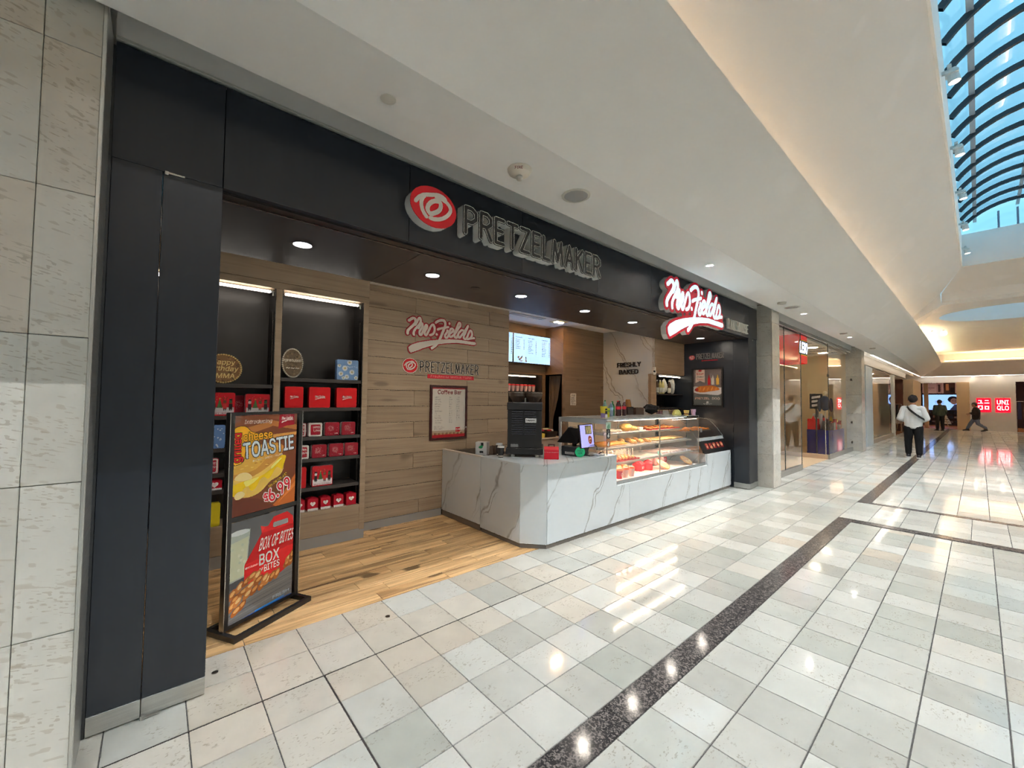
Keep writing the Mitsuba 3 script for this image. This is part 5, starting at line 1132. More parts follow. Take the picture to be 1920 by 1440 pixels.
art(kd + '__print', [(R(.11, .155, .255, .262), (112, 106, 92)), (R(.15, .165, .168, .25), (226, 210, 130)), (R(.19, .165, .206, .25), (226, 210, 130)), (R(.225, .165, .24, .25), (226, 210, 130)), (affinity.scale(Point(.205, .085).buffer(.044, quad_segs=6), 1, 1.2), (150, 60, 52)), (LineString([(.175, .075), (.20, .10), (.235, .095)]).buffer(.006), (236, 200, 180)), (LineString([(.18, .06), (.22, .07)]).buffer(.004), (236, 200, 180))], pl, .0012)
part(PT + '__display_foot', cat([cyl((-3.20, 4.02, ZW + .0005), (-3.16, 4.02, 1.02), .008, n=8), box(-3.21, -3.14, 4.02, 4.12, ZW + .0003, ZW + .008, .003)]), 'satin', (40, 42, 44))
pl = Plane((-3.165, 3.855, ZW + .0655), (.55, .835, 0), (0, 0, 1))
kg = part(PT + '__green_sticker', solid(Point(0, 0).buffer(.062, quad_segs=10), pl, 0, .003), 'satin', (24, 190, 128), label='round green sticker')
part(kg + '__lettering', flat(unary_union([fit('ORDER', -.036, .036, .004, .018), fit('HERE', -.03, .03, -.024, .018)]), pl, .0036), 'satin', (10, 90, 66), stuff=True)
CR = thing('card_reader', 'slim white card reader with cable on the counter under the customer display', 'card reader'); part(CR + '__body', move(rbox(-.045, .045, -.065, .065, 0, .026, .009), -3.12, 4.165, ZW, .0), 'satin', (214, 218, 222)); part(CR + '__cable', tube(smoothline([(-3.10, 4.13, ZW + .03), (-3.075, 4.16, ZW + .05), (-3.13, 4.16, ZW + .02), (-3.10, 4.10, ZW + .10), (-3.15, 4.03, ZW + .13)], 4), .004, 6), 'satin', (30, 30, 32))

# ------------------------------------------------------------------ shop ceiling fittings
for i, y in enumerate((.793, 1.906, 3.026, 4.143, 5.25, 6.36, 7.475)):
    t = thing('downlight', f'round recessed downlight in the dark bakery ceiling, {["first", "second", "third", "fourth", "fifth", "sixth", "seventh"][i]} from the folding door', 'ceiling light')
    part(t + '__trim_ring', lathe([(.064, 0), (.082, 0), (.082, .003), (.064, .003)], (-3.333, y, 2.7297), 20), 'satin', (26, 25, 26))
    part(t + '__lens', cyl((-3.333, y, 2.7315), (-3.333, y, 2.7305), .063, n=20), 'matte', (255, 250, 240), emit=light((255, 244, 228), 75, 1.0))
for y, x in ((2.46, -3.42), (5.8, -3.5)):
    t = thing('ceiling_vent', 'small dark round vent in the bakery ceiling near the ' + ('plank wall logos' if y < 3 else 'glowing script sign'), 'vent'); part(t, lathe([(0, 0), (.05, 0), (.05, .003), (0, .003)], (x, y, 2.7298), 14), 'satin', (18, 17, 17), top=True)
t = thing('kitchen_light', 'square twin spot ceiling light over the back of the bakery', 'ceiling light')
part(t + '__frame', box(-5.0, -4.78, 5.22, 5.48, 2.955, 2.9695, .003), 'satin', (230, 214, 170))
for y in (5.29, 5.41): part(t + '__lamp', lathe([(0, 0), (.042, 0), (.042, .01), (0, .01)], (-4.89, y, 2.944), 14), 'matte', (255, 240, 200), emit=light((255, 192, 116), 130, 1.5))
t = thing('air_grille', 'long flat air grille in the white kitchen ceiling', 'vent'); part(t, box(-4.98, -4.86, 4.25, 5.0, 2.962, 2.9695), 'satin', (150, 140, 128), top=True)

# ------------------------------------------------------------------ kitchen walls
def screen(y0, y1, x, z0, z1, label, art_l):
    t = thing('menu_screen', label, 'screen'); pl = front(x, y0, z0); w, h = y1 - y0, z1 - z0
    kc = part(t + '__case', solid(R(-.012, -.012, w + .012, h + .012), pl, -.05, 0), 'satin', (16, 16, 20)); part(kc + '__panel', flat(R(0, 0, w, h), pl, .0008), 'matte', (150, 190, 240), emit=light((150, 188, 240), .62, .2), label='lit blue menu page')
    labels[art(kc + '__page', art_l(w, h), pl, .0016)] = {'kind': 'stuff'}
def menu_page(w, h):
    L = []; r = np.random.default_rng(6); names = ['Original', 'Cinnamon', 'Parmesan', 'Pepperoni', 'Bites', 'Pretzel Dog', 'Jalapeno', 'Combo']
    for c, (x, n) in enumerate(((.05, 6), (.38, 8), (.76, 9))):
        L.append((fit(['Pretzels', 'Pretzel Combos', 'Drinks'][c], x * w, (x + .17) * w, h * .86, h * .035), (40, 60, 110)))
        for q in range(n): L.append((fit(names[q % 8], x * w, (x + .08 + .06 * r.random()) * w, h * (.78 - .062 * q), h * .030), (40, 56, 96))); L.append((R((x + .20) * w, h * (.78 - .062 * q), (x + .225) * w, h * (.80 - .062 * q)), (40, 56, 96)))
    for q in range(14): L.append((Point(w * (.04 + .32 * r.random()), h * (.05 + .16 * r.random())).buffer(h * .03, quad_segs=3).intersection(R(0, 0, w, h)), ((120, 84, 60), (236, 226, 216), (90, 110, 130), (170, 110, 70))[q % 4]))
    return L
screen(4.765, 5.70, -5.43, 2.245, 2.765, 'lit blue menu screen on the wood wall behind the counter', menu_page)
screen(3.78, 4.738, -5.43, 2.245, 2.765, 'second lit menu screen mostly hidden by the plank wall', menu_page)
NS = thing('niche_shelf', 'lit shelf of red lidded cups in the wall niche below the menu screen', 'shelf')
part(NS + '__board', box(-5.92, -5.60, 4.15, 5.6, 1.69, 1.728, .002), 'satin', (34, 30, 30)); part(NS + '__light_tube', box(-5.66, -5.635, 4.2, 5.52, 2.005, 2.025), 'matte', (255, 250, 240), emit=light((255, 236, 206), 1.6, .5), label='light tube')
for i in range(8):
    y = 4.78 + .105 * i; t = thing('takeaway_cup', 'white printed takeaway cup with red lid on the niche shelf', 'cup', 'red lidded cups on the niche shelf')
    part(t + '__cup', lathe([(0, 0), (.031, 0), (.043, .105), (0, .105)], (-5.70, y, 1.7285), 14), 'satin', (226, 196, 196), smooth=40); part(t + '__lid', lathe([(.045, 0), (.045, .016), (.03, .032), (0, .032)], (-5.70, y, 1.8335), 14), 'satin', (206, 50, 56), smooth=40)
t = thing('wood_cabinet', 'pale wood base cabinet standing behind the coffee machine', 'cabinet'); part(t + '__body', box(-5.53, -5.02, 4.2, 5.66, .06, .88), 'satin', (176, 156, 138)); part(t + '__top', box(-5.54, -5.0, 4.2, 5.67, .88, .9, .002), 'satin', (186, 170, 154)); part(t + '__kick', box(-5.5, -5.05, 4.2, 5.6, 0, .06), 'satin', (30, 28, 26))
t = thing('ingredient_box', 'yellow lidded box on the pale wood cabinet', 'box'); part(t, box(-5.26, -5.1, 5.08, 5.24, .9005, .975, .004), 'satin', (226, 200, 90), top=True)
t = thing('wicker_basket', 'dark basket of packets on the pale wood cabinet', 'basket'); part(t, hull([(-5.33, 5.29, .9005), (-5.1, 5.29, .9005), (-5.1, 5.52, .9005), (-5.33, 5.52, .9005), (-5.36, 5.26, 1.0), (-5.07, 5.26, 1.0), (-5.07, 5.55, 1.0), (-5.36, 5.55, 1.0)]), 'matte', (46, 36, 30), top=True)
for i in range(5):
    t = thing('snack_packet', 'small packet heaped in the dark basket', 'packet', 'packets in the dark basket'); part(t, move(rbox(-.05, .05, -.03, .03, 0, .03, .01), -5.28 + .05 * (i % 3), 5.34 + .045 * i, 1.0005 + .025 * (i % 2), i), 'satin', ((170, 40, 60), (220, 200, 160), (190, 50, 50), (120, 130, 80), (230, 220, 210))[i], top=True)
t = thing('syrup_bottle', 'small clear bottle with white cap beside the yellow box', 'bottle'); part(t + '__bottle', lathe([(0, 0), (.03, 0), (.03, .13), (.012, .17), (0, .17)], (-5.2, 5.02, .9005), 12), 'gloss', (120, 80, 50), smooth=40); part(t + '__cap', cyl((-5.2, 5.02, 1.071), (-5.2, 5.02, 1.10), .016, n=10), 'satin', (236, 232, 226))
t = thing('doorway_curtain', 'grey beige fabric flap hanging in the dark doorway', 'curtain'); v = [[-5.52 + .0 + .012 * math.sin(q * 1.6), 5.775 + .02 * math.sin(q), z] for z in (.9, 1.3, 1.7, 2.04) for q in range(8)]
v = [[-5.53 + .013 * q + (.02 * q * (z - .9) if z > 1.2 else 0), 5.79 + .012 * math.sin(q * 1.9), z] for z in (.85, 1.2, 1.6, 2.04) for q in range(10)]
part(t, tmesh((v, [[10 * i + j, 10 * i + j + 1, 10 * i + j + 11, 10 * i + j + 10] for i in range(3) for j in range(9)])), 'matte', (112, 98, 84), smooth=True, top=True)
t = thing('paper_notice', 'printed paper notice taped to the dark wood kitchen wall', 'notice'); pl = front(-5.089, 5.905, 1.478)
art(t + '__sheet', [(R(0, 0, .17, .225), (206, 196, 182)), (fit('NOTICE', .03, .14, .175, .025), (70, 60, 54))] + [(R(.02, .02 + .018 * q, .15 - .02 * (q % 3), .028 + .018 * q), (120, 110, 100)) for q in range(8)], pl, .001)
FB = thing('wall_lettering', 'black raised letters reading FRESHLY BAKED on the stone wall panel', 'lettering')
pl = Plane((0, 6.936, 0), (1, 0, 0), (0, 0, 1))
for s, x0, x1, z in (('FRESHLY', -4.745, -4.215, 2.235), ('BAKED', -4.70, -4.272, 2.095)):
    g = fit(s, x0, x1, z, .085)
    for p in sorted(polys(g), key=lambda q: q.bounds[0]): part(FB + '__letter', solid(p, pl, .001, .022), 'satin', (26, 22, 20))
CAM = thing('security_camera', 'small white security camera at the corner of the stone wall', 'camera'); part(CAM + '__base', cyl((-3.93, 6.90, 2.20), (-3.93, 6.90, 2.12), .03, .035, n=14), 'satin', (214, 206, 196)); part(CAM + '__dome', trimesh.creation.icosphere(2, .042).apply_translation((-3.93, 6.90, 2.10)), 'gloss', (206, 200, 190), smooth=True); part(CAM + '__lens', trimesh.creation.icosphere(1, .02).apply_translation((-3.905, 6.872, 2.118)), 'gloss', (14, 14, 16), smooth=True)
# side niche
N2 = thing('side_niche_shelves', 'black shelves in the lit niche beside the charcoal wall', 'shelf')
for z in (1.715, 1.44, 1.28): part(N2 + '__board', box(-4.37, -3.96, 7.005, 8.075, z - .02, z, .002), 'satin', (26, 24, 24))
part(N2 + '__light_tube', box(-4.03, -4.005, 7.25, 8.05, 2.045, 2.065), 'matte', (255, 252, 246), emit=light((255, 240, 214), 2.2, .5), label='light tube')
for i, y in enumerate((7.34, 7.46, 7.56, 7.82)): bottle(-4.12, y, 1.7155, .27, .034, (70, 46, 30) if i % 3 == 0 else (206, 190, 120), (232, 226, 210), (236, 232, 226), ['dark syrup bottle with pale label, leftmost in the side niche', 'yellow syrup bottle, left of two in the side niche', 'yellow syrup bottle, right of two in the side niche', 'dark syrup bottle beside the striped bag in the side niche'][i], labz=(.1, .5))
for i, (y, w, c, lb) in enumerate(((7.69, .075, (226, 220, 204), 'crumpled white paper bag leaning in the side niche'), (7.93, .06, (190, 190, 186), 'black and white striped bag in the side niche'), (8.03, .035, (232, 226, 216), 'white paper roll at the right end of the side niche'))):
    t = thing('paper_bag', lb, 'bag'); m = blob(.05, w, .14 if i < 2 else .16, i + 11, 2, .2); m.apply_translation((-4.16, y, 1.7155 - m.vertices[:, 2].min())); part(t, m, 'matte', c, smooth=(i == 2), top=True)
for i in range(7):
    y = 7.30 + .115 * i; t = thing('spice_jar', 'small glass jar in the lowest row of the side niche', 'jar', 'jars in the side niche'); part(t + '__jar', lathe([(0, 0), (.036, 0), (.038, .09), (.03, .105), (0, .105)], (-4.1, y, 1.2805), 12), 'gloss', tint((150, 130, 110), 30), smooth=40); part(t + '__lid', lathe([(.036, 0), (.036, .02), (0, .021)], (-4.1, y, 1.3857), 12), 'satin', (190, 170, 140), smooth=40)
t = thing('baking_sheet', 'bright metal sheet lying on the middle board of the side niche', 'tray'); part(t, box(-4.3, -4.0, 7.45, 7.95, 1.4403, 1.452, .002), 'metal', (170, 166, 160), top=True)

# charcoal side wall
S = thing('side_logo', 'small faint PRETZELMAKER logo with red tagline on the charcoal side wall', 'wall sign')
pl = Plane((-3.835, 8.079, 2.395), (1, 0, 0), (0, 0, 1))
e2 = affinity.translate(affinity.scale(Point(0, 0).buffer(1, quad_segs=8), .062, .048), .062, .055)
part(S + '__emblem', solid(e2, pl, .001, .004), 'satin', (190, 60, 66), label='red disc'); part(S + '__emblem_pretzel', solid(affinity.translate(pretzel(.056, .042), .062, .055), pl, .004, .0055), 'satin', (226, 206, 200))
for g in caps('PRETZELMAKER', .53, .115, .0085, .30): part(S + '__letter', solid(affinity.translate(g, .145, .012), pl, .001, .004), 'satin', (120, 118, 116))
part(S + '__tagline_strip', solid(R(.25, -.03, .56, -.008), pl, .001, .003), 'satin', (170, 30, 44), label='red strip')
S = thing('framed_poster', 'black framed pretzel dog poster on the charcoal side wall', 'poster')
w, h = .54, .70
pl = Plane((-3.74, 8.079, 1.50), (1, 0, 0), (0, 0, 1))
part(S + '__frame', solid(R(-.028, -.028, w + .028, h + .028).difference(R(0, 0, w, h)), pl, .001, .028), 'satin', (10, 10, 12))
L = [(R(0, 0, w, h), (96, 84, 82)), (R(0, 0, w, .20), (72, 76, 76)), (Polygon([(.04, h), (.22, h), (.22, .44), (.13, .48), (.04, .44)]), (214, 190, 176)), (R(.10, .66, .16, h), (170, 30, 40))]
for q in range(3): L.append((fit(['Beef', 'Chicken', 'Turkey'][q], .06, .20, .60 - .055 * q, .032), ((176, 60, 50), (70, 80, 70), (190, 110, 90))[q]))
for x, c in ((.275, (176, 28, 36)), (.345, (214, 206, 196)), (.435, (222, 176, 70))): L += [(R(x, .40, x + .055, .53), c), (Polygon([(x + .012, .53), (x + .043, .53), (x + .032, .59), (x + .022, .59)]), c)]
L += [(sm([(0, .26), (.1, .225), (.3, .215), (w, .25), (w, .34), (.5, .35), (.25, .33), (0, .36)]).intersection(R(0, 0, w, h)), (222, 218, 220)), (sm([(.03, .30), (.08, .265), (.25, .26), (.42, .285), (.5, .31), (.45, .355), (.25, .385), (.09, .36)]), (196, 110, 46)), (sm([(.02, .30), (.06, .27), (.09, .285), (.09, .33), (.05, .335)]), (150, 40, 34))]
for q in range(5): L.append((affinity.rotate(affinity.scale(Point(.13 + .075 * q, .32).buffer(.022, quad_segs=4), .7, 2.0), -24), (226, 156, 76) if q % 2 else (212, 134, 60)))
L += [(fit('PRETZEL', .03, .31, .115, .042), (226, 180, 160)), (fit('DOG', .355, .50, .115, .042), (226, 206, 196)), (Point(.27, .06).buffer(.022, quad_segs=5), (200, 200, 200)), (fit('PRETZELMAKER', .19, .35, .018, .018), (206, 206, 204))]
art(S + '__sheet', L, pl, .006)
t = thing('door_latch', 'small black latch on the charcoal side wall seam', 'latch'); part(t, box(-3.012, -3.0, 8.066, 8.079, 1.02, 1.09, .003), 'satin', (10, 10, 11), top=True)

# ------------------------------------------------------------------ soffit fittings of the concourse
def disc(name, label, cat_, x, y, prof, c, mat='satin', z=ZS):
    t = thing(name, label, cat_); part(t, lathe(prof, (x, y, z), 24), mat, c, smooth=30, top=True); return t
disc('sprinkler_cover', 'flat white downlight disc, switched off, in the concourse soffit above the folding door', 'sprinkler', -2.162, .933, [(0, -.004), (.042, -.004), (.044, -.0005), (0, -.0005)], (206, 202, 192))  # white disc of a downlight that is switched off
t = thing('fire_alarm', 'round cream fire alarm with clear strobe reading FIRE in the soffit before the pretzel sign', 'alarm')
part(t + '__base', lathe([(0, -.052), (.045, -.050), (.078, -.030), (.090, -.008), (.090, -.0005), (0, -.0005)], (-2.19, 1.96, ZS), 24), 'satin', (222, 214, 200), smooth=30)
part(t + '__strobe', lathe([(0, -.082), (.018, -.078), (.028, -.060), (.026, -.052), (0, -.052)], (-2.19, 1.96, ZS), 14), 'gloss', (196, 194, 186), smooth=30)
pl = Plane((-2.19 + .056, 1.96 - .056, ZS - .040), (.66, .75, 0), (.30 * .75 * 1.6, -.30 * .66 * 1.6, .55)); pl.v /= np.linalg.norm(pl.v); pl.n = np.cross(pl.u, pl.v)
part(t + '__lettering', flat(fit('FIRE', -.028, .028, .004, .018), pl, .006), 'satin', (120, 60, 54), stuff=True)
for y, lb in ((2.564, 'nearest, beside the fire alarm'), (8.506, 'above the stone pillar by the toy shop')):
    t = thing('ceiling_speaker', 'round ceiling speaker with grey grille, ' + lb, 'speaker'); part(t + '__ring', lathe([(.098, -.006), (.118, -.004), (.120, -.0005), (.098, -.0005)], (-2.16, y, ZS), 24), 'satin', (206, 204, 194), smooth=30); part(t + '__grille', lathe([(0, -.004), (.098, -.004), (.098, -.001), (0, -.001)], (-2.16, y, ZS), 24), 'satin', (160, 160, 158), smooth=30)
disc('smoke_detector', 'flat white smoke detector in the soffit by the stone pillar', 'detector', -2.17, 7.96, [(0, -.03), (.06, -.03), (.07, -.0005), (0, -.0005)], (196, 192, 182))
for y, lb in ((12.6, 'above the toy shop window'), (16.7, 'near the end of the toy shop')): disc('smoke_detector', 'flat white detector in the soffit ' + lb, 'detector', -2.14, y, [(0, -.02), (.07, -.02), (.08, -.0005), (0, -.0005)], (180, 174, 162))
for i, y in enumerate((5.14, 9.29, 13.5, -1.5, 1.2)):
    t = thing('soffit_downlight', ['small bright downlight in the soffit before the glowing script sign', 'small downlight in the soffit before the toy shop', 'small dim downlight in the soffit by the end of the toy shop', 'small soffit downlight left of the viewer', 'small soffit downlight above the folding door'][i], 'ceiling light')
    if i > 2: continue
    part(t + '__ring', lathe([(.040, -.004), (.055, -.003), (.055, -.0005), (.040, -.0005)], (-2.17, y, ZS), 18), 'satin', (214, 212, 206), smooth=30)
    part(t + '__lens', cyl((-2.17, y, ZS - .0012), (-2.17, y, ZS - .0024), .040, n=18), 'matte', (255, 250, 244), emit=light((255, 246, 236), 60, .6))
for k in [k for k in labels if k.startswith('soffit_downlight')]:
    if not any(s.startswith(k + '__') for s in scene): del labels[k]
# ------------------------------------------------------------------ toy shop
BEIGE = (216, 196, 160)
def flatwall(key, m, c, mat='matte'): struct(key); part(key, m, mat, c, top=True)
flatwall('wall_toy_back', box(-7.1, -7.0, 8.9, 17.5, 0, 3.2), (222, 196, 110)); flatwall('wall_toy_left', box(-7.0, -3.0, 8.88, 8.95, 0, 3.2), (224, 214, 190)); flatwall('wall_toy_right', box(-7.0, -2.9, 17.3, 17.4, 0, 3.2), BEIGE)
flatwall('wall_toy_partition', box(-4.8, -4.7, 13.6, 17.3, 0, 3.2), BEIGE)
struct('ceiling_toy'); part('ceiling_toy', box(-7.1, -2.86, 8.9, 17.4, 3.19, 3.24), 'matte', (226, 218, 204), top=True)
for i in range(6): part('ceiling_toy__groove', box(-6.9, -2.95, 12.6 + .75 * i, 12.625 + .75 * i, 3.183, 3.1898), 'matte', (90, 84, 78))
struct('floor_toy'); part('floor_toy', box(-7.0, -2.80, 8.95, 17.3, -.004, .001), 'satin', (206, 180, 146), top=True)
TF = thing('glass_storefront', 'clear glass shopfront with grey base and header between two limestone pillars', 'shopfront')
part(TF + '__header', box(-2.80, XF, 8.96, 17.24, 3.235, 3.30, .004), 'satin', (150, 148, 142), label='grey header')
part(TF + '__light_groove', box(-2.79, -2.76, 9.0, 17.2, 3.226, 3.2348), 'satin', (206, 210, 214))
for a, b in ((8.955, 11.45), (14.10, 17.245)): part(TF + '__base_strip', box(-2.79, XF, a, b, 0, .125, .002), 'steel', label='brushed metal base strip')
part(TF + '__base_strip', box(-4.2, -2.791, 14.10, 14.15, 0, .125), 'satin', (206, 178, 150), label='pale base of the window bay')
for a, b in ((8.96, 10.20), (10.21, 11.45), (14.11, 15.66), (15.67, 17.24)): part(TF + '__pane', quad((-2.755, a, .126), (-2.755, b, .126), (-2.755, b, 3.225), (-2.755, a, 3.225)), 'glass', label='tall glass pane')
part(TF + '__pane', quad((-2.76, 14.12, .126), (-4.2, 14.12, .126), (-4.2, 14.12, 3.1), (-2.76, 14.12, 3.1)), 'glass', label='return pane of the window bay')
for y in (10.203, 11.447, 14.103): part(TF + '__edge', box(-2.762, -2.748, y, y + .008, .126, 3.225), 'satin', (70, 74, 70))
for y, z in ((14.10, 2.3), (14.10, .9), (17.2, 2.3), (17.2, .9), (17.2, .25)): part(TF + '__clamp', box(-2.775, -2.735, y - .03, y + .03, z, z + .07, .004), 'satin', (70, 62, 54))
TS = thing('toy_shop_sign', 'bright red cube sign with lit white letters reading LEGO over the toy shop entrance', 'sign')
part(TS + '__box', box(-3.40, -2.762, 11.32, 12.06, 2.52, 3.188, .004), 'satin', (206, 20, 22), emit=light((206, 14, 12), .16, .1))
pl = front(-2.761, 11.36, 2.74)
lg = unary_union([fit(c, .02 + .165 * i, .165 + .165 * i, .03, .24) for i, c in enumerate('LEGO')]); lg = affinity.skew(lg, xs=8, origin=(0, 0)).buffer(.012)
part(TS + '__letter_edge', solid(lg.buffer(.045), pl, .0, .005), 'satin', (240, 206, 30)); part(TS + '__letter_outline', solid(lg.buffer(.026), pl, .005, .009), 'satin', (24, 22, 22)); part(TS + '__letters', solid(lg, pl, .009, .013), 'satin', (250, 252, 255), emit=light((205, 222, 255), .55, .2), stuff=True)
TB = thing('display_table', 'dark blue display plinth in the toy shop window bay', 'table'); part(TB, box(-3.52, -2.90, 15.2, 16.9, 0, .74, .004), 'satin', (28, 34, 104), top=True)
tr = np.random.default_rng(5)
for i in range(12):
    w, d, h = .16 + .12 * tr.random(), .16 + .10 * tr.random(), .10 + .30 * tr.random(); x, y = -3.38 + .34 * (i % 2), 15.34 + .25 * (i // 2)
    c = [(200, 30, 34), (60, 58, 60), (186, 40, 40), (120, 112, 106), (210, 206, 200), (170, 28, 34)][i % 6]
    t = thing('brick_model', f'{["red", "dark grey", "crimson", "grey", "pale", "deep red"][i % 6]} toy brick building on the blue plinth, {["rear", "front"][i % 2]} row, {["first", "second", "third", "fourth", "fifth", "sixth"][i // 2]} from the glass corner', 'toy', None)
    part(t + '__walls', cat([box(x - w / 2, x + w / 2, y - d / 2, y + d / 2, .7405, .7405 + h, .003), box(x - w / 2, x - w / 4, y - d / 2, y + d / 2, .7405 + h, .7405 + h * 1.3), box(x + w / 4, x + w / 2, y - d / 2, y + d / 2, .7405 + h, .7405 + h * 1.3)]), 'satin', c)
    part(t + '__roof', hull([(x - w / 4, y - d / 3, .7405 + h), (x + w / 4, y - d / 3, .7405 + h), (x - w / 4, y + d / 3, .7405 + h), (x + w / 4, y + d / 3, .7405 + h), (x, y, .7405 + h * 1.7)]), 'satin', [(210, 40, 40), (70, 66, 70), (220, 190, 60)][i % 3])
t = thing('window_panel', 'black and white striped panel standing behind the blue plinth', 'panel'); pl = Plane((-3.42, 15.12, 1.38), (1, 0, 0), (0, 0, 1))
part(t + '__board', box(-3.42, -3.10, 15.121, 15.16, 1.38, 1.84, .003), 'satin', (40, 42, 48)); art(t + '__print', [(Polygon([(.05, .06 + .12 * q), (.27, .10 + .12 * q), (.27, .17 + .12 * q), (.05, .13 + .12 * q)]), (226, 228, 230)) for q in range(3)], pl, .002)
part(t + '__pole', cyl((-3.26, 15.14, 0), (-3.26, 15.14, 1.38), .02, n=8), 'satin', (60, 60, 62))
t = thing('hero_figure', 'dark blue jacket hung on a stand in the toy shop window', 'clothes stand'); part(t + '__stand', cyl((-3.02, 15.04, 0), (-3.02, 15.04, 1.8), .012, n=8), 'satin', (180, 178, 170)); part(t + '__jacket', cat([blob(.13, .08, .22, 4).apply_translation((-3.02, 15.04, 1.55)), blob(.05, .05, .2, 6).apply_translation((-3.16, 15.04, 1.5)), blob(.05, .05, .2, 7).apply_translation((-2.88, 15.04, 1.5))]), 'matte', (52, 62, 80), smooth=True); part(t + '__cap', trimesh.creation.icosphere(1, .06).apply_translation((-3.02, 15.04, 1.86)), 'satin', (230, 214, 180), smooth=True)
t = thing('toy_shelving', 'wall shelving of boxed toys at the back left of the toy shop', 'shelving')
for z in (.3, .8, 1.3, 1.8, 2.3): part(t + '__board', box(-6.9, -6.4, 9.2, 13.0, z, z + .03), 'satin', (110, 90, 70))
for y in (9.2, 11.1, 12.97): part(t + '__upright', box(-6.9, -6.4, y, y + .03, 0, 2.6), 'satin', (90, 74, 60))
for i in range(40):
    z = (.331, .831, 1.331, 1.831)[i % 4]; y = 9.26 + .36 * (i // 4) + (.085 if i // 4 >= 5 else 0); h = .2 + .2 * tr.random()
    ci = int(tr.integers(5)); nth = ['first', 'second', 'third', 'fourth', 'fifth', 'sixth', 'seventh', 'eighth', 'ninth', 'tenth'][i // 4]
    q = thing('toy_box', f'{["brown", "yellow", "black", "tan", "dark red"][ci]} toy box, {nth} from the near end of the {["lowest", "second", "third", "upper"][i % 4]} board', 'box', 'toy boxes on the back wall shelving'); part(q, box(-6.8, -6.5, y, y + .26, z, z + h, .004), 'satin', [(70, 56, 46), (200, 160, 40), (40, 40, 44), (190, 150, 110), (120, 40, 36)][ci], top=True)
t = thing('glass_door', 'open glass door with long steel handle inside the toy shop entrance', 'door'); part(t + '__pane', quad((-2.80, 11.5, .02), (-3.7, 11.75, .02), (-3.7, 11.75, 2.45), (-2.80, 11.5, 2.45)), 'glass'); part(t + '__handle', tube([(-3.5, 11.66, .8), (-3.5, 11.60, .84), (-3.5, 11.60, 1.36), (-3.5, 11.66, 1.4)], .016, 8), 'metal', (200, 198, 190)); part(t + '__hinge', box(-2.83, -2.80, 11.47, 11.53, .0, .02), 'metal', (150, 148, 140))
for i, (x, y) in enumerate(((-3.2, 14.5), (-3.3, 16.3), (-4.3, 10.2), (-5.4, 12.2), (-5.6, 15.2))):
    t = thing('toy_shop_light', ['round ceiling light near the glass corner of the toy shop window', 'round ceiling light over the blue plinth', 'round ceiling light behind the red cube sign', 'round ceiling light deep in the toy shop', 'round ceiling light behind the toy shop partition'][i], 'ceiling light')
    part(t + '__ring', lathe([(.13, -.012), (.15, -.01), (.15, 0), (.13, 0)], (x, y, 3.182), 20), 'satin', (220, 216, 206)); part(t + '__lens', cyl((x, y, 3.179), (x, y, 3.174), .13, n=20), 'matte', (255, 250, 240), emit=light((255, 236, 200), 11, .7))

# ------------------------------------------------------------------ shopfronts further along
SF = thing('glass_storefront', 'long glass shopfront beyond the toy shop with pale curtains behind', 'shopfront')
part(SF + '__header', box(-2.80, -2.70, 17.76, 31.88, 2.975, 3.30), 'satin', (196, 190, 180)); part(SF + '__base_strip', box(-2.78, -2.69, 20.6, 26.45, 0, .16, .003), 'satin', (166, 158, 146), label='stone base strip')
part(SF + '__pilaster', box(-2.78, -2.66, 19.2, 20.6, 0, 2.92, .004), 'satin', (206, 220, 226), label='pale blue pilaster')
for k in range(4): part(SF + '__pane', quad((-2.70, 20.62 + 1.46 * k, .16), (-2.70, 22.06 + 1.46 * k, .16), (-2.70, 22.06 + 1.46 * k, 2.92), (-2.70, 20.62 + 1.46 * k, 2.92)), 'glass', label='glass pane')
part(SF + '__pane', quad((-2.70, 17.77, 0), (-2.70, 19.2, 0), (-2.70, 19.2, 2.92), (-2.70, 17.77, 2.92)), 'glass', label='glass pane')
part(SF + '__end_post', box(-2.78, -2.64, 26.46, 26.7, 0, 2.92, .004), 'satin', (226, 222, 212), label='white end post')
flatwall('wall_second_shop', cat([box(-4.1, -4.0, 17.7, 26.7, 0, 3.1), box(-4.0, -2.82, 26.5, 26.6, 0, 2.92)]), (206, 194, 172))
for k in range(16):
    y = 18.2 + .52 * k; part('wall_second_shop__panel', box(-4.0, -3.97, y + .02, y + .46, .1, 2.5, .003), 'matte', (198, 182, 156) if k % 2 else (184, 170, 148))
struct('ceiling_second_shop'); part('ceiling_second_shop', box(-4.1, -2.81, 17.7, 32, 2.93, 2.97), 'matte', (226, 220, 208), top=True)
for i, y in enumerate((19, 22, 25)):
    t = thing('shop_spot', f'ceiling lamp behind the second shop glass, {["near", "middle", "far"][i]} of three', 'ceiling light'); part(t, lathe([(0, 0), (.12, 0), (.12, .012), (0, .012)], (-3.3, y, 2.915), 16), 'matte', (255, 250, 240), emit=light((255, 238, 206), 70, .5), top=True)
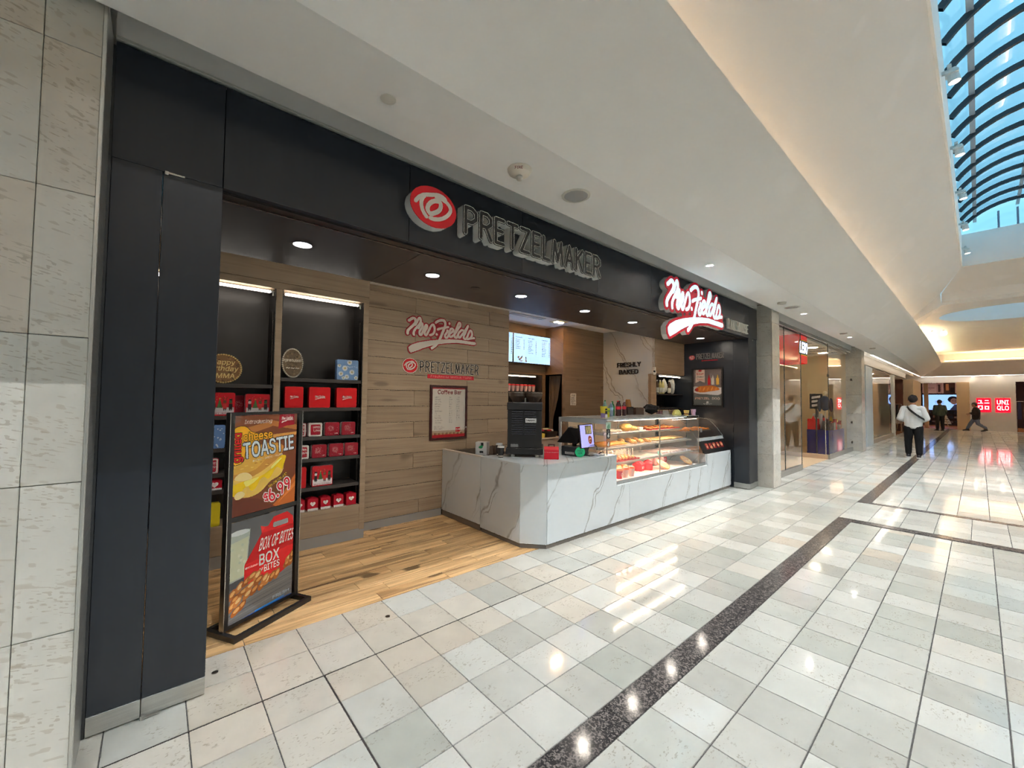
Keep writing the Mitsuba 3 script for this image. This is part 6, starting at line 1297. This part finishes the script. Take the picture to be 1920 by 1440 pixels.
# dark boutique opening
flatwall('wall_boutique', cat([box(-5.0, -4.9, 26.6, 32, 0, 3), box(-4.9, -2.82, 31.9, 32, 0, 3)]), (92, 66, 58))
struct('floor_boutique'); part('floor_boutique', box(-4.9, -2.72, 26.62, 31.9, -.004, .001), 'satin', (150, 104, 72), top=True)
t = thing('boutique_poster', 'large pale poster with a slanted figure at the back of the dark boutique', 'poster'); pl = front(-4.88, 27.8, 1.75); art(t + '__sheet', [(R(0, 0, 3.4, 1.0), (226, 196, 190)), (Polygon([(.8, .1), (1.1, .1), (1.9, .9), (1.6, .9)]), (150, 120, 116)), (R(2.4, 0, 2.6, 1), (90, 40, 40))], pl, .002)
for i in range(6):
    q = thing('hanging_garment', 'dark garment hanging in the boutique', 'garment', 'dark garments in the boutique'); m = hull([(-.03, -.16, .7), (.03, .16, .7), (-.04, -.2, 0), (.04, .2, 0), (.04, -.2, 0), (-.04, .2, 0), (.03, -.16, .7), (-.03, .16, .7)]); part(q, move(m, -4.2 + .25 * i, 30.9 - .2 * (i % 2), .8), 'matte', ((40, 32, 32), (60, 40, 40), (34, 34, 40))[i % 3], top=True)
t = thing('garment_rail', 'steel garment rail in the dark boutique', 'rail'); part(t, cat([cyl((-4.4, 30.8, 1.52), (-2.8, 30.8, 1.52), .015, n=8), cyl((-4.4, 30.8, 0), (-4.4, 30.8, 1.52), .015, n=8), cyl((-2.8, 30.8, 0), (-2.8, 30.8, 1.52), .015, n=8)]), 'metal', (170, 166, 160), top=True)
def easel(x, y, label, lean, wv=.42, h0=.40, h1=1.27):
    t = thing('easel_sign', label, 'easel')
    pl = Plane((x, y, h0), (1, 0, 0), (lean, .12, h1 - h0)); pl.v = pl.v / np.linalg.norm(pl.v); pl.n = np.cross(pl.u, pl.v); pl.n /= np.linalg.norm(pl.n)
    L_ = math.hypot(lean, h1 - h0); part(t + '__board', solid(R(0, 0, wv, L_), pl, -.02, 0), 'satin', (232, 222, 212))
    art(t + '__print', [(R(.03, L_ * .55, wv - .03, L_ * .85), (120, 60, 48)), (R(.06, L_ * .62, wv - .08, L_ * .78), (180, 120, 96)), (R(.05, L_ * .90, wv - .05, L_ * .94), (90, 70, 64)), (R(.05, L_ * .26, wv - .03, L_ * .31), (90, 60, 60)), (R(.05, L_ * .12, wv - .03, L_ * .16), (110, 70, 66))], pl, .002)
    for a, b in (((x + .05, y - .05, 0), (x + .12 + lean, y + .10, h1)), ((x + wv - .05, y - .05, 0), (x + wv - .12 + lean * .8, y + .10, h1)), ((x + wv / 2 - .25, y + .42, 0), (x + wv / 2 + lean, y + .13, h1))): part(t + '__leg', cyl(a, b, .018, n=7), 'satin', (206, 176, 136))
easel(-1.48, 34.5, 'pale poster easel leaning sideways before the blue screen', -.34)
easel(-3.1, 31.0, 'thin wooden easel in front of the dark boutique', .1, .3, .45, 1.05)
for i in range(3):
    t = thing('drum_pillar', ['cream square pillar beside the clothing store opening', 'cream wall return right of the clothing store opening', 'narrow cream pillar inside the clothing store opening'][i], 'pillar')
    part(t, [box(-2.95, -2.42, 32.1, 36.7, 0, 2.92, .01), box(-.89, -.36, 36.62, 37.3, 0, 2.88, .01), box(-2.35, -2.15, 37.6, 37.8, 0, 2.88, .01)][i], 'matte', [(214, 192, 160), (222, 196, 160), (214, 184, 146)][i], top=True)
struct('wall_far', 'white end wall with red square signs'); part('wall_far', cat([box(-.36, 1.39, 36.72, 36.95, 0, 2.88), box(-2.6, 4.3, 36.72, 36.95, 2.86, 4.9), box(-9.4, -2.6, 36.72, 36.95, 2.86, 4.7), box(2.6, 4.3, 36.72, 36.95, 0, 2.88)]), 'plaster', top=True)
US = thing('square_sign', 'bright red square sign with white blocky foreign characters on the white end wall', 'sign')
def redsquare(t, x0, shape):
    pl = Plane((x0, 36.71, 1.10), (1, 0, 0), (0, 0, 1)); part(t + '__panel', solid(R(0, 0, .56, .82), pl, .001, .03), 'satin', (226, 10, 40), emit=light((232, 6, 44), .62, .1), label='lit red panel')
    part(t + '__lettering', solid(shape, pl, .03, .036), 'satin', (255, 255, 255), emit=light((255, 250, 250), 1.1, .1), stuff=True)
def kata():
    b = lambda x0, y0, x1, y1: R(x0, y0, x1, y1)
    yu = unary_union([b(.07, .66, .20, .71), b(.16, .50, .21, .71), b(.05, .50, .26, .55)]); ni = unary_union([b(.33, .65, .47, .70), b(.31, .51, .50, .56)])
    ku = unary_union([b(.07, .34, .25, .39), b(.20, .16, .25, .36), b(.06, .26, .11, .38), b(.12, .14, .23, .19)]); ro = b(.32, .15, .49, .37).difference(b(.37, .20, .44, .32)); return unary_union([yu, ni, ku, ro])
redsquare(US, -.10, kata())
US = thing('square_sign', 'bright red square sign reading UNI QLO on the white end wall', 'sign')
redsquare(US, .62, unary_union([fit('UNI', .06, .50, .47, .24), fit('QLO', .06, .50, .14, .24)]))
# clothing store behind the end wall
flatwall('wall_store', cat([box(-9, 9, 42.6, 42.7, 0, 4.6)]), (70, 50, 46)); struct('floor_store'); part('floor_store', box(-9, 9, 37.2, 42.6, -.003, .02), 'satin', (190, 130, 84), top=True)
struct('ceiling_store'); part('ceiling_store', box(-9, 9, 37, 42.6, 3.3, 3.35), 'matte', (206, 190, 180), top=True)
t = thing('wall_screen', 'wide lit blue video screen with a portrait in the clothing store', 'screen'); pl = Plane((-2.66, 41.6, 1.12), (1, 0, 0), (0, 0, 1))
part(t + '__case', solid(R(-.04, -.04, 1.80, 1.11), pl, -.08, 0), 'satin', (30, 30, 36)); part(t + '__panel', flat(R(0, 0, 1.76, 1.08), pl, .001), 'matte', (120, 160, 236), emit=light((126, 166, 240), .72, .1), label='lit blue picture')
art(t + '__print', [(fit('Heat Comfort', .62, 1.02, .58, .07), (50, 60, 110)), (fit('Warm Light Soft', .62, 1.06, .46, .06), (50, 60, 110)), (affinity.scale(Point(1.48, .74).buffer(.25, quad_segs=5), 1, .9).intersection(R(0, 0, 1.76, 1.08)), (40, 36, 50)), (affinity.scale(Point(1.52, .62).buffer(.19, quad_segs=5), .9, 1.15).intersection(R(0, 0, 1.76, 1.08)), (190, 160, 160)), (R(1.44, .64, 1.50, .67), (60, 50, 60)), (R(1.56, .63, 1.62, .66), (60, 50, 60)), (Polygon([(1.3, 0), (1.76, 0), (1.76, .42), (1.55, .40)]), (70, 90, 150))], pl, .003)
t = thing('store_banner', 'row of pale and dark banners over the blue screen', 'banner'); pl = Plane((-2.66, 41.6, 2.29), (1, 0, 0), (0, 0, 1)); art(t + '__print', [(R(0, 0, 1.76, .72), (236, 212, 206)), (R(.08, .36, .60, .40), (150, 110, 110)), (R(.08, .24, .50, .27), (180, 150, 150)), (R(.70, 0, .98, .72), (214, 180, 176)), (R(.78, .1, .9, .62), (90, 60, 60)), (R(1.05, 0, 1.6, .72), (86, 50, 40)), (R(1.15, .2, 1.3, .66), (226, 170, 110)), (R(1.36, .05, 1.55, .4), (40, 26, 26))], pl, .002); part(t + '__board', solid(R(-.02, -.02, 1.78, .74), pl, -.05, 0), 'satin', (60, 40, 38))
t = thing('store_shelving', 'dark stocked shelving below the blue screen', 'shelving')
for z in (.25, .55, .85): part(t + '__board', box(-2.7, -.9, 41.2, 41.55, z, z + .02), 'satin', (50, 40, 40))
for i in range(24):
    q = thing('folded_clothes', f'folded clothes pile, {["first", "second", "third", "fourth", "fifth", "sixth", "seventh", "eighth"][i // 3]} from left on the {["lowest", "middle", "top"][i % 3]} board below the blue screen', 'clothes', 'folded clothes below the blue screen'); z = (.2705, .5705, .8705)[i % 3]; x = -2.62 + .21 * (i // 3); part(q, box(x, x + .17, 41.22, 41.5, z, z + .08 + .1 * tr.random(), .01), 'matte', ((30, 30, 36), (60, 56, 56), (140, 120, 116), (40, 44, 60))[i % 4], top=True)
for i, x in enumerate((-6, -2, 2, 5)):
    t = thing('store_light', f'long ceiling light in the clothing store, {["leftmost", "second", "third", "rightmost"][i]} of four', 'ceiling light'); part(t, box(x - .6, x + .6, 39.2, 39.5, 3.285, 3.298), 'matte', (255, 250, 244), emit=light((255, 226, 206), 7, .6), top=True)
t = thing('garment_rail', 'garment rail with brown and blue coats right of the white end wall', 'rail'); part(t, cat([cyl((1.45, 38.2, 1.75), (2.9, 38.2, 1.75), .018, n=8), cyl((2.9, 38.2, .02), (2.9, 38.2, 1.75), .018, n=8), cyl((1.45, 38.2, .02), (1.45, 38.2, 1.75), .018, n=8)]), 'metal', (180, 176, 170), top=True)
for i in range(7):
    q = thing('coat', 'coat hanging on the rail right of the white end wall', 'coat', 'coats on the right hand rail'); m = hull([(-.05, -.2, 1.0), (.05, .2, 1.0), (-.07, -.26, 0), (.07, .26, 0), (.07, -.26, 0), (-.07, .26, 0), (.05, -.2, 1.0), (-.05, .2, 1.0)]); part(q, move(m, 1.56 + .2 * i, 38.2, .70), 'matte', ((60, 66, 100), (150, 110, 70), (214, 208, 200), (120, 84, 54))[i % 4], top=True)
# linear soffit lights at the far end
LL = thing('linear_light', 'bright white light line along the far soffit edge over the shopfronts', 'ceiling light'); part(LL, hull([(-2.50, 19.0, 3.268), (-2.43, 19.0, 3.268), (-2.46, 36.2, 3.268), (-2.40, 36.2, 3.268), (-2.50, 19.0, 3.274), (-2.43, 19.0, 3.274), (-2.46, 36.2, 3.274), (-2.40, 36.2, 3.274)]), 'matte', (255, 255, 250), emit=light((255, 240, 222), 2.6, .8), top=True)
LL = thing('linear_light', 'bright white light line across the end wall above the red signs', 'ceiling light'); part(LL, box(-2.38, 4.0, 36.42, 36.50, 3.235, 3.252), 'matte', (255, 255, 250), emit=light((255, 244, 230), 2.6, .8), top=True)
for i, (x, y) in enumerate(((-.95, 24.4), (-.62, 24.4))):
    t = thing('globe_spot', ['white globe spotlight under the cream ceiling, left of the pair', 'white globe spotlight under the cream ceiling, right of the pair'][i], 'spotlight'); part(t + '__globe', trimesh.creation.icosphere(2, .11).apply_translation((x - .28, y, 4.48)), 'gloss', (236, 234, 230), smooth=True, emit=light((255, 240, 220), 1.0, .05)); part(t + '__stem', cyl((x - .28, y, 4.57), (x - .28, y, 4.62), .03, n=8), 'satin', (120, 116, 110))
for i, (x, y) in enumerate(((.3, 34.9), (-.7, 34.9))):
    t = thing('wall_washer', ['small wall light over the red square signs', 'small wall light over the cream wall return'][i], 'ceiling light'); part(t, lathe([(0, 0), (.06, 0), (.06, .02), (0, .02)], (x + .5, 36.45, 3.2), 12), 'matte', (255, 250, 240), emit=light((255, 236, 210), 20, .3), top=True)

# ------------------------------------------------------------------ people
def blend(chains, detail=.03, smooth=8, cut=None):
    """chains of (point, radius): hulls of spheres joined into one smooth closed mesh"""
    parts = []
    def sph(p, r): return m3.Manifold.sphere(r, 14).translate(tuple(float(q) for q in p))
    for ch in chains:
        if len(ch) == 1: parts.append(sph(*ch[0]))
        for a, b in zip(ch[:-1], ch[1:]): parts.append(m3.Manifold.batch_hull([sph(*a), sph(*b)]))
    m = m3.Manifold.batch_boolean(parts, m3.OpType.Add)
    if cut is not None: m = m.trim_by_plane((0, 0, 1), cut)
    m = m.refine_to_length(detail)
    q = tmesh(m); q = trimesh.Trimesh(q.vertices, q.faces, process=True)
    trimesh.smoothing.filter_taubin(q, iterations=smooth); return q
def hand(w, d, s, curl=.5):
    """five fingers from a palm; w wrist, d direction, s side (+1 right)"""
    w, d = np.array(w, float), np.array(d, float); d /= np.linalg.norm(d); side = np.cross(d, [0, 0, 1.0]); side /= np.linalg.norm(side) + 1e-9; nn = np.cross(side, d)
    pc = w + d * .05; ch = [[(w, .028), (pc - side * .022, .019), (pc + d * .04 - side * .024, .016)], [(w, .028), (pc + side * .022, .019), (pc + d * .04 + side * .024, .016)]]
    for k, L in enumerate((.062, .072, .068, .052)):
        b = pc + d * .042 + side * (-.03 + .02 * k); m1 = b + d * L * .55 - nn * L * .2; ch.append([(b, .0095), (m1, .0088), (m1 + d * L * .3 - nn * L * .45 * curl * 2, .0075)])
    b = w + d * .03 + side * s * -.028; ch.append([(b, .012), (b + d * .035 + side * s * -.022, .010), (b + d * .06 + side * s * -.020 - nn * .02, .0085)]); return ch
def person(label, x, y, heading, P, cols, back_of=None):
    """P: joints in local metres (x right, y ahead); cols: skin, top, trousers, shoe, hair"""
    t = thing('person', label, 'person'); A = lambda m: move(m, x, y, 0, heading)
    J = P; h = J['head']
    face = [[(h, .098), (h + [0, .02, -.06], .078), (h + [0, .035, -.095], .045)], [(h + [0, -.015, .02], .098)], [(h + [0, .105, -.03], .014), (h + [0, .085, .015], .012)], [(h + [.098, 0, -.02], .018), (h + [.095, -.005, .012], .016)], [(h + [-.098, 0, -.02], .018), (h + [-.095, -.005, .012], .016)], [(h + [.0, .088, -.07], .014)]]
    ch = face + [[(h + [0, -.005, -.08], .055), (J['neck'], .062)], [(J['neck'], .065), (J['chest'], .12), (J['waist'], .115), (J['pelvis'], .12)]]
    for s, a in ((1, 'r'), (-1, 'l')):
        ch += [[(J['chest'] + [0, 0, .12], .07), (J['sh' + a], .055), (J['el' + a], .042), (J['wr' + a], .029)], [(J['pelvis'], .11), (J['hip' + a], .088), (J['kn' + a], .058), (J['an' + a], .042)]] + hand(J['wr' + a], J['wr' + a] - J['el' + a], s)
    body = blend(ch, .022, 6); part(t + '__body', A(body), 'food', cols[0], smooth=True)
    f = h + np.array([0, .092, .0])
    part(t + '__eye', A(cat([trimesh.creation.icosphere(1, .013).apply_translation(f + [.035, 0, .005])])), 'satin', (50, 36, 30), smooth=True); part(t + '__eye', A(trimesh.creation.icosphere(1, .013).apply_translation(f + [-.035, 0, .005])), 'satin', (50, 36, 30), smooth=True)
    k = J.get('bulk', 1.0)
    top = [[(J['neck'] + [0, -.005, -.05], .088), (J['chest'], .155 * k), (J['waist'], .150 * k), (J['pelvis'] + [0, 0, J.get('hem', .02)], .150 * k)], [(J['chest'] + [.10, 0, .03], .11 * k), (J['pelvis'] + [.07, 0, J.get('hem', .02)], .125 * k)], [(J['chest'] + [-.10, 0, .03], .11 * k), (J['pelvis'] + [-.07, 0, J.get('hem', .02)], .125 * k)]]
    for a in ('r', 'l'): top.append([(J['chest'] + [0, 0, .10], .09), (J['sh' + a], .083 * k), (J['el' + a], .078 * k), (J['wr' + a] * .88 + J['el' + a] * .12, .052 * k)])
    part(t + '__top', A(blend(top, .028, 8, J['pelvis'][2] + J.get('hem', .02) - .09)), 'matte', cols[1], smooth=True)
    leg = [[(J['pelvis'] + [0, 0, .05], .125), (J['pelvis'], .13)]]
    for a in ('r', 'l'): leg.append([(J['pelvis'], .12), (J['hip' + a], .112), (J['kn' + a], .088), (J['an' + a] + [0, 0, .06], .068)])
    part(t + '__trousers', A(blend(leg, .028, 8)), 'matte', cols[2], smooth=True)
    for a in ('r', 'l'):
        an, toe = J['an' + a], J['toe' + a]; d = (toe - an) * [1, 1, 0]; d /= np.linalg.norm(d); up = toe[2]
        part(t + '__shoe', A(blend([[(an + [0, 0, .01], .052), (an - d * .035 + [0, 0, -.04], .045), (toe, .038)], [(an + [0, 0, .0], .05), (toe + d * -.05, .045)]], .02, 5)), 'satin', cols[3], smooth=True)
        s0, s1 = an - d * .08, toe + d * .04; pr = np.array([-d[1], d[0], 0]) * .045; z0, z1 = an[2] - .088, toe[2] - .040
        part(t + '__sole', A(hull([np.r_[(q + e * pr)[:2], z] for q, zz in ((s0, z0), (s1, z1)) for e in (-1, 1) for z in (zz, zz + .034)])), 'satin', cols[5], label='pale shoe sole')
    hb = h + np.array([0, -.012, .022]); hair = blend([[(hb, .108), (hb + [0, -.025, -.05], .085)], [(hb + [0, .02, .03], .095)]], .02, 5)
    hv = hair.vertices; keep = (hv[:, 2] > h[2] + .005 + np.clip((hv[:, 1] - h[1]) * .9, -.055, .06)); hair.vertices[~keep] = h + (hv[~keep] - h) * .86
    part(t + '__hair', A(hair), 'matte', cols[4], smooth=True)
    return t, A
V = lambda *q: np.array(q, float)
man = dict(head=V(0, .03, 1.685), neck=V(0, .0, 1.53), chest=V(0, 0, 1.30), waist=V(0, 0, 1.10), pelvis=V(0, 0, .94), shr=V(.185, 0, 1.43), shl=V(-.185, 0, 1.43), elr=V(.275, -.03, 1.15), ell=V(-.275, -.03, 1.15), wrr=V(.19, .20, 1.07), wrl=V(-.19, .20, 1.07),
           hipr=V(.095, 0, .88), hipl=V(-.095, 0, .88), knr=V(.105, .02, .49), knl=V(-.115, .06, .50), anr=V(.11, -.06, .10), anl=V(-.12, .10, .095), toer=V(.14, .10, .045), toel=V(-.15, .27, .042), bulk=.96, hem=0)
t, A = person('man seen from behind in white sweatshirt, black trousers and black crossbody strap walking away', -1.255, 16.45, 0.02, man, [(176, 128, 100), (224, 226, 224), (22, 22, 24), (30, 30, 34), (28, 24, 24), (226, 226, 224)])
def strap_pts():
    p = [(-.115, -.02, 1.525), (-.10, -.105, 1.46), (-.03, -.165, 1.36), (.07, -.178, 1.26), (.17, -.150, 1.17), (.235, -.06, 1.12), (.21, .10, 1.12)]
    return smoothline(p, 4)
sp = strap_pts(); v = []; 
for i, q in enumerate(sp):
    d = sp[min(i + 1, len(sp) - 1)] - sp[max(i - 1, 0)]; d /= np.linalg.norm(d); o = np.array([q[0], q[1] - .0, 0]); o = o / (np.linalg.norm(o) + 1e-9); w = np.cross(d, o); w /= np.linalg.norm(w); v += [q + w * .024 + o * .006, q - w * .024 + o * .006, q - w * .024 - o * .006, q + w * .024 - o * .006]
f = []
for i in range(len(sp) - 1):
    for k in range(4): f.append([4 * i + k, 4 * i + (k + 1) % 4, 4 * i + 4 + (k + 1) % 4, 4 * i + 4 + k])
part(t + '__bag_strap', A(tmesh((v, f))), 'satin', (24, 24, 26), label='black crossbody strap')
for s in (1, -1): part(t + '__shoe_stripe', A(blend([[(V(.115 * s, -.06 if s > 0 else .10, .075), .052), (V(.13 * s, .0 if s > 0 else .17, .07), .049)]], .03, 2)), 'satin', (214, 214, 212))
wm = dict(head=V(0, .06, 1.52), neck=V(0, .02, 1.38), chest=V(0, 0, 1.18), waist=V(0, 0, 1.0), pelvis=V(0, 0, .86), shr=V(.17, 0, 1.29), shl=V(-.17, 0, 1.29), elr=V(.22, .04, 1.04), ell=V(-.22, -.04, 1.04), wrr=V(.12, .24, 1.02), wrl=V(-.13, .20, 1.0),
          hipr=V(.08, 0, .80), hipl=V(-.08, 0, .80), knr=V(.085, .20, .47), knl=V(-.085, -.05, .44), anr=V(.085, .34, .10), anl=V(-.085, -.34, .14), toer=V(.09, .50, .05), toel=V(-.09, -.20, .045), bulk=1.12, hem=-.10)
t, A = person('woman in black coat, blue jeans and dark cap walking left before the red square signs', -.12, 35.6, math.pi / 2 + .1, wm, [(186, 142, 120), (26, 26, 28), (84, 100, 126), (24, 24, 26), (36, 30, 30), (40, 40, 42)])
part(t + '__cap', A(cat([trimesh.convex.convex_hull(np.array([q for q in trimesh.creation.icosphere(2, .118).vertices if q[2] > .0])).apply_translation((0, .05, 1.545)), box(-.07, .07, .14, .25, 1.545, 1.56, .004)])), 'matte', (60, 60, 62), smooth=30)
st = dict(head=V(0, .02, 1.66), neck=V(0, 0, 1.51), chest=V(0, 0, 1.29), waist=V(0, 0, 1.08), pelvis=V(0, 0, .93), shr=V(.19, 0, 1.41), shl=V(-.19, 0, 1.41), elr=V(.24, -.02, 1.14), ell=V(-.24, -.02, 1.14), wrr=V(.22, .08, .90), wrl=V(-.22, .08, .90),
          hipr=V(.09, 0, .87), hipl=V(-.09, 0, .87), knr=V(.10, .02, .48), knl=V(-.10, .05, .49), anr=V(.10, -.02, .095), anl=V(-.10, .06, .095), toer=V(.12, .14, .042), toel=V(-.12, .22, .042), bulk=1.04, hem=.0)
person('dark haired shopper in green jacket partly hidden behind the man in white', -1.50, 34.2, .4, st, [(180, 136, 112), (48, 62, 58), (24, 24, 28), (26, 26, 28), (40, 30, 26), (60, 60, 60)])
